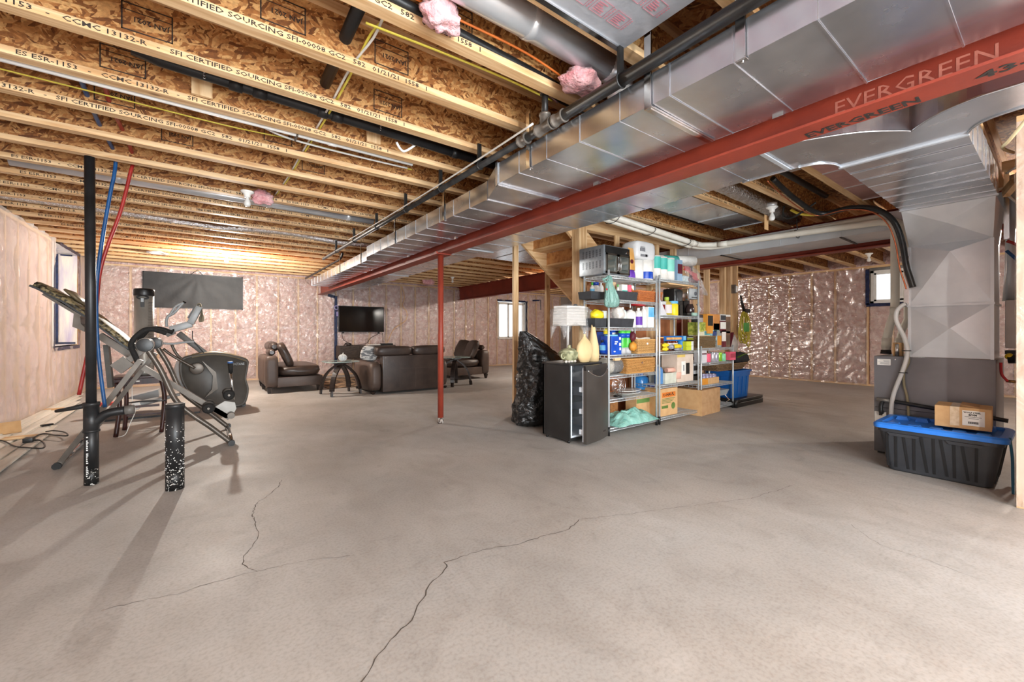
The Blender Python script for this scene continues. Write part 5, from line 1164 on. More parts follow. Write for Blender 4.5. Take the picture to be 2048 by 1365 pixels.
# ------------------------------------------------------------------ stair
st_ = thing('staircase', 'open wooden staircase seen from below, behind the pantry shelves', 'stairs', (4.6, 4.1, 0))
def sx_(z): return 3.60+(2.40-z)*1.0/.77      # lower edge of the stringer
zt, zb = 2.585, .25
for y, nm in ((4.60, 'stringer'), (3.685, 'stringer')):
    ed = [(sx_(zt)+.0, zt), (sx_(zb), zb), (sx_(zb)+.30, zb), (sx_(zt)+.42, zt)]
    MB().prism(ed, y, y+.04).build(nm, LUM[0], st_)
for i in range(9):
    z = 2.33-.198*i; x = 3.60+(2.40-z)/.77+.10
    MB().box(x-.02, 3.72, z, x+.235, 4.60, z+.026).build('tread', LUM[1], st_)
    MB().box(x-.004, 3.73, z+.026, x+.012, 4.60, z+.198).build('riser', PLY, st_)
    MB().prism([(x+.005, z-.03), (x+.2, z-.03), (x+.2, z)], 4.585, 4.60).build('cleat', LUM[0], st_)
one(MB().box(3.437, 4.60, 0, 3.517, 4.64, 2.59), 'stud_post', LUM[2], 'pale wood stud standing at the left end of the staircase', 'post', 'loose studs by the stair')
one(MB().box(4.72, 5.38, 0, 4.81, 5.42, 2.59), 'stud_post', LUM[2], 'pale wood stud behind the white lampshade', 'post', 'loose studs by the stair')

# ------------------------------------------------------------------ fridge and what stands on and behind it
FRB = mat('fridge_black', S(30, 29, 29), S(42, 41, 41), sc=4, rough=.42, bump=.04, bsc=180)
FRS = mat('black_stainless', S(92, 88, 84), S(108, 104, 100), sc=3, rough=.36, metal=.75)
FRI = mat('fridge_lining', S(206, 216, 226), S(220, 228, 236), sc=4, rough=.35)
fr_ = thing('bar_fridge', 'small black bar fridge with stainless door standing slightly open', 'fridge', (3.24, 3.25, 0))
b = MB(); b.box(3.0, 3.06, .03, 3.02, 3.48, .81); b.box(3.47, 3.06, .03, 3.49, 3.48, .81); b.box(3.0, 3.46, .03, 3.49, 3.48, .81); b.box(3.02, 3.07, .03, 3.47, 3.46, .06)
b.build('cabinet', FRB, fr_)
MB().box(2.995, 3.05, .81, 3.495, 3.485, .835).build('top_panel', FRB, fr_, bevel=.006)
b = MB(); b.box(3.02, 3.062, .06, 3.04, 3.46, .81); b.box(3.45, 3.062, .06, 3.47, 3.46, .81); b.box(3.04, 3.44, .06, 3.45, 3.46, .81); b.box(3.04, 3.062, .06, 3.45, 3.44, .08); b.build('lining', FRI, fr_)
for z in (.26, .42, .58): MB().box(3.04, 3.10, z, 3.45, 3.42, z+.006).build('shelf', GLASST, fr_)
Td = rot('Z', 15, (3.485, 3.045, 0)); b = MB(); n = 12
def dfront(u): return 2.975-.022*math.sin(math.pi*u)
for i in range(n):
    u0, u1 = i/n, (i+1)/n; x0, x1 = 3.0+.485*u0, 3.0+.485*u1
    b.add([(x0, dfront(u0), .035), (x1, dfront(u1), .035), (x1, dfront(u1), .775), (x0, dfront(u0), .775)], [(0, 1, 2, 3)], 0, True, Td)
    b.add([(x0, dfront(u0), .035), (x1, dfront(u1), .035), (x1, 3.0, .035), (x0, 3.0, .035)], [(0, 1, 2, 3)], 0, False, Td)
b.box(3.0, 2.975, .035, 3.004, 3.01, .775, 0, Td); b.box(3.481, 2.975, .035, 3.485, 3.01, .775, 0, Td)
door = b.build('door', FRS, fr_, recalc=False)
b = MB()
for i in range(n):
    u0, u1 = i/n, (i+1)/n; x0, x1 = 3.0+.485*u0, 3.0+.485*u1
    b.hull8([Td @ Vector(p) for p in ((x0, dfront(u0)+.002, .775), (x1, dfront(u1)+.002, .775), (x1, 3.01, .775), (x0, 3.01, .775))], [Td @ Vector(p) for p in ((x0, dfront(u0)+.012, .822), (x1, dfront(u1)+.012, .822), (x1, 3.01, .822), (x0, 3.01, .822))])
b.build('door_cap', FRB, door)
MB().tube([Td @ Vector((3.02+.45*t, dfront(t)-.004, .775-.075*math.sin(math.pi*t)**.9)) for t in [i/20 for i in range(21)]], .006, 8).build('handle_rim', CHROME, door)
b = MB(); vs = []
for i in range(21):
    t = i/20; vs += [Td @ Vector((3.02+.45*t, dfront(t)-.0015, .775)), Td @ Vector((3.02+.45*t, dfront(t)-.0015, .775-.072*math.sin(math.pi*t)**.9))]
b.add(vs, [(2*i, 2*i+1, 2*i+3, 2*i+2) for i in range(20)]); b.build('handle_scoop', FRB, door, recalc=False)
MB().box(3.01, 3.0, .05, 3.475, 3.03, .80, 0, Td).build('door_lining', FRI, door, bevel=.006)
b = MB()
for z in (.12, .33, .55): b.box(3.03, 3.03, z, 3.45, 3.075, z+.05, 0, Td)
b.build('door_bin', FRI, door)['kind'] = 'stuff'
lettering('danby', door, frameM(tuple(Td @ Vector((3.33, dfront(.7)-.001, .105))), Td.to_3x3() @ Vector((1, .06, 0)), (0, 0, 1)), .022, INK, .0006, 'badge', fit=.07)
for x, y in ((3.03, 3.1), (3.46, 3.1), (3.03, 3.44), (3.46, 3.44)): MB().cyl((x, y, 0), (x, y, .03), .014, 10).build('foot', BLKP, fr_)
SAND = mat('sand_ceramic', S(204, 178, 130), S(216, 192, 146), sc=6, rough=.6, bump=.03, bsc=200)
one(MB().lathe([(.03, 0), (.065, .004), (.10, .06), (.117, .125), (.108, .18), (.075, .225), (.034, .262), (.016, .278), (.015, .298), (.02, .303)], (3.25, 3.085, .836), 28, sy=.45), 'vase', SAND, 'flat round sand coloured vase on the fridge', 'vase')
one(MB().lathe([(.045, 0), (.062, .004), (.068, .08), (.062, .17), (.042, .27), (.026, .36), (.019, .44), (.019, .475), (.022, .48)], (3.44, 3.135, .836), 24), 'vase', SAND, 'tall slim sand coloured vase on the fridge', 'vase')
CEL = mat('green_glaze', S(120, 122, 92), S(176, 176, 140), sc=22, rough=.3, bump=.25, bsc=40, lo=.4, hi=.6)
tu = thing('tureen', 'green glazed tureen with lid and ring handle on the fridge', 'tureen', (3.125, 3.19, .836))
MB().lathe([(.055, 0), (.06, .006), (.05, .014), (.085, .035), (.112, .075), (.118, .105), (.122, .112), (.114, .114)], (3.125, 3.19, .836), 28).build('bowl', CEL, tu)
MB().lathe([(.116, .112), (.09, .135), (.05, .15), (.022, .156), (.014, .165), (.02, .176), (.012, .186), (.001, .188)], (3.125, 3.19, .836), 28).build('lid', CEL, tu)
for s in (-1, 1): MB().tube([(3.125+s*(.118+.026*math.sin(a)), 3.17-.01, .836+.075-.03*math.cos(a)) for a in [2*math.pi*i/14 for i in range(14)]], .008, 8, closed=True).build('handle', CEL, tu)
b = MB()
SHL = mat('silver_shell', S(150, 142, 132), S(214, 208, 198), sc=40, rough=.35)
for i in range(7): one(MB().sph((3.02+.022*i, 3.13+.014*(i % 2), .85), .016, 0, 8, 6, (1.2, .8, .9)), 'shell', SHL, 'small silvery shell beside the tureen, '+('first', 'second', 'third', 'fourth', 'fifth', 'sixth', 'seventh')[i]+' from the left', 'ornament', 'silvery shells beside the tureen')
lm = thing('table_lamp', 'table lamp with white panelled shade wrapped in clear plastic, on the fridge', 'lamp', (3.27, 3.36, .836))
SHD = mat('pleated_shade', S(196, 194, 190), S(216, 214, 210), sc=20, stretch=(1, 1, 8), rough=.85)
b = MB(); n = 6; P = [(.255*math.cos(a), .165*math.sin(a)) for a in [math.pi/6+2*math.pi*i/n+.25 for i in range(n)]]
for i in range(n):
    p, q = P[i], P[(i+1) % n]
    for k in range(7): 
        z0, z1 = .40+k*.031, .40+(k+1)*.031-.002; s_ = 1-.010*k
        b.add([(3.325+p[0]*s_, 3.36+p[1]*s_, .836+z0), (3.325+q[0]*s_, 3.36+q[1]*s_, .836+z0), (3.325+q[0]*s_*.995, 3.36+q[1]*s_*.995, .836+z1), (3.325+p[0]*s_*.995, 3.36+p[1]*s_*.995, .836+z1)], [(0, 1, 2, 3)])
b.build('shade', SHD, lm, recalc=False)
MB().lathe([(.06, 0), (.06, .012), (.02, .02), (.014, .03), (.014, .40)], (3.27, 3.36, .836), 18).build('stem', mat('glass_stem', S(206, 206, 204), S(222, 222, 220), rough=.2), lm)
MB().lathe([(.02, .61), (.028, .625), (.02, .645), (.001, .65)], (3.39, 3.36, .836), 12).build('finial', BLKP, lm)
b = MB()
def wr(u, v):
    a = 2*math.pi*u; z = .24+.40*v; r = 1.06+.06*nz(math.cos(a)*3, math.sin(a)*3, v*4)
    if v < .4: r -= (.4-v)*1.0*abs(math.sin(a*2.5))*.9
    if v > .85: r -= (v-.85)*4.2
    return Vector((3.325+.262*r*math.cos(a), 3.36+.172*r*math.sin(a), .836+z+(0 if v > .4 else .10*abs(math.sin(a*2.5))*(.4-v)/.4*2)))
b.grid(wr, 60, 24); b.build('plastic_wrap', WRAP, lm, recalc=False)
# black garbage bag
rows = [(655, 1040, 1052), (668, 1040, 1072), (685, 1041, 1092), (700, 1041, 1110), (715, 1041, 1120), (732, 1041, 1121), (752, 1040, 1118), (775, 1037, 1112), (795, 1033, 1106), (815, 1031, 1102), (828, 1031, 1096), (833, 1036, 1088)]
b = MB(); ys_ = 4.02; n = 72; ring = []
for k, (v, u0, u1) in enumerate(rows):
    a = PY(u0, v, ys_); c = PY(u1, v, ys_); cx = (a.x+c.x)/2; rx = (c.x-a.x)/2; ring.append((cx, max(.004, a.z-(.115 if v > 826 else .10*(v/833)**3)), rx))
rr = []
for k in range(len(ring)-1):
    for t in range(7): f = t/7; rr.append(tuple(ring[k][i]*(1-f)+ring[k+1][i]*f for i in range(3)))
rr.append(ring[-1]); vs = []
for k, (cx, z, rx) in enumerate(rr):
    ry = min(.24, rx*.75)
    for j in range(n):
        a = 2*math.pi*j/n; w_ = 1+.16*abs(nz(math.cos(a)*2.2, math.sin(a)*2.2, z*6))+.14*abs(nz(math.cos(a)*4, math.sin(a)*4, z*13+3))-.10*abs(nz(math.cos(a)*8, math.sin(a)*8, z*22+9))-.06
        vs.append((cx+rx*w_*math.cos(a), ys_+ry*w_*math.sin(a)+.0, max(.003, z)))
fs = [(k*n+j, k*n+(j+1) % n, (k+1)*n+(j+1) % n, (k+1)*n+j) for k in range(len(rr)-1) for j in range(n)]+[tuple(range(n)), tuple((len(rr)-1)*n+j for j in range(n))]
b.add(vs, fs, 0, True)
gb = one(b, 'garbage_bag', mat('black_bag_film', S(12, 12, 12), S(24, 23, 23), sc=8, rough=.22, bump=1.0, bsc=26, coat=.3), 'tall crumpled black garbage bag behind the bar fridge', 'bag')
one(puff(3.36, 3.78, .004, 3.5, 3.84, .05, wr=.1), 'red_pouch', mat('red_foil_pouch', S(160, 40, 34), S(190, 120, 110), sc=12, rough=.4), 'small red pouch at the foot of the garbage bag', 'pouch')

# ------------------------------------------------------------------ wire shelving
ZN = mat('zinc_wire', S(196, 202, 204), S(216, 221, 223), sc=20, rough=.3, metal=.45)
SY0, SY1 = 3.05, 3.42
def wire_unit(label, x0, x1, lv, zt):
    t = thing('wire_shelf', label, 'shelf', ((x0+x1)/2, (SY0+SY1)/2, 0), 'chrome wire shelving units')
    for x in (x0, x1):
        for y in (SY0, SY1):
            p = MB().cyl((x, y, .02), (x, y, zt), .0125, 12).build('post', ZN, t)
            MB().cyl((x, y, 0), (x, y, .10), .0155, 12).build('foot_sleeve', BLKP, p)
    for z in lv:
        b = MB()
        for y in (SY0, SY1):
            for zz in (z, z-.03): b.tube([(x0, y, zz), (x1, y, zz)], .0035, 5)
            n = int((x1-x0)/.022)
            for i in range(1, n): x = x0+(x1-x0)*i/n; b.box(x-.0022, y-.002, z-.03, x+.0022, y+.002, z)
        for x in (x0, x1):
            for zz in (z, z-.03): b.tube([(x, SY0, zz), (x, SY1, zz)], .0035, 5)
            for i in range(1, 6): y = SY0+(SY1-SY0)*i/6; b.box(x-.002, y-.0022, z-.03, x+.002, y+.0022, z)
        sh = b.build('rail_frame', ZN, t); b = MB()
        n = int((x1-x0)/.028)
        for i in range(1, n): x = x0+(x1-x0)*i/n; b.box(x-.0016, SY0, z+.001, x+.0016, SY1, z+.0042)
        for k in (1, 2): b.box(x0, SY0+(SY1-SY0)*k/3-.003, z-.004, x1, SY0+(SY1-SY0)*k/3+.003, z+.001)
        o = b.build('wire_deck', ZN, sh); o['kind'] = 'stuff'
    return t
L1 = (.075, .398, .665, .898, 1.214, 1.530, 1.803); L2 = (.075, .482, .906, 1.377, 1.838); L3 = (.075, .403, .720, .932)
wire_unit('seven tier chrome wire shelf right behind the bar fridge', 3.60, 4.50, L1, 1.86)
wire_unit('five tier chrome wire shelf with the coffee machine, in the middle', 4.56, 5.48, L2, 1.88)
wire_unit('low chrome wire shelf with the stacked tea boxes, at the right', 5.55, 6.47, L3, .965)
DZ = .0048
# item builders --------------------------------------------------------------
def M2(n, a, b=None, **k): return mat(n, S(*a), S(*(b or a)), **k)
_white = M2('white_bottle', (220, 218, 212), (236, 234, 230), sc=8, rough=.35)
_blk = M2('charcoal_tray', (40, 42, 46), (56, 58, 62), sc=14, rough=.6)
_blue = M2('bright_blue_plastic', (18, 62, 164), (30, 84, 190), sc=9, rough=.3)
_green = M2('lime_green_plastic', (64, 176, 62), (96, 206, 84), sc=8, rough=.3)
_lime = M2('yellow_green_card', (196, 206, 40), (214, 222, 70), sc=8, rough=.5)
_amber = M2('amber_glass', (92, 34, 20), (120, 50, 28), sc=8, rough=.15)
_yell = M2('bright_yellow', (222, 196, 26), (240, 214, 50), sc=8, rough=.4)
_orng = M2('orange_card', (206, 134, 42), (220, 150, 58), sc=8, rough=.6)
_wine = M2('wine_red_card', (84, 22, 34), (108, 34, 46), sc=8, rough=.55)
_teal = M2('teal_print', (60, 170, 158), (84, 190, 178), sc=8, rough=.5)
_purp = M2('purple_print', (86, 44, 150), (110, 66, 176), sc=8, rough=.5)
_red = M2('red_print2', (178, 34, 40), (200, 52, 56), sc=8, rough=.45)
_pink = M2('pink_card', (226, 84, 112), (238, 110, 134), sc=8, rough=.5)
_lblu = M2('pale_blue_print', (90, 168, 214), (130, 196, 230), sc=8, rough=.5)
_brn = M2('brown_card', (112, 84, 66), (134, 104, 84), sc=8, rough=.7)
_skin = M2('pale_pink_roll', (222, 170, 150), (232, 186, 168), sc=8, rough=.6)
_dkg = M2('dark_green_card', (26, 60, 44), (44, 90, 60), sc=20, rough=.5)
def bx(u0, u1, v, y, zb):
    """x-range and height read on the plane y, standing on zb"""
    a = PY(u0, v, y); c = PY(u1, v, y); return a.x, c.x, (a.z+c.z)/2-zb
def bottle(label, u0, u1, vt, y, zb, m, cap=None, lab=None, shape='std', grp=None, name='bottle', cat='bottle', labz=(.2, .6), n=18):
    x0, x1, h = bx(u0, u1, vt, y, zb); r = max(.012, (x1-x0)/2*.93); cx = (x0+x1)/2; yc = y+r
    t = thing(name, label, cat, (cx, yc, zb), grp)
    pr = {'std': [(r*.92, 0), (r, .02*h), (r, .62*h), (r*.85, .70*h), (r*.42, .78*h), (r*.4, .84*h)],
          'jug': [(r*.95, 0), (r, .03*h), (r, .7*h), (r*.8, .82*h), (r*.35, .88*h), (r*.34, .91*h)],
          'can': [(r*.9, 0), (r, .03*h), (r, .93*h), (r*.88, .97*h)],
          'jar': [(r*.94, 0), (r, .03*h), (r, .74*h), (r*.86, .80*h), (r*.86, .82*h)],
          'tub': [(r*.86, 0), (r*.95, .75*h), (r*.95, .78*h)]}[shape]
    MB().lathe(pr, (cx, yc, zb), n).build('body', m, t)
    if cap is not None:
        r2, z = pr[-1]; rc = r2*1.12 if shape != 'can' else r2*.98
        MB().lathe([(rc, z*.985), (rc, h*.985), (rc*.9, h)] if shape != 'can' else [(rc, z*.99), (rc*.92, h)], (cx, yc, zb), n).build('cap', cap, t)
    if lab is not None:
        MB().lathe([(r*1.006, h*labz[0]), (r*1.012, h*labz[0]+.002), (r*1.012, h*labz[1]-.002), (r*1.006, h*labz[1])], (cx, yc, zb), n).build('label_band', lab, t)
    return t
def carton(label, u0, u1, vt, y, zb, m, dep=.12, face=None, text=None, grp=None, name='box', cat='box', ink=None, yaw=0, top=None, tsz=.02, fz=(.3, .75)):
    x0, x1, h = bx(u0, u1, vt, y, zb); cx = (x0+x1)/2; t = thing(name, label, cat, (cx, y+dep/2, zb), grp)
    T = rot('Z', yaw, (cx, y, zb))
    MB().box(x0, y, zb, x1, y+dep, zb+h, 0, T).build('carton', m, t, bevel=.002, seg=1)
    if face is not None: MB().box(x0+.004, y-.0015, zb+h*fz[0], x1-.004, y, zb+h*fz[1], 0, T).build('face_panel', face, t)
    if top is not None: MB().box(x0, y, zb+h, x1, y+dep, zb+h+.003, 0, T).build('top_panel', top, t)
    if text: lettering(text, t, T @ frameM((x0+.1*(x1-x0), y-.0024, zb+h*(fz[0]+.08)), (1, 0, 0), (0, 0, 1)), tsz, ink or INK, .0004, 'printed_text', fit=.8*(x1-x0))
    return t
def tray(label, u0, u1, vt, y, zb, m=_blk, dep=.16, grp='black trays on the wire shelf', taper=.12, name='tray', cat='tray', liner=None):
    x0, x1, h = bx(u0, u1, vt, y, zb); t = thing(name, label, cat, ((x0+x1)/2, y+dep/2, zb), grp); k = taper*h
    q0 = [(x0+k, y+k), (x1-k, y+k), (x1-k, y+dep-k), (x0+k, y+dep-k)]; q1 = [(x0, y), (x1, y), (x1, y+dep), (x0, y+dep)]; w_ = .006
    b = MB()
    for i in range(4):
        j = (i+1) % 4; c = ((x0+x1)/2, y+dep/2); sh = lambda p: (p[0]+(c[0]-p[0])*w_/max(.05, abs(c[0]-p[0])) if abs(c[0]-p[0]) > 1e-6 else p[0], p[1]+(c[1]-p[1])*w_/max(.03, abs(c[1]-p[1])))
        b.hull8([(*q0[i], zb), (*q0[j], zb), (*sh(q0[j]), zb), (*sh(q0[i]), zb)], [(*q1[i], zb+h), (*q1[j], zb+h), (*sh(q1[j]), zb+h), (*sh(q1[i]), zb+h)])
    b.build('sides', m, t); MB().add([(*p, zb+.003) for p in q0], [(0, 1, 2, 3)]).build('base', m, t)
    return t
def basket(label, u0, u1, vt, y, zb, c1, c2, dep=.3, rim=True, vert=True, grp=None, taper=.04, handles=False, hole=False):
    """woven basket: upright stakes with strands passing in front and behind"""
    x0, x1, h = bx(u0, u1, vt, y, zb); t = thing('wicker_basket', label, 'basket', ((x0+x1)/2, y+dep/2, zb), grp)
    m = mat('wicker_%d_%d' % (c1[0], c1[1]), S(*c1), S(*c2), sc=60, stretch=(1, 1, 3), rough=.6, lo=.4, hi=.6)
    per = [(x0, y), (x1, y), (x1, y+dep), (x0, y+dep)]
    def pp(s, z, off):
        L = [(x1-x0), dep, (x1-x0), dep]; P = sum(L); d = (s % 1)*P; k = 1-taper+taper*((z-zb)/h)
        for i in range(4):
            if d <= L[i]:
                a, b_ = per[i], per[(i+1) % 4]; f = d/L[i]; nx, ny = (b_[1]-a[1])/L[i], -(b_[0]-a[0])/L[i]
                px, py = a[0]+(b_[0]-a[0])*f, a[1]+(b_[1]-a[1])*f; cx, cy = (x0+x1)/2, y+dep/2
                return Vector((cx+(px-cx)*k+nx*off, cy+(py-cy)*k+ny*off, z))
            d -= L[i]
    N = max(24, int(2*(x1-x0+dep)/.022)); N += N % 2; rows = max(3, int(h/.013)); b = MB()
    for r_ in range(rows):
        z = zb+h*(r_+.5)/rows
        b.tube([pp(i/N, z, .0055*(1 if (i+r_) % 2 else -1)) for i in range(N)], h/rows*.42, 4, closed=True)
    b.build('weave', m, t)['kind'] = 'stuff'
    b = MB()
    for i in range(0, N, 1): b.cyl(pp(i/N, zb, 0), pp(i/N, zb+h, 0), .0026, 4)
    b.build('stakes', m, t)['kind'] = 'stuff'
    if rim:
        for z, nm in ((zb+h, 'rim'), (zb+.006, 'base_rim')): MB().tube([pp(i/40, z, 0) for i in range(40)], .009, 7, closed=True).build(nm, m, t)
    if hole: MB().sph((x0+(x1-x0)*.5, y-.004, zb+h*.72), .018, 0, 10, 6, (1, .4, .8)).build('handle_hole', PAPER if hole == 'w' else _brn, t)
    if handles:
        for x in (x0, x1): MB().tube([(x, y+dep*.3, zb+h), (x+(.02 if x == x1 else -.02), y+dep*.4, zb+h+.05), (x+(.02 if x == x1 else -.02), y+dep*.6, zb+h+.05), (x, y+dep*.7, zb+h)], .009, 7).build('handle', m, t)
    return t

# --- first unit, top shelf
Z = L1[6]+DZ
ov = thing('toaster_oven', 'stainless toaster oven with two glass doors on the top wire shelf', 'oven', (3.81, 3.27, Z))
OVS = mat('oven_side_steel', S(150, 160, 168), S(172, 180, 186), sc=20, rough=.35, metal=.7)
MB().box(3.575, 3.10, Z+.015, 4.03, 3.48, Z+.345).build('body', OVS, ov, bevel=.01)
MB().box(3.60, 3.092, Z+.255, 4.025, 3.10, Z+.335).build('control_panel', BLKP, ov)
MB().cyl((3.975, 3.08, Z+.285), (3.975, 3.092, Z+.285), .02, 18).build('dial', CHROME, ov)
OVD = mat('dark_oven_interior', S(24, 22, 20), S(46, 42, 38), sc=14, rough=.5)
MB().box(3.61, 3.096, Z+.03, 4.02, 3.10, Z+.25).build('oven_cavity', OVD, ov)
for x0, x1 in ((3.605, 3.805), (3.818, 4.02)):
    b = MB()
    for q in ((x0, Z+.025, x1, Z+.045), (x0, Z+.232, x1, Z+.252), (x0, Z+.025, x0+.022, Z+.252), (x1-.022, Z+.025, x1, Z+.252)): b.box(q[0], 3.084, q[1], q[2], 3.096, q[3])
    d = b.build('glass_door', STEEL, ov); MB().box(x0+.022, 3.088, Z+.045, x1-.022, 3.091, Z+.232).build('pane', GLASST, d)
    hx = x1-.012 if x0 < 3.7 else x0+.012
    MB().tube([(hx, 3.084, Z+.06), (hx, 3.064, Z+.065), (hx, 3.064, Z+.215), (hx, 3.084, Z+.22)], .006, 8).build('handle', CHROME, d)
for z in (.10, .15, .20): MB().box(3.63, 3.0985, Z+z, 4.0, 3.0995, Z+z+.005).build('rack_bar', CHROME, ov)
b = MB()
for g in range(2):
    for i in range(6):
        for k in range(7): b.box(3.5735, 3.14+i*.052, Z+.09+g*.13+k*.012, 3.5755, 3.165+i*.052, Z+.095+g*.13+k*.012)
b.build('vent_slots', BLKP, ov)['kind'] = 'stuff'
for x in (3.6, 4.0):
    for y in (3.12, 3.45): MB().cyl((x, y, Z), (x, y, Z+.016), .014, 10).build('foot', BLKP, ov)
pb = thing('kibble_bag', 'gold and purple standing pouch between the oven and the paper rolls', 'bag', (4.10, 3.15, Z))
GOLD = M2('gold_pouch', (196, 142, 74), (214, 164, 96), sc=10, rough=.3, bump=.3, bsc=20)
def pouch(par, name, x0, x1, y, z0, z1, m, dep=.07, seed=0):
    b = MB()
    def g(u, v):
        a = 2*math.pi*u; w_ = (1-.15*v)*(1+.06*nz(u*5+seed, v*6, 1)); d_ = dep/2*(1-v**3)+.004
        return Vector(((x0+x1)/2+(x1-x0)/2*w_*math.copysign(abs(math.cos(a))**.6, math.cos(a)), y+dep/2+d_*math.copysign(abs(math.sin(a))**.7, math.sin(a)), z0+(z1-z0)*v))
    b.grid(g, 28, 14); o = b.build(name, m, par, recalc=False); return o
pouch(pb, 'upper_pouch', 4.04, 4.155, 3.10, Z+.10, Z+.37, GOLD); pouch(pb, 'lower_pouch', 4.035, 4.16, 3.095, Z, Z+.13, _purp, .085, 4)
MB().cyl((4.075, 3.094, Z+.20), (4.075, 3.098, Z+.20), .026, 16).build('seal_print', _wine, pb)
def roll(label, u0, u1, vt, y, zb, bandm=None, grp='paper towel rolls', bz=(.45, .95), h=None, text=None):
    x0, x1, hh = bx(u0, u1, vt, y, zb); h = h or hh; r = (x1-x0)/2*.97; c = ((x0+x1)/2, y+r, zb); t = thing('paper_roll', label, 'paper roll', c, grp)
    MB().lathe([(.02, 0), (r, 0), (r, h), (.02, h), (.02, 0)], c, 22).build('roll', PAPER, t); MB().lathe([(.0195, h*.02), (.0195, h*1.003), (.016, h*1.003)], c, 10).build('core', KRAFT, t)
    if bandm is not None:
        b = MB(); vs = []; fs = []
        for i in range(9):
            a = math.pi*1.12+(.62*math.pi)*i/8
            for z in (h*bz[0], h*bz[1]): vs.append((c[0]+r*1.01*math.cos(a), c[1]+r*1.01*math.sin(a), zb+z))
        b.add(vs, [(2*i, 2*i+2, 2*i+3, 2*i+1) for i in range(8)], 0, True); b.build('printed_band', bandm, t, recalc=False)
    if text: lettering(text, t, frameM((c[0]-r*.55, c[1]-r*1.02, zb+h*.8), (1, 0, 0), (0, 0, 1)), .018, INK, .0004, 'printed_text', fit=r*1.1)
    return t
roll('white paper roll standing right of the gold pouch', 1275, 1293, 520, 3.10, Z)
roll('white paper roll with a blue leaf print on the top wire shelf', 1293, 1313, 520, 3.08, Z, _blue, bz=(.08, .42))
x0, x1, _h = bx(1274, 1314, 482, 3.08, Z); zpk = Z+bx(1275, 1293, 520, 3.10, Z)[2]+.004
pk = thing('wrapped_pack', 'white wrapped pack with grey print lying on two standing paper rolls', 'package', ((x0+x1)/2, 3.2, zpk))
merge(puff(x0, 3.08, zpk, x1, 3.34, Z+_h, k=.25, seg=7).build('wrapped_rolls', M2('white_wrap', (206, 206, 206), (222, 222, 222), sc=6, rough=.3, bump=.1, bsc=20), pk))
for i, (a, z, w_, hh) in enumerate(((.10, .12, .1, .035), (.12, .165, .09, .01), (.12, .185, .09, .006), (.36, .045, .05, .03), (.14, .04, .12, .03))): MB().box(x0+a*(x1-x0)/.6*.6+.02, 3.078, zpk+z*.8, x0+a*(x1-x0)/.6*.6+.02+w_, 3.081, zpk+z*.8+hh).build('grey_print', M2('grey_ink', (120, 120, 124), (140, 140, 144)), pk)
# --- second unit, top shelf
Z = L2[4]+DZ
roll('paper towel roll with teal print, left of three on the middle unit', 1313.5, 1326, 511, 3.10, Z, _teal)
roll('paper towel roll with teal print, middle of three on the middle unit', 1327, 1339.5, 514, 3.09, Z, _teal)
roll('paper towel roll with pale teal print, right of three on the middle unit', 1340.5, 1354, 516, 3.08, Z, M2('pale_teal', (128, 208, 190), (146, 218, 202)), bz=(.4, .93))
a, c = PY(1326, 512, 3.26), PY(1375, 509, 3.26); lr = thing('paper_roll', 'paper towel roll lying across the standing rolls', 'paper roll', tuple((a+c)/2), 'paper towel rolls')
b = MB(); b.tube([Vector((a.x, 3.34, 2.145)), Vector((c.x, 3.17, 2.175))], .072, 22); b.build('roll', PAPER, lr); MB().tube([Vector((c.x-.01, 3.172, 2.174)), Vector((c.x+.003, 3.1685, 2.1752))], .02, 12).build('core', OVD, lr)
MB().tube([Vector((a.x, 3.34, 2.145)).lerp(Vector((c.x, 3.17, 2.175)), t) for t in (.12, .5)], .0728, 22).build('printed_band', _teal, lr)
carton('slim pale blue box standing right of the paper towels', 1355, 1365, 520, 3.08, Z, M2('steel_blue_card', (130, 160, 186), (144, 172, 196)), .2, name='box', face=_wine, fz=(.35, .8))
gw = thing('gift_bag', 'clear gift bag with red ribbon slumped over the middle shelf corner', 'bag', (5.35, 3.1, Z))
def gbf(u, v):
    P = [PY(*q, 3.1) for q in ((1364, 522), (1383, 527), (1398, 548), (1409, 592))]; Q = [PY(*q, 3.1) for q in ((1364, 565), (1378, 570), (1392, 575), (1402, 590))]
    i = min(2, int(u*3)); f = u*3-i; p = P[i].lerp(P[i+1], f); q = Q[i].lerp(Q[i+1], f); r = p.lerp(q, v)
    return r+Vector((.03*nz(u*6, v*6, 1), -.05*math.sin(math.pi*v)+.05*nz(u*7, v*7, 5), .03*nz(u*6, v*6, 9)))
MB().grid(gbf, 26, 18).build('clear_film', WRAP, gw, recalc=False)
MB().grid(lambda u, v: gbf(.08+.55*u, .15+.3*v+.25*u)+Vector((.0, .03, 0)), 12, 6).build('ribbon', _red, gw, recalc=False)
MB().grid(lambda u, v: gbf(.2+.6*u, .5+.3*v+.1*u)+Vector((.0, .04, 0)), 12, 6).build('tissue', _wine, gw, recalc=False)
MB().grid(lambda u, v: gbf(.03+.3*u, .72+.26*v)+Vector((.0, .03, 0)), 8, 6).build('tissue', M2('pale_snow_print', (150, 190, 200), (220, 226, 228), sc=60), gw, recalc=False)

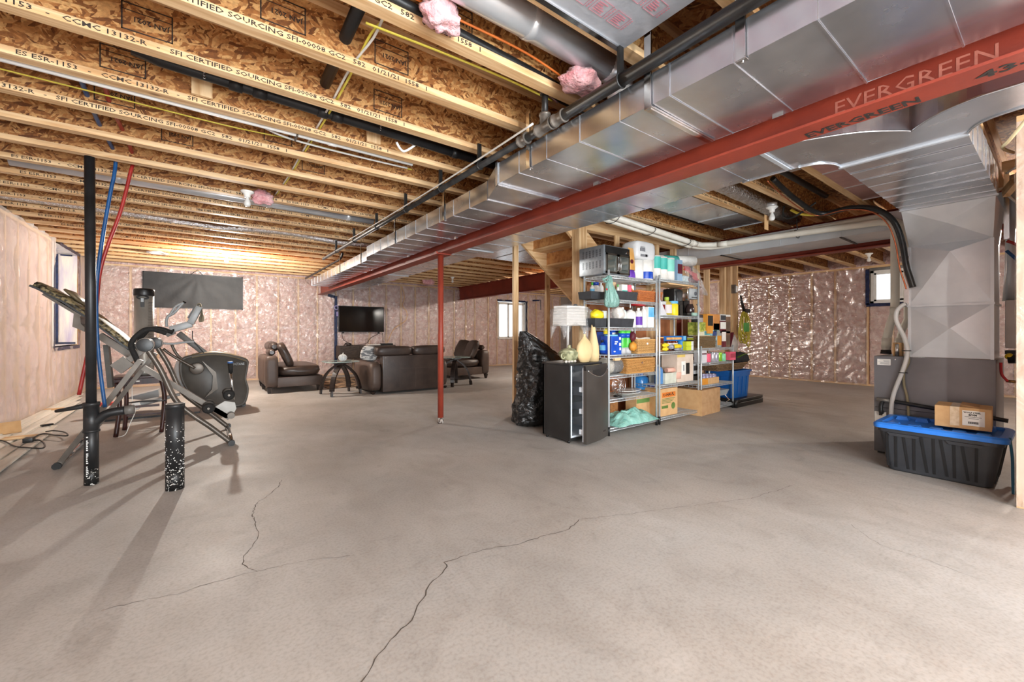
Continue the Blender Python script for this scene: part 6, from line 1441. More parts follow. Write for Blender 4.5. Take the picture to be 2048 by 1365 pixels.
# --- first unit, sixth shelf
Z = L1[5]+DZ
bottle('white bottle with bright green cap beside the blue capped tub', 1184.5, 1191.5, 564.5, 3.32, Z+.02, _white, _green, _lblu)
bottle('white tub with dark blue cap under the toaster oven', 1191.8, 1201, 564.5, 3.30, Z+.02, _white, _blue, None, 'jar', cat='tub', name='tub')
bottle('plain white bottle half behind the hanging teal bag', 1202, 1210, 566, 3.28, Z+.02, _white, _white, None, 'jug')
tray('black tray under the bottles, left of the hanging teal bag', 1182, 1222, 584, 3.14, Z, dep=.2)
tray('black tray right of the hanging teal bag, upper shelf', 1232, 1276, 583.5, 3.08, Z, dep=.22)
carton('cream folded card behind the right upper tray', 1223, 1232, 564, 3.30, Z, M2('cream_card', (214, 180, 140), (226, 196, 158)), .03)
one(MB().prism([(3.80, 0), (3.87, 0), (3.84, .11)], 3.2, 3.23).lathe([(.001, 0)], (0, 0, 0), 3) if False else MB().prism([(3.80, Z+.02), (3.875, Z+.02), (3.835, Z+.125)], 3.2, 3.23), 'sachet', M2('navy_print', (34, 30, 110), (48, 44, 130)), 'navy blue pointed sachet in the right upper tray', 'packet')
bottle('small white tube leaning in the right upper tray', 1236, 1240, 569, 3.2, Z+.03, _white, _green, None, name='tube', cat='tube')
carton('white box with green spots in the right upper tray', 1244, 1256, 569.5, 3.18, Z+.03, _white, .08, face=_teal, fz=(.35, .6))
carton('pink and white box in the right upper tray', 1257.5, 1263, 570.5, 3.16, Z+.03, _pink, .06, face=_white, fz=(.1, .25))
carton('slim white box at the right end of the upper tray', 1264, 1268, 571.5, 3.16, Z+.03, _white, .06)
basket('brown wicker basket with looped handles on the upper shelf', 1277, 1325, 584, 3.07, Z, (176, 98, 52), (206, 128, 72), dep=.26, handles=True, taper=.12)
# hanging teal bag
hb = thing('carrier_bag', 'pale teal plastic bag knotted on the front post of the first shelf', 'bag', (3.6, 3.03, 1.86))
TEALB = film('teal_bag_film', S(138, 190, 178), .16, rough=.3, gl=.14, bsc=14, bstr=.9, stretch=(3, 3, .7))
PB = [(1217, 553, 3), (1217, 562, 7), (1216, 570, 9), (1218, 580, 13), (1220, 592, 17), (1221, 603, 19), (1220, 612, 17.5), (1219, 615.5, 10)]
pc = [(PY(u, v, 3.02), wd) for u, v, wd in PB]; b = MB(); n = 30; vs = []
for i, (p, wd) in enumerate(pc):
    rx = wd/821*4.55
    for j in range(n):
        a = 2*math.pi*j/n; w_ = 1+.12*math.sin(a*7+i)*min(1, i/2)*.6+.10*nz(math.cos(a)*2, math.sin(a)*2, i*.8)
        vs.append((p.x+rx*w_*math.cos(a), 3.0+min(.075, rx*.6)*w_*math.sin(a), p.z))
b.add(vs, [(i*n+j, i*n+(j+1) % n, (i+1)*n+(j+1) % n, (i+1)*n+j) for i in range(len(pc)-1) for j in range(n)], 0, True); b.build('bag_body', TEALB, hb, recalc=False)
MB().tube(smooth_pts([PY(u, v, 3.02) for u, v in ((1206, 559), (1212, 557), (1217, 553), (1222, 556), (1221, 563), (1213, 564), (1208, 562))], 4), .012, 8).build('knot', TEALB, hb)
MB().sph(PY(1213.5, 579, 2.955), .013, 0, 8, 6, (1, .4, 1)).build('red_mark', _red, hb)

# --- first unit, fifth shelf
Z = L1[4]+DZ
ws = thing('duster', 'bright yellow fluffy duster in the left tray of the fifth shelf', 'duster', (3.52, 3.2, Z+.1))
b = MB(); c = Vector((3.56, 3.19, Z+.135)); b.sph(c, .075, 0, 24, 16, (1.25, .9, .85))
for i, p in enumerate(b.v): d = p-c; b.v[i] = c+d*(1+.22*nz(d.x*40, d.y*40, d.z*40))
b.build('fluff', _yell, ws); MB().cyl((3.56, 3.2, Z+.02), (3.56, 3.2, Z+.1), .01, 8).build('handle', _white, ws)
tray('small black tray holding the yellow duster', 1190, 1215, 637, 3.08, Z, dep=.2)
carton('clear pale container beside the yellow duster', 1205, 1214, 622, 3.22, Z, M2('cloudy_plastic', (206, 212, 206), (222, 226, 220), rough=.3), .1, name='container', cat='container')
tray('black tray with bags right of the front post, fifth shelf', 1219, 1268.5, 637.5, 3.07, Z, dep=.2)
for i, (u, v, s, m_, lb) in enumerate(((1226, 630, .075, _white, 'crumpled clear bag at the left of the lower black tray'), (1237, 628, .08, M2('pale_bag', (206, 200, 192), (228, 222, 214), sc=14, rough=.4), 'crumpled pale bag in the lower black tray'))):
    b = MB(); c = PY(u, v, 3.17); b.sph(c, s, 0, 18, 12, (1, .8, 1.05))
    for k, p in enumerate(b.v): d = p-c; b.v[k] = c+d*(1+.3*nz(d.x*22+i, d.y*22, d.z*22))
    one(b, 'plastic_bag', WRAP if i == 0 else m_, lb, 'bag')
bottle('white bottle with dark leaf print in the lower black tray', 1245.5, 1257, 614.5, 3.13, Z+.02, M2('mint_white', (206, 222, 214), (220, 232, 226)), _white, None, 'jug')
carton('dark plum box behind the leaf print bottle', 1257.5, 1263, 620, 3.2, Z, M2('plum_card', (60, 30, 70), (80, 44, 90)), .08)
pb_ = bottle('white pump bottle on the fifth shelf', 1262, 1277, 616, 3.08, Z, _white, None, None, 'jug')
MB().cyl((pb_.location.x, pb_.location.y, Z+.235), (pb_.location.x, pb_.location.y, Z+.29), .007, 8).build('pump_stem', _white, pb_); MB().bar((pb_.location.x-.03, pb_.location.y, Z+.292), (pb_.location.x+.012, pb_.location.y, Z+.292), .018, .014).build('pump_head', M2('grey_pump', (110, 104, 110), (130, 124, 130)), pb_)
bottle('white bottle with purple label on the fifth shelf', 1278, 1288.5, 616, 3.07, Z, _white, _white, _purp, 'jug', labz=(.12, .55))
bottle('large plain white bottle right of the purple label bottle', 1288, 1296, 613, 3.10, Z, _white, _white, None, 'jug')
carton('tall white and blue carton at the right of the fifth shelf', 1296.5, 1309, 614, 3.09, Z, _white, .12, face=_lblu, fz=(.5, .97))
one(puff(4.20, 3.12, Z+.265, 4.42, 3.25, Z+.305, k=1.5, wr=.15), 'red_packet', _red, 'shiny red packet lying on top of the white carton', 'packet')

# --- first unit, fourth shelf
Z = L1[3]+DZ
bottle('blue bottle with dark label left of the front post', 1205, 1214, 681, 3.16, Z+.02, _blue, OVD, _lblu, 'std')
carton('large blue bag of pods left of the blue tub', 1209, 1224, 664, 3.25, Z, _blue, .12, face=_white, fz=(.62, .85))
bt = carton('big square blue tub with white print on the fourth shelf', 1223, 1243, 673, 3.08, Z, _blue, .16, name='tub', cat='tub')
for q, (a_, z_, w_, h_) in enumerate(((-.03, .14, .05, .014), (-.035, .118, .04, .012), (.045, .17, .03, .03), (.045, .10, .034, .034), (.05, .05, .024, .03), (-.05, .03, .03, .012))): MB().box(bt.location.x+a_, 3.0775, Z+z_, bt.location.x+a_+w_, 3.0795, Z+z_+h_).build('white_print', PAPER, bt)
MB().lathe([(.08, 0), (.08, .014), (.07, .02)], (bt.location.x, 3.16, Z+bx(1223, 1243, 673, 3.08, Z)[2]), 20).build('lid', _lblu, bt)
carton('blue and white box with a yellow tag above the blue tub', 1224, 1243, 661, 3.26, Z, _blue, .08, face=_white, fz=(.72, .9))
one(MB().box(3.755, 3.24, Z+.235, 3.835, 3.258, Z+.30), 'yellow_tag', _yell, 'square yellow tag on the blue box, fourth shelf', 'tag')
for i, (u0, u1, lb) in enumerate(((1244.5, 1254.5, 'bright green bottle with blue top, left of the pair'), (1255, 1265.5, 'bright green bottle with blue top, right of the pair'))):
    bottle(lb, u0, u1, 660, 3.12, Z, _green, _blue, None, 'can', 'green bottles with blue tops').children[0].name
    MB().lathe([(.0505, .0), (.0505, .075)], (PY((u0+u1)/2, 660, 3.12).x, 3.12+.047, Z), 16).build('grey_base', M2('grey_base', (178, 178, 180), (196, 196, 198)), [o for o in bpy.data.objects if o.get('label') == lb][0])
    MB().lathe([(.0495, .19), (.0495, .245)], (PY((u0+u1)/2, 660, 3.12).x, 3.12+.047, Z), 16).build('blue_band', _blue, [o for o in bpy.data.objects if o.get('label') == lb][0])
def crumple(label, u0, u1, v0, v1, y, mats, seed, name='packet', cat='packet', dep=.04):
    a = PY(u0, v0, y); c = PY(u1, v1, y); cx, cz = (a.x+c.x)/2, (a.z+c.z)/2; b = MB(); b.sph((0, 0, 0), 1, 0, 18, 12)
    for i, p in enumerate(b.v):
        k = 1+.22*nz(p.x*2.4+seed, p.y*2.4, p.z*2.4)+.14*nz(p.x*6+seed, p.y*6, p.z*6)
        b.v[i] = Vector((cx+p.x*k*(c.x-a.x)/2, y+dep+p.y*k*dep, cz+p.z*k*abs(a.z-c.z)/2))
    return one(b, name, mats, label, cat)
crumple('dark red shiny packet hung by the green bottles', 1266, 1275, 664, 684, 3.07, _wine, 3)
crumple('orange and white packet at the drawer basket corner', 1266, 1277, 684, 703, 3.05, _orng, 8)
basket('tan wicker drawer basket with a white hole on the fourth shelf', 1276, 1312, 680, 3.07, Z, (196, 148, 86), (216, 172, 112), dep=.3, hole='w')
one(MB().tube(smooth_pts([(4.15, 3.1, Z+.19), (4.25, 3.12, Z+.175), (4.36, 3.11, Z+.185), (4.46, 3.12, Z+.18)], 4), .012, 6), 'paper_sheet', M2('pale_cloth', (206, 196, 180), (222, 214, 200)), 'rolled pale cloth on the drawer basket', 'cloth')

# --- first unit, third shelf
Z = L1[2]+DZ
a, c = PY(1221, 735, 3.1), PY(1253, 735, 3.1); rb = thing('rolled_bag', 'black roll wrapped in clear plastic on the third shelf', 'roll', ((a.x+c.x)/2, 3.2, Z))
MB().tube([(a.x+.03, 3.2, Z+.095), (a.x+.09, 3.2, Z+.095), (c.x-.07, 3.2, Z+.09), (c.x-.04, 3.2, Z+.09)], [.09, .093, .093, .085], 20).build('black_roll', OVD, rb)
MB().tube([(a.x, 3.2, Z+.095), (a.x+.08, 3.2, Z+.095)], .094, 20).build('pale_end', M2('pale_fabric', (176, 170, 156), (196, 190, 178), sc=30), rb)
MB().tube([(a.x, 3.2, Z+.098), (c.x-.05, 3.2, Z+.096), (c.x, 3.2, Z+.075)], [.097, .097, .06], 24).build('plastic_wrap', WRAP, rb)
basket('large tan wicker drawer basket on the third shelf', 1255, 1311, 718, 3.07, Z, (186, 132, 70), (208, 158, 94), dep=.32, hole=True)
one(MB().prism([(3.70, L1[3]-.03), (3.82, L1[3]-.03), (3.80, L1[3]-.062), (3.71, L1[3]-.062)], 3.05, 3.08), 'wood_scrap', LUM[0], 'pale wood piece under the fourth shelf front rail', 'scrap')
# --- first unit, second shelf
Z = L1[1]+DZ
fg = thing('fan_guard', 'round chrome spiral fan guard standing on the second shelf', 'fan', (3.72, 3.14, Z+.13)); c = PY(1238, 774, 3.12); 
b = MB()
for r in (.02, .045, .07, .095, .12): b.tube([(c.x+r*math.cos(a), 3.12+.02*math.cos(r*12), Z+.135+r*math.sin(a)) for a in [2*math.pi*i/26 for i in range(26)]], .003, 5, closed=True)
b.build('guard_rings', CHROME, fg)['kind'] = 'stuff'
b = MB()
for i in range(12):
    a = 2*math.pi*i/12; b.tube(smooth_pts([(c.x, 3.12, Z+.135), (c.x+.06*math.cos(a+.3), 3.10, Z+.135+.06*math.sin(a+.3)), (c.x+.122*math.cos(a+.5), 3.16, Z+.135+.122*math.sin(a+.5))], 3), .0026, 4)
b.build('guard_spokes', CHROME, fg)['kind'] = 'stuff'
MB().lathe([(.05, 0), (.052, .012), (.02, .02)], (c.x, 3.14, Z), 16).build('base', BLKP, fg)
PLT = M2('white_china', (214, 212, 208), (230, 228, 224), rough=.15, coat=.3)
for i, lb in enumerate(('lower large white oval platter on the second shelf', 'upper large white oval platter on the second shelf')):
    one(MB().lathe([(.08, 0), (.14, .004), (.20, .022), (.203, .026), (.14, .012), (.001, .009)], (4.12, 3.2, Z+.03*i+.004), 32, sy=.7), 'platter', PLT, lb, 'platter', 'white platters')
for u0, u1, lb in ((1284, 1303, 'blue detergent jug with a yellow fish label'), (1303.5, 1313, 'plain blue detergent jug at the shelf end')):
    j = bottle(lb, u0, u1, 748, 3.30, Z, _blue if u0 > 1290 else M2('clear_blue', (38, 106, 170), (56, 130, 190), rough=.2), _blue, None, 'jug', cat='jug', name='detergent_jug')
    if u0 < 1290: MB().sph((j.location.x, j.location.y-.066, Z+.12), .032, 0, 12, 8, (1.2, .25, .8)).build('label_print', _yell, j)
# --- first unit, bottom shelf
Z = L1[0]+DZ
b = MB()
TEALF = M2('teal_fabric_bag', (112, 172, 160), (150, 200, 188), sc=14, rough=.45, bump=.7, bsc=26)
def tb_(u, v):
    x = 3.72+.78*u; y = 3.0+.36*v; e = math.sin(math.pi*min(1, max(0, u)))**.5*math.sin(math.pi*v)**.5
    return Vector((x+.03*nz(u*5, v*5, 1), y+.03*nz(u*5, v*5, 4), Z+.004+e*(.13+.06*nz(u*5, v*4, 8)+.035*nz(u*12, v*9, 2))))
one(b.grid(tb_, 46, 24), 'fabric_bag', TEALF, 'crumpled teal bag spread over the bottom shelf', 'bag', recalc=False)
carton('open cardboard box with green print at the back of the bottom shelf', 1273, 1311, 783, 3.24, Z, KRAFT2, .17, face=M2('green_ink', (96, 132, 70), (112, 146, 84)), fz=(.55, .72))
carton('dark brown wicker patterned box at the left of the bottom shelf', 1221, 1236, 803, 3.28, Z, M2('dark_wicker', (120, 78, 44), (160, 108, 64), sc=60), .12)

# --- second unit, second from top
Z = L2[3]+DZ
one(MB().prism([(4.585, Z), (4.74, Z), (4.585, Z+.205)], 3.06, 3.13), 'scoop', M2('pale_lilac_plastic', (200, 200, 206), (216, 216, 222)), 'pale sloping plastic scoop at the left of the coffee machine shelf', 'scoop')
bt = bottle('red shaker bottle with black flip cap and grey collar', 1324, 1337, 603, 3.14, Z, M2('clear_red', (104, 26, 24), (130, 40, 36), rough=.2), M2('grey_collar', (190, 190, 192), (206, 206, 208)), None, 'tub')
MB().bar((bt.location.x, bt.location.y, Z+.155), (bt.location.x, bt.location.y, Z+.195), .06, .03).build('flip_cap', BLKP, bt)
bottle('yellow green cooking oil bottle with white label', 1336, 1348.5, 594, 3.10, Z, M2('oil_yellow', (178, 160, 70), (196, 180, 92), rough=.2), M2('lime_cap', (160, 190, 70), (176, 204, 90)), M2('oil_label', (206, 196, 196), (220, 212, 212)), 'std', labz=(.12, .58))
bottle('clear jar of yellow mustard with a bright blue lid', 1349, 1361, 602, 3.08, Z, _yell, _lblu, None, 'jar', cat='jar', name='jar')
bottle('upturned clear measuring cup behind the oil bottle', 1340, 1354, 588, 3.30, Z+.1, M2('smoky_clear', (150, 152, 140), (176, 178, 168), rough=.15), None, None, 'tub', cat='cup', name='measuring_cup')
carton('small black pepper mill beside the blue lidded jar', 1361.5, 1366, 610, 3.12, Z, OVD, .04, name='pepper_mill', cat='mill')
ke = thing('blender_base', 'large black appliance standing behind the mustard jar', 'appliance', (5.1, 3.3, Z))
x0, x1, h = bx(1346, 1366.5, 578, 3.24, Z); MB().box(x0, 3.22, Z, x1, 3.4, Z+h).build('body', BLKP, ke, bevel=.02); MB().box(x0+.05, 3.212, Z+.06, x1-.05, 3.221, Z+h-.05).build('front_panel', OVD, ke, bevel=.003)
cm = thing('coffee_machine', 'silver and black coffee machine with glass pot on the middle unit', 'coffee machine', (5.3, 3.2, Z))
x0, x1, h = bx(1371, 1393, 578, 3.12, Z)
MB().box(x0, 3.22, Z, x1, 3.36, Z+h).build('tower', BLKP, cm, bevel=.012); MB().box(x0, 3.09, Z, x1, 3.30, Z+.045).build('base', BLKP, cm, bevel=.008)
MB().box(x0+.05, 3.075, Z+h*.62, x1, 3.24, Z+h).build('head', LGS, cm, bevel=.012); MB().box(x0, 3.09, Z+h*.55, x0+.05, 3.24, Z+h*.98).build('side_column', CHROME, cm, bevel=.006)
MB().cyl(((x0+x1)/2+.03, 3.066, Z+h*.82), ((x0+x1)/2+.03, 3.076, Z+h*.82), .026, 18).build('dial', M2('slate_dial', (70, 74, 80), (90, 94, 100)), cm)
MB().box(x0+.075, 3.07, Z+h*.66, x1-.03, 3.076, Z+h*.69).build('button_row', BLKP, cm)
MB().lathe([(.055, 0), (.062, .02), (.06, .07), (.042, .115), (.04, .125)], ((x0+x1)/2+.02, 3.15, Z+.047), 18).build('glass_pot', M2('dark_glass', (40, 30, 30), (60, 46, 44), rough=.08, coat=.4), cm)
MB().tube(smooth_pts([(x1-.03, 3.10, Z+.17), (x1+.01, 3.08, Z+.13), (x1+.015, 3.08, Z+.07)], 4), .009, 8).build('pot_handle', LGS, cm)
MB().box(x0+.10, 3.068, Z+.008, x1-.02, 3.09, Z+.05).build('tray_label', M2('mint_label', (150, 184, 170), (166, 198, 184)), cm)
one(MB().prism([(4.75, L2[4]-.034), (5.42, L2[4]-.034), (5.36, L2[4]-.052), (4.82, L2[4]-.052)], 3.07, 3.35), 'board', LUM[0], 'thin board under the top shelf of the middle unit', 'board')
# --- second unit, third shelf
Z = L2[2]+DZ
jr = []
carton('amber honey jar carton at the left of the snack shelf', 1320.5, 1327.5, 674, 3.12, Z, M2('honey_card', (196, 140, 70), (220, 170, 100), sc=12), .06, face=_amber, fz=(.55, .9))
bottle('dark jar with a red lid on the snack shelf', 1328, 1337, 673.5, 3.18, Z, OVD, _red, None, 'jar', cat='jar', name='jar')
for i, (u0, u1, lb) in enumerate(((1337.2, 1347, 'amber bottle with white label, left of the two on the snack shelf'), (1348.8, 1359.6, 'amber bottle with white label, right of the two on the snack shelf'))): bottle(lb, u0, u1, 674.5, 3.16, Z, _amber, M2('speckle_cap', (60, 60, 60), (200, 200, 200), sc=90), PAPER, 'jar', 'amber bottles with white labels', labz=(.18, .55))
bottle('blue tin on the snack shelf, beside the yellow green cartons', 1363.2, 1371.2, 675, 3.16, Z, M2('azure_tin', (26, 120, 190), (44, 140, 206)), _lblu, None, 'can', cat='can', name='tin')
for i, (u0, v, zz, lb) in enumerate(((1373, 687, 0, 'lower yellow green carton on the snack shelf'), (1372.5, 676.2, .062, 'upper yellow green carton on the snack shelf'))):
    x0, x1, _ = bx(u0, 1387, v, 3.11, Z); t = thing('tea_carton', lb, 'box', ((x0+x1)/2, 3.17, Z+zz), 'yellow green cartons')
    MB().box(x0, 3.11, Z+zz, x1-.055, 3.22, Z+zz+.06).build('carton', _lime, t); MB().box(x1-.055, 3.11, Z+zz, x1, 3.22, Z+zz+.06).build('carton_end', PAPER, t)
x0, x1, h = bx(1320, 1366, 664, 3.19, Z); t = thing('lasagna_box', 'long blue box with orange print lying on the amber bottles', 'box', ((x0+x1)/2, 3.2, Z+.135))
MB().box(x0, 3.14, Z+.135, x1, 3.26, Z+.20).build('carton', M2('deep_blue_card', (24, 56, 130), (30, 130, 200), sc=2.2), t); MB().box(x0+.07, 3.138, Z+.15, x1-.12, 3.141, Z+.18).build('food_print', M2('food_print', (206, 130, 60), (230, 190, 120), sc=30), t); MB().box(x1-.075, 3.138, Z+.14, x1-.01, 3.141, Z+.195).build('blue_panel', _lblu, t)
x0, x1, h = bx(1367, 1391, 665, 3.19, Z); t = thing('snack_box', 'dark striped box on the yellow green cartons', 'box', ((x0+x1)/2, 3.2, Z+.133))
MB().box(x0, 3.14, Z+.133, x1-.05, 3.26, Z+.195).build('carton', OVD, t); MB().box(x1-.05, 3.14, Z+.133, x1, 3.26, Z+.195).build('carton_end', M2('olive_card', (156, 168, 70), (180, 190, 96)), t)
for k in range(3): MB().box(x0+.01, 3.138, Z+.145+.015*k, x1-.06, 3.141, Z+.15+.015*k).build('stripe', PAPER if k == 2 else _lime, t)
for i, (a, c, v0, v1, lb) in enumerate(((1328, 1341, 687, 695, 'yellow snack packet, upper left on the snack shelf front'), (1327.5, 1340, 695, 702.5, 'yellow snack packet at the front left of the snack shelf'), (1348, 1367, 689, 698, 'yellow snack packet right of the navy ones'))): crumple(lb, a, c, v0, v1, 3.045+.01*i, _yell, i*5, dep=.025)
for i, (a, c, v0, v1, lb) in enumerate(((1340, 1352, 690, 699, 'navy and grey snack packet in the middle of the snack shelf'), (1352, 1368, 696, 702, 'white and navy snack packet at the front of the snack shelf'))): crumple(lb, a, c, v0, v1, 3.05, M2('navy_grey_packet', (40, 44, 60), (190, 192, 198), sc=18), 30+i*7, dep=.025)
# --- second unit, second shelf
Z = L2[1]+DZ
sj = bottle('blue softener jug with a pale handle at the left post', 1319.5, 1330, 730, 3.12, Z, M2('soft_blue', (70, 120, 176), (90, 140, 192), rough=.3), M2('pale_grey_blue', (178, 190, 196), (196, 206, 210)), None, 'jug', cat='jug', name='softener_jug')
cb = tray('clear plastic bin of odds and ends on the coffee unit', 1330.5, 1354.5, 746, 3.09, Z, M2('cloudy_bin', (190, 192, 176), (212, 214, 200), sc=12, rough=.25), .26, None, .08, 'clear_bin', 'bin')
for i, (dx, m_, nm) in enumerate(((.04, _teal, 'teal bottle inside the clear bin'), (.12, M2('khaki_disc', (190, 186, 150), (206, 202, 168)), 'round khaki disc inside the clear bin'))):
    x0 = PY(1331, 760, 3.12).x+dx; one(MB().lathe([(.03, 0), (.034, .01), (.034, .08), (.018, .095)], (x0+.02, 3.17, Z+.006), 14) if i == 0 else MB().tube([(x0+.09, 3.12, Z+.06), (x0+.09, 3.15, Z+.06)], .05, 20), 'bin_item', m_, nm, 'item')
a = PY(1335, 741, 3.16); c = PY(1349, 741, 3.16); one(MB().tube([(a.x, 3.18, Z+.165), (c.x, 3.15, Z+.168)], .032, 16), 'wrap_roll', _skin, 'pale pink roll lying on the clear bin', 'roll')
carton('black shoe box sized carton at the back of the coffee unit', 1333, 1358, 714, 3.30, Z, OVD, .1, face=M2('grey_print2', (150, 150, 152), (170, 170, 172)), fz=(.86, .97))
cx_ = carton('big pale appliance carton with grey and pink print on the coffee unit', 1354.5, 1386.5, 709, 3.10, Z, M2('pale_carton', (206, 186, 168), (220, 202, 186), sc=10, rough=.7), .24, fz=(.3, .7))
x0, x1, h = bx(1354.5, 1386.5, 709, 3.10, Z)
MB().box(x0+.10, 3.0985, Z+h*.25, x0+.20, 3.1, Z+h*.75).build('face_panel', PAPER, cx_); MB().box(x0+.21, 3.0985, Z+h*.27, x0+.30, 3.1, Z+h*.68).build('photo_print', OVD, cx_); MB().box(x0+.0, 3.0985, Z+h*.9, x0+.19, 3.1, Z+h*.99).build('gold_print', M2('gold_print', (206, 176, 90), (222, 194, 110)), cx_)
MB().box(x0+.145, 3.0975, Z+h*.4, x0+.165, 3.0985, Z+h*.62).build('figure_print', M2('slate_print', (90, 92, 100), (110, 112, 120)), cx_)
cu = bottle('pale pink cup on its side in front of the appliance carton', 1355.5, 1368, 742, 3.06, Z+.05, _skin, None, None, 'tub', cat='cup', name='cup')
sc_ = carton('grey kitchen scale standing at the right post', 1387, 1395.5, 728, 3.10, Z+.06, M2('scale_grey', (150, 152, 154), (168, 170, 172)), .06, face=OVD, fz=(.45, .85), name='kitchen_scale', cat='scale')
carton('dark box under the grey kitchen scale', 1386.8, 1396, 748, 3.1, Z, OVD, .1)
carton('white carton at the back right of the coffee unit', 1386, 1399, 706, 3.3, Z, _white, .1, face=_wine, fz=(.7, .85))
# --- second unit, bottom: moving box
Z = L2[0]+DZ
x0, x1, h = bx(1320.5, 1355, 777, 3.08, Z); ub = thing('moving_box', 'printed brown moving box on the bottom of the coffee unit', 'box', ((x0+x1)/2, 3.2, Z))
MB().box(x0, 3.08, Z, x1, 3.40, Z+h).build('carton', KRAFT2, ub, bevel=.003, seg=1)
ORP = M2('orange_print', (206, 112, 40), (216, 126, 56)); GRP = M2('green_print', (84, 110, 50), (104, 130, 66))
MB().box(x0+.04, 3.0785, Z+h*.68, x1-.05, 3.08, Z+h*.86).build('orange_band', ORP, ub)
lettering('U-HAUL', ub, frameM((x0+.06, 3.0775, Z+h*.72), (1, 0, .03), (0, 0, 1)), .05, INK, .001, 'printed_text', fit=(x1-x0)*.62)
for k in range(4): MB().box(x0+.04, 3.0785, Z+h*(.62-.05*k), x1-.06-.03*k, 3.08, Z+h*(.64-.05*k)).build('green_line', GRP, ub)
MB().box(x0+.03, 3.0785, Z+h*.28, x0+.17, 3.08, Z+h*.38).build('green_tree', GRP, ub); MB().cyl((x1-.10, 3.0785, Z+h*.34), (x1-.10, 3.08, Z+h*.34), .045, 12).build('green_tree', GRP, ub)
# plain box on the floor in front
pbx = thing('cardboard_box', 'plain closed brown cardboard box on the floor before the shelves', 'box', (5.75, 3.2, 0))
c0 = Vector((5.46, 2.99, 0)); Tb = Matrix.Translation(c0) @ Matrix.Rotation(math.radians(4), 4, 'Z')
b = MB(); b.box(0, 0, .0, .58, .40, .355, 0, Tb); b.build('carton', KRAFT, pbx, bevel=.004, seg=1)
for q in ((.0, -.002, .175, .29, .355), (.292, -.002, .175, .58, .355), (.03, -.004, .01, .30, .172), (.31, -.002, .0, .58, .172)): MB().box(q[0], q[1], q[2], q[3], .001, q[4], 0, Tb).build('flap', KRAFT, pbx)
MB().box(-.002, .0, .0, .001, .40, .355, 0, Tb).build('side_panel', KRAFT2, pbx)
MB().box(.0, .195, .355, .58, .2, .357, 0, Tb).build('top_seam', KRAFT2, pbx)
# --- third unit
Z = L3[3]+DZ
basket('grey brown wicker basket on top of the low shelf', 1397, 1432, 673.5, 3.06, Z, (104, 82, 56), (144, 118, 84), dep=.3)
zb = Z+.125
carton('cream tea box lying on the grey brown basket, left', 1396, 1408, 664, 3.09, zb, M2('cream_tea', (206, 200, 170), (220, 214, 188), sc=12), .14, face=_lime, fz=(.1, .4), grp=None)
carton('cream tea box lying on the grey brown basket, middle', 1408.5, 1420, 662, 3.09, zb, M2('cream_tea', (206, 200, 170)), .14, face=M2('mountain_print', (60, 110, 130), (120, 200, 190), sc=10), fz=(.5, .95))
carton('pale aqua tea box on the grey brown basket, right', 1424.5, 1435, 661, 3.08, zb-.02, M2('aqua_tea', (150, 210, 220), (190, 228, 232), sc=12), .14, face=M2('navy_tea', (40, 60, 110), (60, 80, 130)), fz=(.45, .9))
carton('leaf green tea box behind the orange box', 1394, 1415, 645, 3.10, zb+.06, M2('leaf_tea', (96, 120, 40), (190, 190, 90), sc=26), .14)
carton('dark box on the leaf green tea box', 1398, 1414, 630, 3.14, zb+.135, M2('dark_tea', (34, 34, 36), (66, 66, 70), sc=10), .12, face=M2('grey_tea', (150, 150, 152), (170, 170, 172)), fz=(.1, .8))
ob = carton('tall bright orange box on the stacked tea boxes', 1415.5, 1426, 628.5, 3.07, zb+.08, _orng, .14, face=OVD, fz=(.4, .92))
carton('brown orange box right of the tall orange one', 1426.5, 1440, 629, 3.08, zb+.13, M2('brown_orange', (190, 124, 62), (206, 142, 80), sc=10), .14)
carton('small teal photo box below the brown orange box', 1427, 1439, 647, 3.08, zb+.055, M2('teal_photo', (70, 140, 130), (170, 190, 190), sc=16), .14)
for i, (u0, u1, vt, zz, m_, f_, lb) in enumerate(((1440.5, 1452, 642, 1.145, _wine, PAPER, 'wine red box, upper of the stack at the shelf end'), (1443.5, 1452, 661, .955, _wine, PAPER, 'wine red box, lower of the stack at the shelf end'), (1452.5, 1461, 634, 1.145, _brn, M2('bark', (84, 66, 54), (108, 88, 74)), 'brown box, upper of the stack at the shelf end'), (1452.5, 1460.5, 661, .955, _brn, M2('bark', (84, 66, 54), (108, 88, 74)), 'brown box, lower of the stack at the shelf end'), (1434.5, 1443, 662, Z, M2('grey_tea2', (130, 134, 130), (176, 178, 172), sc=16), _orng, 'grey photo box left of the wine red boxes'))):
    carton(lb, u0, u1, vt, 3.07, zz if zz > 1 else Z, m_, .2, face=f_, fz=(.12, .7) if f_ is not PAPER else (.35, .9), grp=None)
carton('silver and white box on top of the wine red boxes', 1441, 1452, 629, 3.08, 1.26, M2('silver_card', (196, 198, 194), (214, 216, 212)), .16, face=M2('dark_print', (50, 54, 60), (70, 74, 80)), fz=(.5, .9))
carton('white wrapped box on top of the brown boxes', 1452.5, 1461, 630, 3.09, 1.285, PAPER, .16)
one(MB().box(-.005, 0, 0, .004, .2, .24, 0, Matrix.Translation((6.47, 3.08, Z)) @ Matrix.Rotation(math.radians(24), 4, 'Y')), 'leaning_book', _wine, 'thin wine red box leaning at the end of the low shelf', 'box')
Z = L3[2]+DZ
tn = carton('white tin with dark stripe on the low shelf', 1404, 1413.8, 701, 3.07, Z, M2('tin_white', (206, 204, 206), (220, 218, 220)), .12, face=_wine, fz=(.66, .76), name='tin', cat='tin', text=None)
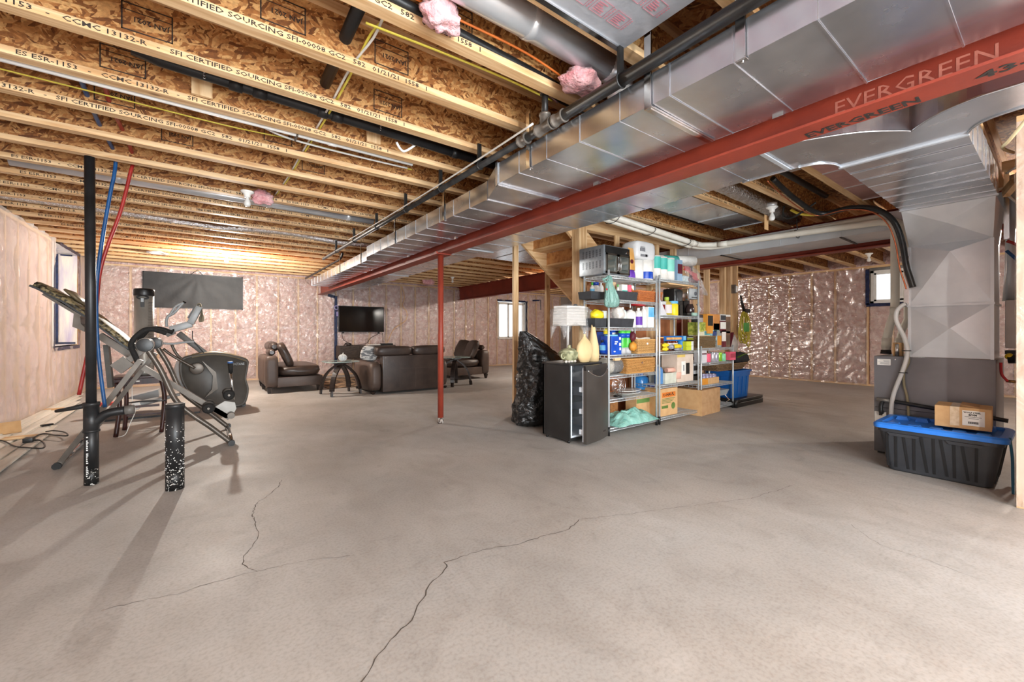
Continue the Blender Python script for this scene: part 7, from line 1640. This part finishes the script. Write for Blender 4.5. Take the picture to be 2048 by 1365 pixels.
for i, (u0, u1, vt, m_, lb) in enumerate(((1415.3, 1425.6, 707, _pink, 'big red drink can on the low shelf'), (1427, 1433.6, 704.8, M2('silver_can', (190, 190, 196), (210, 210, 216), metal=.5, rough=.3), 'silver drink can, first beside the red can'), (1434, 1440, 705, M2('lilac_can', (170, 164, 180), (196, 190, 204), metal=.4, rough=.3), 'lilac drink can between silver and lime cans'), (1440.3, 1446.8, 704.8, M2('lime_can', (130, 190, 44), (160, 210, 70), metal=.3, rough=.3), 'lime green drink can on the low shelf'), (1448, 1454.5, 707, M2('mint_can', (130, 206, 160), (150, 220, 176), rough=.3), 'mint green drink can on the low shelf'), (1454.8, 1461, 706, M2('forest_can', (30, 110, 70), (50, 130, 86), rough=.3), 'dark green drink can on the low shelf'))):
    bottle(lb, u0, u1, vt, 3.07+.01*(i % 2), Z, m_, CHROME, None, 'can', 'drink cans on the low shelf', name='drink_can', cat='can')
hp_ = carton('bright pink box hooked on the end of the low shelf', 1460.5, 1471.5, 704, 3.03, Z+.01, _pink, .08, face=M2('rose_dark', (170, 60, 80), (186, 76, 96)), fz=(.3, .8))
Z = L3[1]+DZ
x0, x1, h = bx(1404, 1438, 757, 3.09, Z); ct = tray('cut down cardboard tray of purple cans on the low shelf', 1404, 1438, 756, 3.085, Z, KRAFT2, .2, None, .0, 'can_tray', 'tray')
MB().box(x0, 3.082, Z, x0+.15, 3.085, Z+.09).build('orange_panel', _orng, ct)
PUR = M2('purple_can', (50, 40, 96), (190, 184, 210), sc=22, rough=.3)
for i in range(8): 
    j, k = i % 4, i//4
    t = bottle('purple and white can in the cardboard tray, '+('front' if k == 0 else 'back')+' row, '+('first', 'second', 'third', 'fourth')[j]+' from the left', 1409+6.6*j, 1415+6.6*j, 748, 3.10+.07*k, Z+.004, PUR, CHROME, None, 'can', 'purple cans in the cardboard tray', name='drink_can', cat='can', n=12)
Z = L3[0]+DZ
gr_ = thing('grill', 'white folding tabletop grill on the bottom of the low shelf', 'appliance', (6.2, 3.2, Z))
x0, x1, h = bx(1434, 1456, 780, 3.12, Z); MB().hull8([(x0, 3.12, Z+.12), (x1-.05, 3.12, Z+.12), (x1-.05, 3.36, Z+.12), (x0, 3.36, Z+.12)], [(x0, 3.10, Z+h), (x1, 3.10, Z+h), (x1, 3.38, Z+h), (x0, 3.38, Z+h)]).build('lid', LGS, gr_)
for x in (x0+.05, x1-.02): MB().tube([(x-.04, 3.14, Z+.12), (x+.06, 3.12, Z+.03), (x-.05, 3.12, Z+.006)], .007, 8).build('folding_leg', CHROME, gr_)
# pallet, tote, basket and bag
pa = thing('plastic_pallet', 'low black plastic platform under the blue tote', 'platform', (6.98, 3.3, 0))
for i, (z0, z1) in enumerate(((.0, .072), (.078, .125))): MB().box(6.50, 3.0+.004*i, z0, 7.40, 3.55, z1).build('platform_slab', BLKP, pa, bevel=.008)
for z in (.118, .066): MB().box(6.60, 2.9985, z, 7.40, 3.001, z+.006).build('edge_trim', M2('worn_edge', (110, 108, 104), (140, 138, 132)), pa)
MB().cyl((6.51, 3.03, 0), (6.51, 3.03, .124), .034, 16).build('corner_post', BLKP, pa)
TOT = M2('tote_blue', (20, 84, 156), (32, 102, 176), sc=4, rough=.38)
to = thing('storage_tote', 'blue plastic tote without lid at the end of the low shelf', 'tote', (6.85, 3.4, .126))
def tote_shell(par, x0, x1, y0, y1, z0, z1, m, tp=.035, wall=.006, name='tub'):
    b = MB(); r = .06; n = 6
    def ring(z, k):
        P = []
        for cx, cy, a0 in ((x0+r+k, y0+r+k, math.pi), (x1-r-k, y0+r+k, 1.5*math.pi), (x1-r-k, y1-r-k, 0), (x0+r+k, y1-r-k, .5*math.pi)):
            for i in range(n+1): a = a0+.5*math.pi*i/n; P.append((cx+r*math.cos(a), cy+r*math.sin(a), z))
        return P
    R_ = [ring(z0, tp), ring(z0+.01, tp-.004), ring(z1-.09, .012), ring(z1-.088, .004), ring(z1-.03, .0), ring(z1-.028, -.016), ring(z1, -.016), ring(z1, .008), ring(z0+.02, tp+.01)]
    k = len(R_[0]); vs = [p for q in R_ for p in q]
    fs = [(i*k+j, i*k+(j+1) % k, (i+1)*k+(j+1) % k, (i+1)*k+j) for i in range(len(R_)-1) for j in range(k)]+[tuple(range(k))[::-1], tuple((len(R_)-1)*k+j for j in range(k))]
    b.add(vs, fs, 0, True); o = b.build(name, m, par)
    try: o.data.set_sharp_from_angle(angle=.6)
    except Exception: pass
    return o
tote_shell(to, 6.53, 7.12, 3.06, 3.545, .126, .56, TOT)
for x in (6.70, 6.84, 6.98): MB().bar((x, 3.088, .16), (x, 3.066, .46), .03, .012, 0, (0, 1, 0)).build('rib', TOT, to)
for y in (3.25, 3.45): MB().bar((6.558, y, .16), (6.536, y, .46), .05, .012, 0, (1, 0, 0)).build('rib', TOT, to)
basket('round brown wicker basket sitting in the blue tote', 1434, 1497, 728, 3.13, .562, (96, 72, 50), (150, 120, 88), dep=.36, taper=.25)
crumple('black cloth bag with green trim on the wicker basket', 1474, 1506, 706, 730, 3.18, M2('black_cloth', (26, 26, 28), (44, 44, 46), sc=30, rough=.85), 12, 'cloth_bag', 'bag', .09)
one(MB().grid(lambda u, v: PY(1478+26*u, 715-9*u+2.5*v, 3.17)+Vector((0, -.01+.12*v, .02*math.sin(math.pi*u)+.012*nz(u*5, v*4, 2))), 14, 6), 'green_cloth', M2('bright_green_cloth', (80, 150, 50), (150, 190, 70), sc=20, rough=.8), 'bright green cloth edge on the black bag', 'cloth', recalc=False)
crumple('grey plastic shopping bag hanging behind the low shelf end', 1466, 1480, 672, 712, 3.36, M2('grey_bag', (160, 152, 146), (190, 184, 178), sc=14, rough=.4), 40, 'plastic_bag', 'bag', .05)
# things on the end stud
one(MB().box(-.03, -.03, -.075, .03, .03, .075), 'thermostat_box', GREYF, 'grey metal switch box with outlet on the end stud', 'box').location = (7.52, 3.53, 1.93)
one(MB().box(-.032, -.004, -.055, .032, 0, .055).cyl((0, -.008, .025), (0, -.004, .025), .012, 10), 'outlet_plate', WHT, 'white outlet plate on the grey switch box', 'plate').location = (7.56, 3.498, 1.93)
CO = M2('olive_yellow_cord', (150, 138, 40), (190, 176, 64), sc=8, rough=.4)
hc = thing('cord_coil', 'olive yellow extension cord coiled on a hook by the end stud', 'cord', (7.66, 3.42, 1.4))
for i in range(8):
    rx, rz = .16+.045*math.sin(i*2.1), .24+.04*math.cos(i*1.7); cx = 7.66+.06*math.sin(i*1.3)
    MB().tube([(cx+rx*math.sin(a)*(.55+.45*(1-math.cos(a))/2), 3.42+.02*math.cos(i+a), 1.52-rz*(1-math.cos(a))) for a in [2*math.pi*k/28 for k in range(28)]], .010, 7, closed=True).build('cord_loop', CO, hc)
MB().tube(smooth_pts([(7.70, 3.42, 1.1), (7.72, 3.41, .98), (7.80, 3.41, .90), (7.87, 3.41, .96), (7.85, 3.41, 1.06), (7.72, 3.41, 1.14)], 6), .010, 7).build('cord_tail', CO, hc)
MB().cbox((7.70, 3.40, 1.25), .20, .03, .16).build('green_tag', M2('leafy_green', (60, 130, 60), (90, 160, 80)), hc, bevel=.02)
br = thing('hand_brush', 'dark hand brush hanging above the coiled cord', 'brush', (7.62, 3.42, 1.7))
MB().tube([(7.58, 3.44, 1.82), (7.59, 3.43, 1.72), (7.66, 3.42, 1.55)], [.012, .02, .026], 10).build('handle', BLKP, br); MB().cbox((7.76, 3.42, 1.545), .2, .06, .07).build('brush_head', OVD, br, bevel=.015)
MB().tube(smooth_pts([(7.54, 3.50, 1.86), (7.54, 3.45, 1.86), (7.58, 3.43, 1.84), (7.585, 3.43, 1.8)], 3), .005, 6).build('hook', CHROME, br)
# ------------------------------------------------------------------ furnace corner
FUR = mat('furnace_grey', S(112, 112, 116), S(128, 128, 132), sc=3, rough=.38, metal=.35)
fu = thing('furnace', 'grey steel furnace cabinet lying under the tall silver plenum', 'furnace', (5.45, .72, 0))
MB().box(5.17, .345, .02, 5.86, 1.11, .933).build('cabinet', FUR, fu, bevel=.006)
MB().box(5.166, .36, .44, 5.171, 1.10, .444).build('panel_seam', BLKP, fu)
MB().box(5.20, .36, .0, 5.84, 1.09, .02).build('base', BLKM, fu)
MB().box(5.1665, .99, .848, 5.1705, 1.085, .905).build('rating_label', PAPER, fu)
for k in range(7): MB().box(5.1655, .995+.0*k, .855+.0065*k, 5.1668, .995+R.uniform(.04, .082), .858+.0065*k).build('label_line', M2('label_grey', (120, 120, 124), (140, 140, 144)), fu)
MB().box(5.1665, 1.02, .27, 5.1705, 1.105, .40).build('service_label', PAPER, fu); MB().cbox((5.1655, 1.06, .375), .002, .025, .018).build('label_mark', INK, fu)
b = MB(); b.box(5.1665, .9, .05, 5.17, 1.11, .30)
for y, z in ((.955, .905), (.865, .89), (.865, .42)): MB().cyl((5.16, y, z), (5.17, y, z), .006, 8).build('screw', CHROME, fu)
# black gas nipple and line across the cabinet
gl = thing('gas_line', 'black gas line crossing the furnace front', 'pipe', (5.13, .8, .5))
MB().tube(smooth_pts([(5.17, 1.05, .40), (5.13, 1.05, .40), (5.13, 1.05, .47), (5.13, 1.03, .515), (5.13, .98, .518), (5.13, .70, .49), (5.135, .50, .475), (5.14, .28, .45)], 4), .017, 12).build('pipe_run', BLKM, gl)
MB().tube([(5.13, 1.08, .522), (5.13, .985, .518)], .02, 12).build('nipple', GREYF, gl)
def hose(label, px, x, r, m, k=7): return one(MB().tube(smooth_pts([PX(u, v, x) for u, v in px], k), r, 10), 'hose', m, label, 'hose')
hose('grey condensate hose curving down the furnace front', ((1811, 608), (1803, 612), (1794, 622), (1792, 638), (1798, 655), (1807, 672), (1813, 690), (1815, 705), (1811, 725), (1803, 748), (1794, 770), (1787, 790), (1783, 812), (1782, 835)), 5.12, .017, M2('grey_hose', (186, 184, 180), (204, 202, 198), rough=.4))
hose('olive twin wire strapped beside the grey condensate hose', ((1815, 705), (1817, 725), (1808, 745), (1808, 770), (1813, 790), (1816, 812), (1817, 838)), 5.145, .010, M2('olive_wire', (120, 110, 84), (140, 130, 102), rough=.5))
MB().cyl((0, 0, 0), (0, 0, .01), .01)
for u, v in ((1813, 702), (1806, 746)): 
    p = PX(u, v, 5.12); one(MB().tube([p+Vector((.022*math.cos(a), .03*math.sin(a), 0)) for a in [2*math.pi*i/12 for i in range(12)]], .004, 5, closed=True), 'zip_tie', BLKP, 'black tie round the grey hose, '+('upper' if v < 720 else 'lower'), 'tie')
for c, r, lb in (((5.735, 1.135), .046, 'black rubber boot where the right cream pipe enters the furnace'), ((5.80, 1.05), .036, 'black rubber boot where the left cream pipe enters the furnace')):
    one(MB().tube([(c[0], c[1], .934), (c[0], c[1], .95), (c[0], c[1], .953), (c[0], c[1], .975)], [r, r, r*.94, r*.9], 16), 'pipe_boot', BLKP, lb, 'boot')
one(MB().box(5.30, .935, .934, 5.38, 1.0, 1.06), 'card_tag', KRAFT2, 'tan card standing on the furnace beside the plenum', 'card'); one(MB().cyl((5.28, .965, .934), (5.28, .965, 1.05), .014, 10), 'metal_sleeve', CHROME, 'short chrome sleeve standing on the furnace', 'sleeve')
# storage bin with blue lid
bn = thing('storage_bin', 'black ribbed storage bin with bright blue lid before the furnace', 'bin', (4.83, .62, 0))
BINB = mat('bin_black', S(40, 42, 46), S(54, 56, 60), sc=5, rough=.45, bump=.02, bsc=90)
LIDB = mat('lid_blue', S(38, 112, 208), S(54, 130, 222), sc=4, rough=.35)
X0, X1, Y0, Y1, H_ = 4.575, 5.085, .265, .965, .375
def binring(z, k, r=.05, n=5):
    P = []
    for cx, cy, a0 in ((X0+r+k, Y0+r+k*1.1, math.pi), (X1-r-k, Y0+r+k*1.1, 1.5*math.pi), (X1-r-k, Y1-r-k*1.1, 0), (X0+r+k, Y1-r-k*1.1, .5*math.pi)):
        for i in range(n+1): a = a0+.5*math.pi*i/n; P.append((cx+r*math.cos(a), cy+r*math.sin(a), z))
    return P
R_ = [binring(0, .065), binring(.012, .05), binring(.05, .045), binring(H_-.05, .008), binring(H_-.048, .0), binring(H_, .0)]; k = len(R_[0]); b = MB()
b.add([p for q in R_ for p in q], [(i*k+j, i*k+(j+1) % k, (i+1)*k+(j+1) % k, (i+1)*k+j) for i in range(len(R_)-1) for j in range(k)]+[tuple(range(k))[::-1], tuple((len(R_)-1)*k+j for j in range(k))], 0, True); o = b.build('tub', BINB, bn)
try: o.data.set_sharp_from_angle(angle=.6)
except Exception: pass
GRV = M2('bin_groove', (14, 14, 16), (22, 22, 24), rough=.6)
ribs = [(.90, .90), (.845, .85), (.80, .775), (.735, .74), (.695, .665), (.625, .625), (.585, .555), (.515, .515), (.475, .445), (.40, .405)]
for yt, yb in ribs: MB().bar((X0+.047, yb, .035), (X0+.0065, yt, H_-.055), .016, .006, 0, (1, 0, 0)).build('groove', GRV, bn)
for i in range(5): x = X0+.09+.085*i; MB().bar((x, Y0+.05, .04), (x, Y0+.008, H_-.055), .014, .006, 0, (0, 1, 0)).build('groove', GRV, bn)
for y0, y1 in ((.70, .90), (.36, .56)): MB().prism([(y0, H_-.052), (y1, H_-.052), (y1-.02, H_-.075), (y0+.02, H_-.075)], X0-.004, X0+.012, axis='x').build('grip_panel', BINB, bn)
R_ = [binring(H_-.018, -.022), binring(H_+.012, -.024), binring(H_+.026, -.012), binring(H_+.026, .02), binring(H_+.006, .03)]; b = MB()
b.add([p for q in R_ for p in q], [(i*k+j, i*k+(j+1) % k, (i+1)*k+(j+1) % k, (i+1)*k+j) for i in range(len(R_)-1) for j in range(k)]+[tuple((len(R_)-1)*k+j for j in range(k)), tuple(range(k))[::-1]], 0, True); ld = b.build('lid', LIDB, bn)
try: ld.data.set_sharp_from_angle(angle=.6)
except Exception: pass
for i in range(5):
    y = .33+.125*i
    MB().hull8([(X1-.13, y, H_+.006), (X1-.03, y, H_+.006), (X1-.03, y+.085, H_+.006), (X1-.13, y+.085, H_+.006)], [(X1-.12, y+.012, H_+.036), (X1-.04, y+.012, H_+.036), (X1-.04, y+.073, H_+.036), (X1-.12, y+.073, H_+.036)]).build('lid_block', LIDB, ld)
    MB().hull8([(X0+.05, y, H_+.006), (X0+.13, y, H_+.006), (X0+.13, y+.085, H_+.006), (X0+.05, y+.085, H_+.006)], [(X0+.06, y+.012, H_+.024), (X0+.12, y+.012, H_+.024), (X0+.12, y+.073, H_+.024), (X0+.06, y+.073, H_+.024)]).build('lid_block', LIDB, ld)
# cardboard box on the lid
kb = thing('parcel', 'taped brown cardboard parcel with white label on the blue bin lid', 'box', (4.85, .46, H_+.037))
zb = H_+.037; Tk = rot('Z', 3, (4.72, .45, 0))
MB().box(4.70, .335, zb, 4.98, .635, zb+.165, 0, Tk).build('carton', KRAFT2, kb, bevel=.003, seg=1)
MB().box(4.698, .50, zb+.02, 4.7005, .55, zb+.166, 0, Tk).build('clear_tape', M2('clear_tape', (206, 180, 146), (226, 206, 178), sc=40, rough=.15), kb); MB().box(4.70, .50, zb+.165, 4.98, .55, zb+.1665, 0, Tk).build('clear_tape', M2('clear_tape', (206, 180, 146)), kb)
MB().box(4.6975, .37, zb+.03, 4.7, .485, zb+.145, 0, Tk).build('white_label', PAPER, kb)
tT = lambda y, z: Tk @ frameM((4.6968, y, z), (0, -1, 0), (0, 0, 1))
lettering('WOLF STEEL', kb, tT(.478, zb+.125), .016, INK, .0006, 'printed_text', fit=.09); lettering('BFXM', kb, tT(.452, zb+.107), .017, INK, .0008, 'printed_text', fit=.042)
for q in range(2): MB().box(4.6966, .385+.015*q, zb+.096-.012*q, 4.6976, .472-.02*q, zb+.099-.012*q, 0, Tk).build('label_line', INK, kb)
for q in range(16): MB().box(4.6966, .40+.0035*q, zb+.045, 4.6976, .4012+.0035*q+.001*(q % 3), zb+.062, 0, Tk).build('barcode_bar', INK, kb)
MB().box(4.78, .40, zb+.165, 4.98, .50, zb+.172, 0, Tk @ rot('X', 6, (4.8, .45, zb+.165))).build('loose_flap', KRAFT, kb)
# pipes, valves and heater seen in the gap right of the furnace
COP = MATS['copper']
wh = thing('water_heater', 'white boxed water heater high in the gap right of the plenum', 'heater', (5.75, .22, 1.0))
WBX = M2('heater_white', (206, 204, 202), (222, 220, 218), rough=.4)
MB().box(5.62, .10, 1.02, 5.85, .325, 1.44).build('casing', WBX, wh, bevel=.008); MB().box(5.618, .185, 1.17, 5.6205, .232, 1.32).build('yellow_label', _yell, wh)
MB().box(5.60, .15, .97, 5.85, .325, 1.0).build('bracket', BLKM, wh)
MB().tube([(5.75, .26, 1.44), (5.75, .26, 1.7), (5.75, .255, 2.55)], [.09, .075, .07], 16).build('flue', GALV2, wh)
cpipe = thing('copper_manifold', 'copper pipe with brass fittings in the gap right of the furnace', 'pipe', (5.3, .19, .6))
MB().tube([(5.30, .205, .93), (5.30, .20, .72), (5.30, .19, .40)], .018, 12).build('pipe_run', COP, cpipe)
BRS = mat('brass', S(150, 116, 66), S(180, 146, 92), sc=16, rough=.35, metal=.8)
for z, r, h in ((.83, .03, .06), (.74, .035, .05), (.60, .028, .03), (.50, .028, .03)): MB().tube([(5.30, .202, z-h/2), (5.30, .202, z-h*.3), (5.30, .202, z+h*.3), (5.30, .202, z+h/2)], [r*.7, r, r, r*.7], 12).build('fitting', BRS, cpipe)
MB().tube([(5.30, .16, .93), (5.30, .155, .45)], .012, 10).build('pipe_run', COP, cpipe)
vl = thing('shutoff_valve', 'red lever shutoff valve right of the furnace', 'valve', (5.3, .31, .8))
MB().tube(smooth_pts([(5.25, .325, .91), (5.25, .322, .82), (5.25, .30, .775), (5.26, .29, .76)], 4), .009, 8).build('lever', _red, vl); MB().tube([(5.30, .20, .75), (5.28, .30, .76)], .012, 8).build('valve_body', BRS, vl)
mt = thing('water_meter', 'black water meter with yellow tag right of the furnace', 'meter', (5.5, .2, .95))
MB().tube([(5.45, .30, .935), (5.45, .10, .95)], .04, 14).build('meter_body', BLKM, mt); MB().cbox((5.40, .20, .985), .1, .09, .06).build('register', BLKP, mt, bevel=.01); MB().box(5.345, .165, .955, 5.348, .205, .995).build('yellow_tag', _yell, mt); MB().sph((5.44, .29, .955), .028, 0, 10, 8).build('yellow_cap', _yell, mt)
for lb, pts, r, m_ in (('blue water line curving in the gap above the water heater', [(5.5, .31, 1.86), (5.5, .27, 1.80), (5.5, .21, 1.70), (5.5, .17, 1.55)], .012, BLUEX), ('red water line curving in the gap above the water heater', [(5.55, .31, 1.95), (5.55, .25, 1.90), (5.55, .20, 1.80), (5.55, .17, 1.7)], .012, REDX), ('blue water line dropping beside the copper pipe', [(5.5, .155, 1.35), (5.5, .17, 1.2), (5.5, .18, .95)], .014, BLUEX), ('white cable curving by the joists right of the plenum', [(5.4, .30, 2.32), (5.4, .25, 2.24), (5.4, .17, 2.16)], .008, WCAB)):
    one(MB().tube(smooth_pts(pts, 6), r, 10), 'water_line' if 'water' in lb else 'cable', m_, lb, 'pipe' if 'water' in lb else 'cable')
one(MB().box(5.42, .29, 1.95, 5.46, .32, 2.598), 'metal_bracket', CHROME, 'upright metal channel beside the plenum top', 'bracket'); 
tuft('pink insulation clump stuffed beside the plenum', (5.75, .24, 1.72), .08, 44, (.7, .7, 1.1))
one(MB().bar((5.0, -.1, 2.45), (5.15, .20, 2.36), .02, .06) if False else MB().bar((4.55, .02, 2.52), (5.25, .30, 2.30), .04, .07), 'wood_brace', LUM[0], 'diagonal wood brace under the joists right of the branch duct', 'brace')
one(MB().box(4.9, .10, 2.40, 4.94, .30, 2.47).box(4.9, -.5, 2.40, 4.94, .10, 2.47), 'wood_header', LUM[1], 'short wood header crossing behind the diagonal brace', 'header')
cable('cream cable looping under the joists right of the branch duct', [(4.0, .12, 2.50), (4.2, .22, 2.42), (4.5, .27, 2.46), (4.9, .24, 2.52)], .010, M2('cream_cable', (206, 186, 140), (220, 202, 160)), 6)
cable('white cable running under the joists near the wall stud', [(4.1, .05, 2.36), (4.5, .16, 2.35), (5.0, .28, 2.40)], .008, WCAB, 6)
one(MB().box(5.05, .20, .0, 5.11, .245, .12), 'blue_drum', BLUEX, 'small blue and white container at the foot of the wall stud', 'container') if False else None
one(MB().tube(smooth_pts([(4.62, .245, .40), (4.66, .235, .25), (4.60, .23, .12), (4.55, .225, .02)], 5), .008, 8), 'blue_hose', M2('teal_hose', (30, 84, 110), (44, 104, 130), rough=.5), 'blue hose hanging behind the wall stud beside the bin', 'hose')
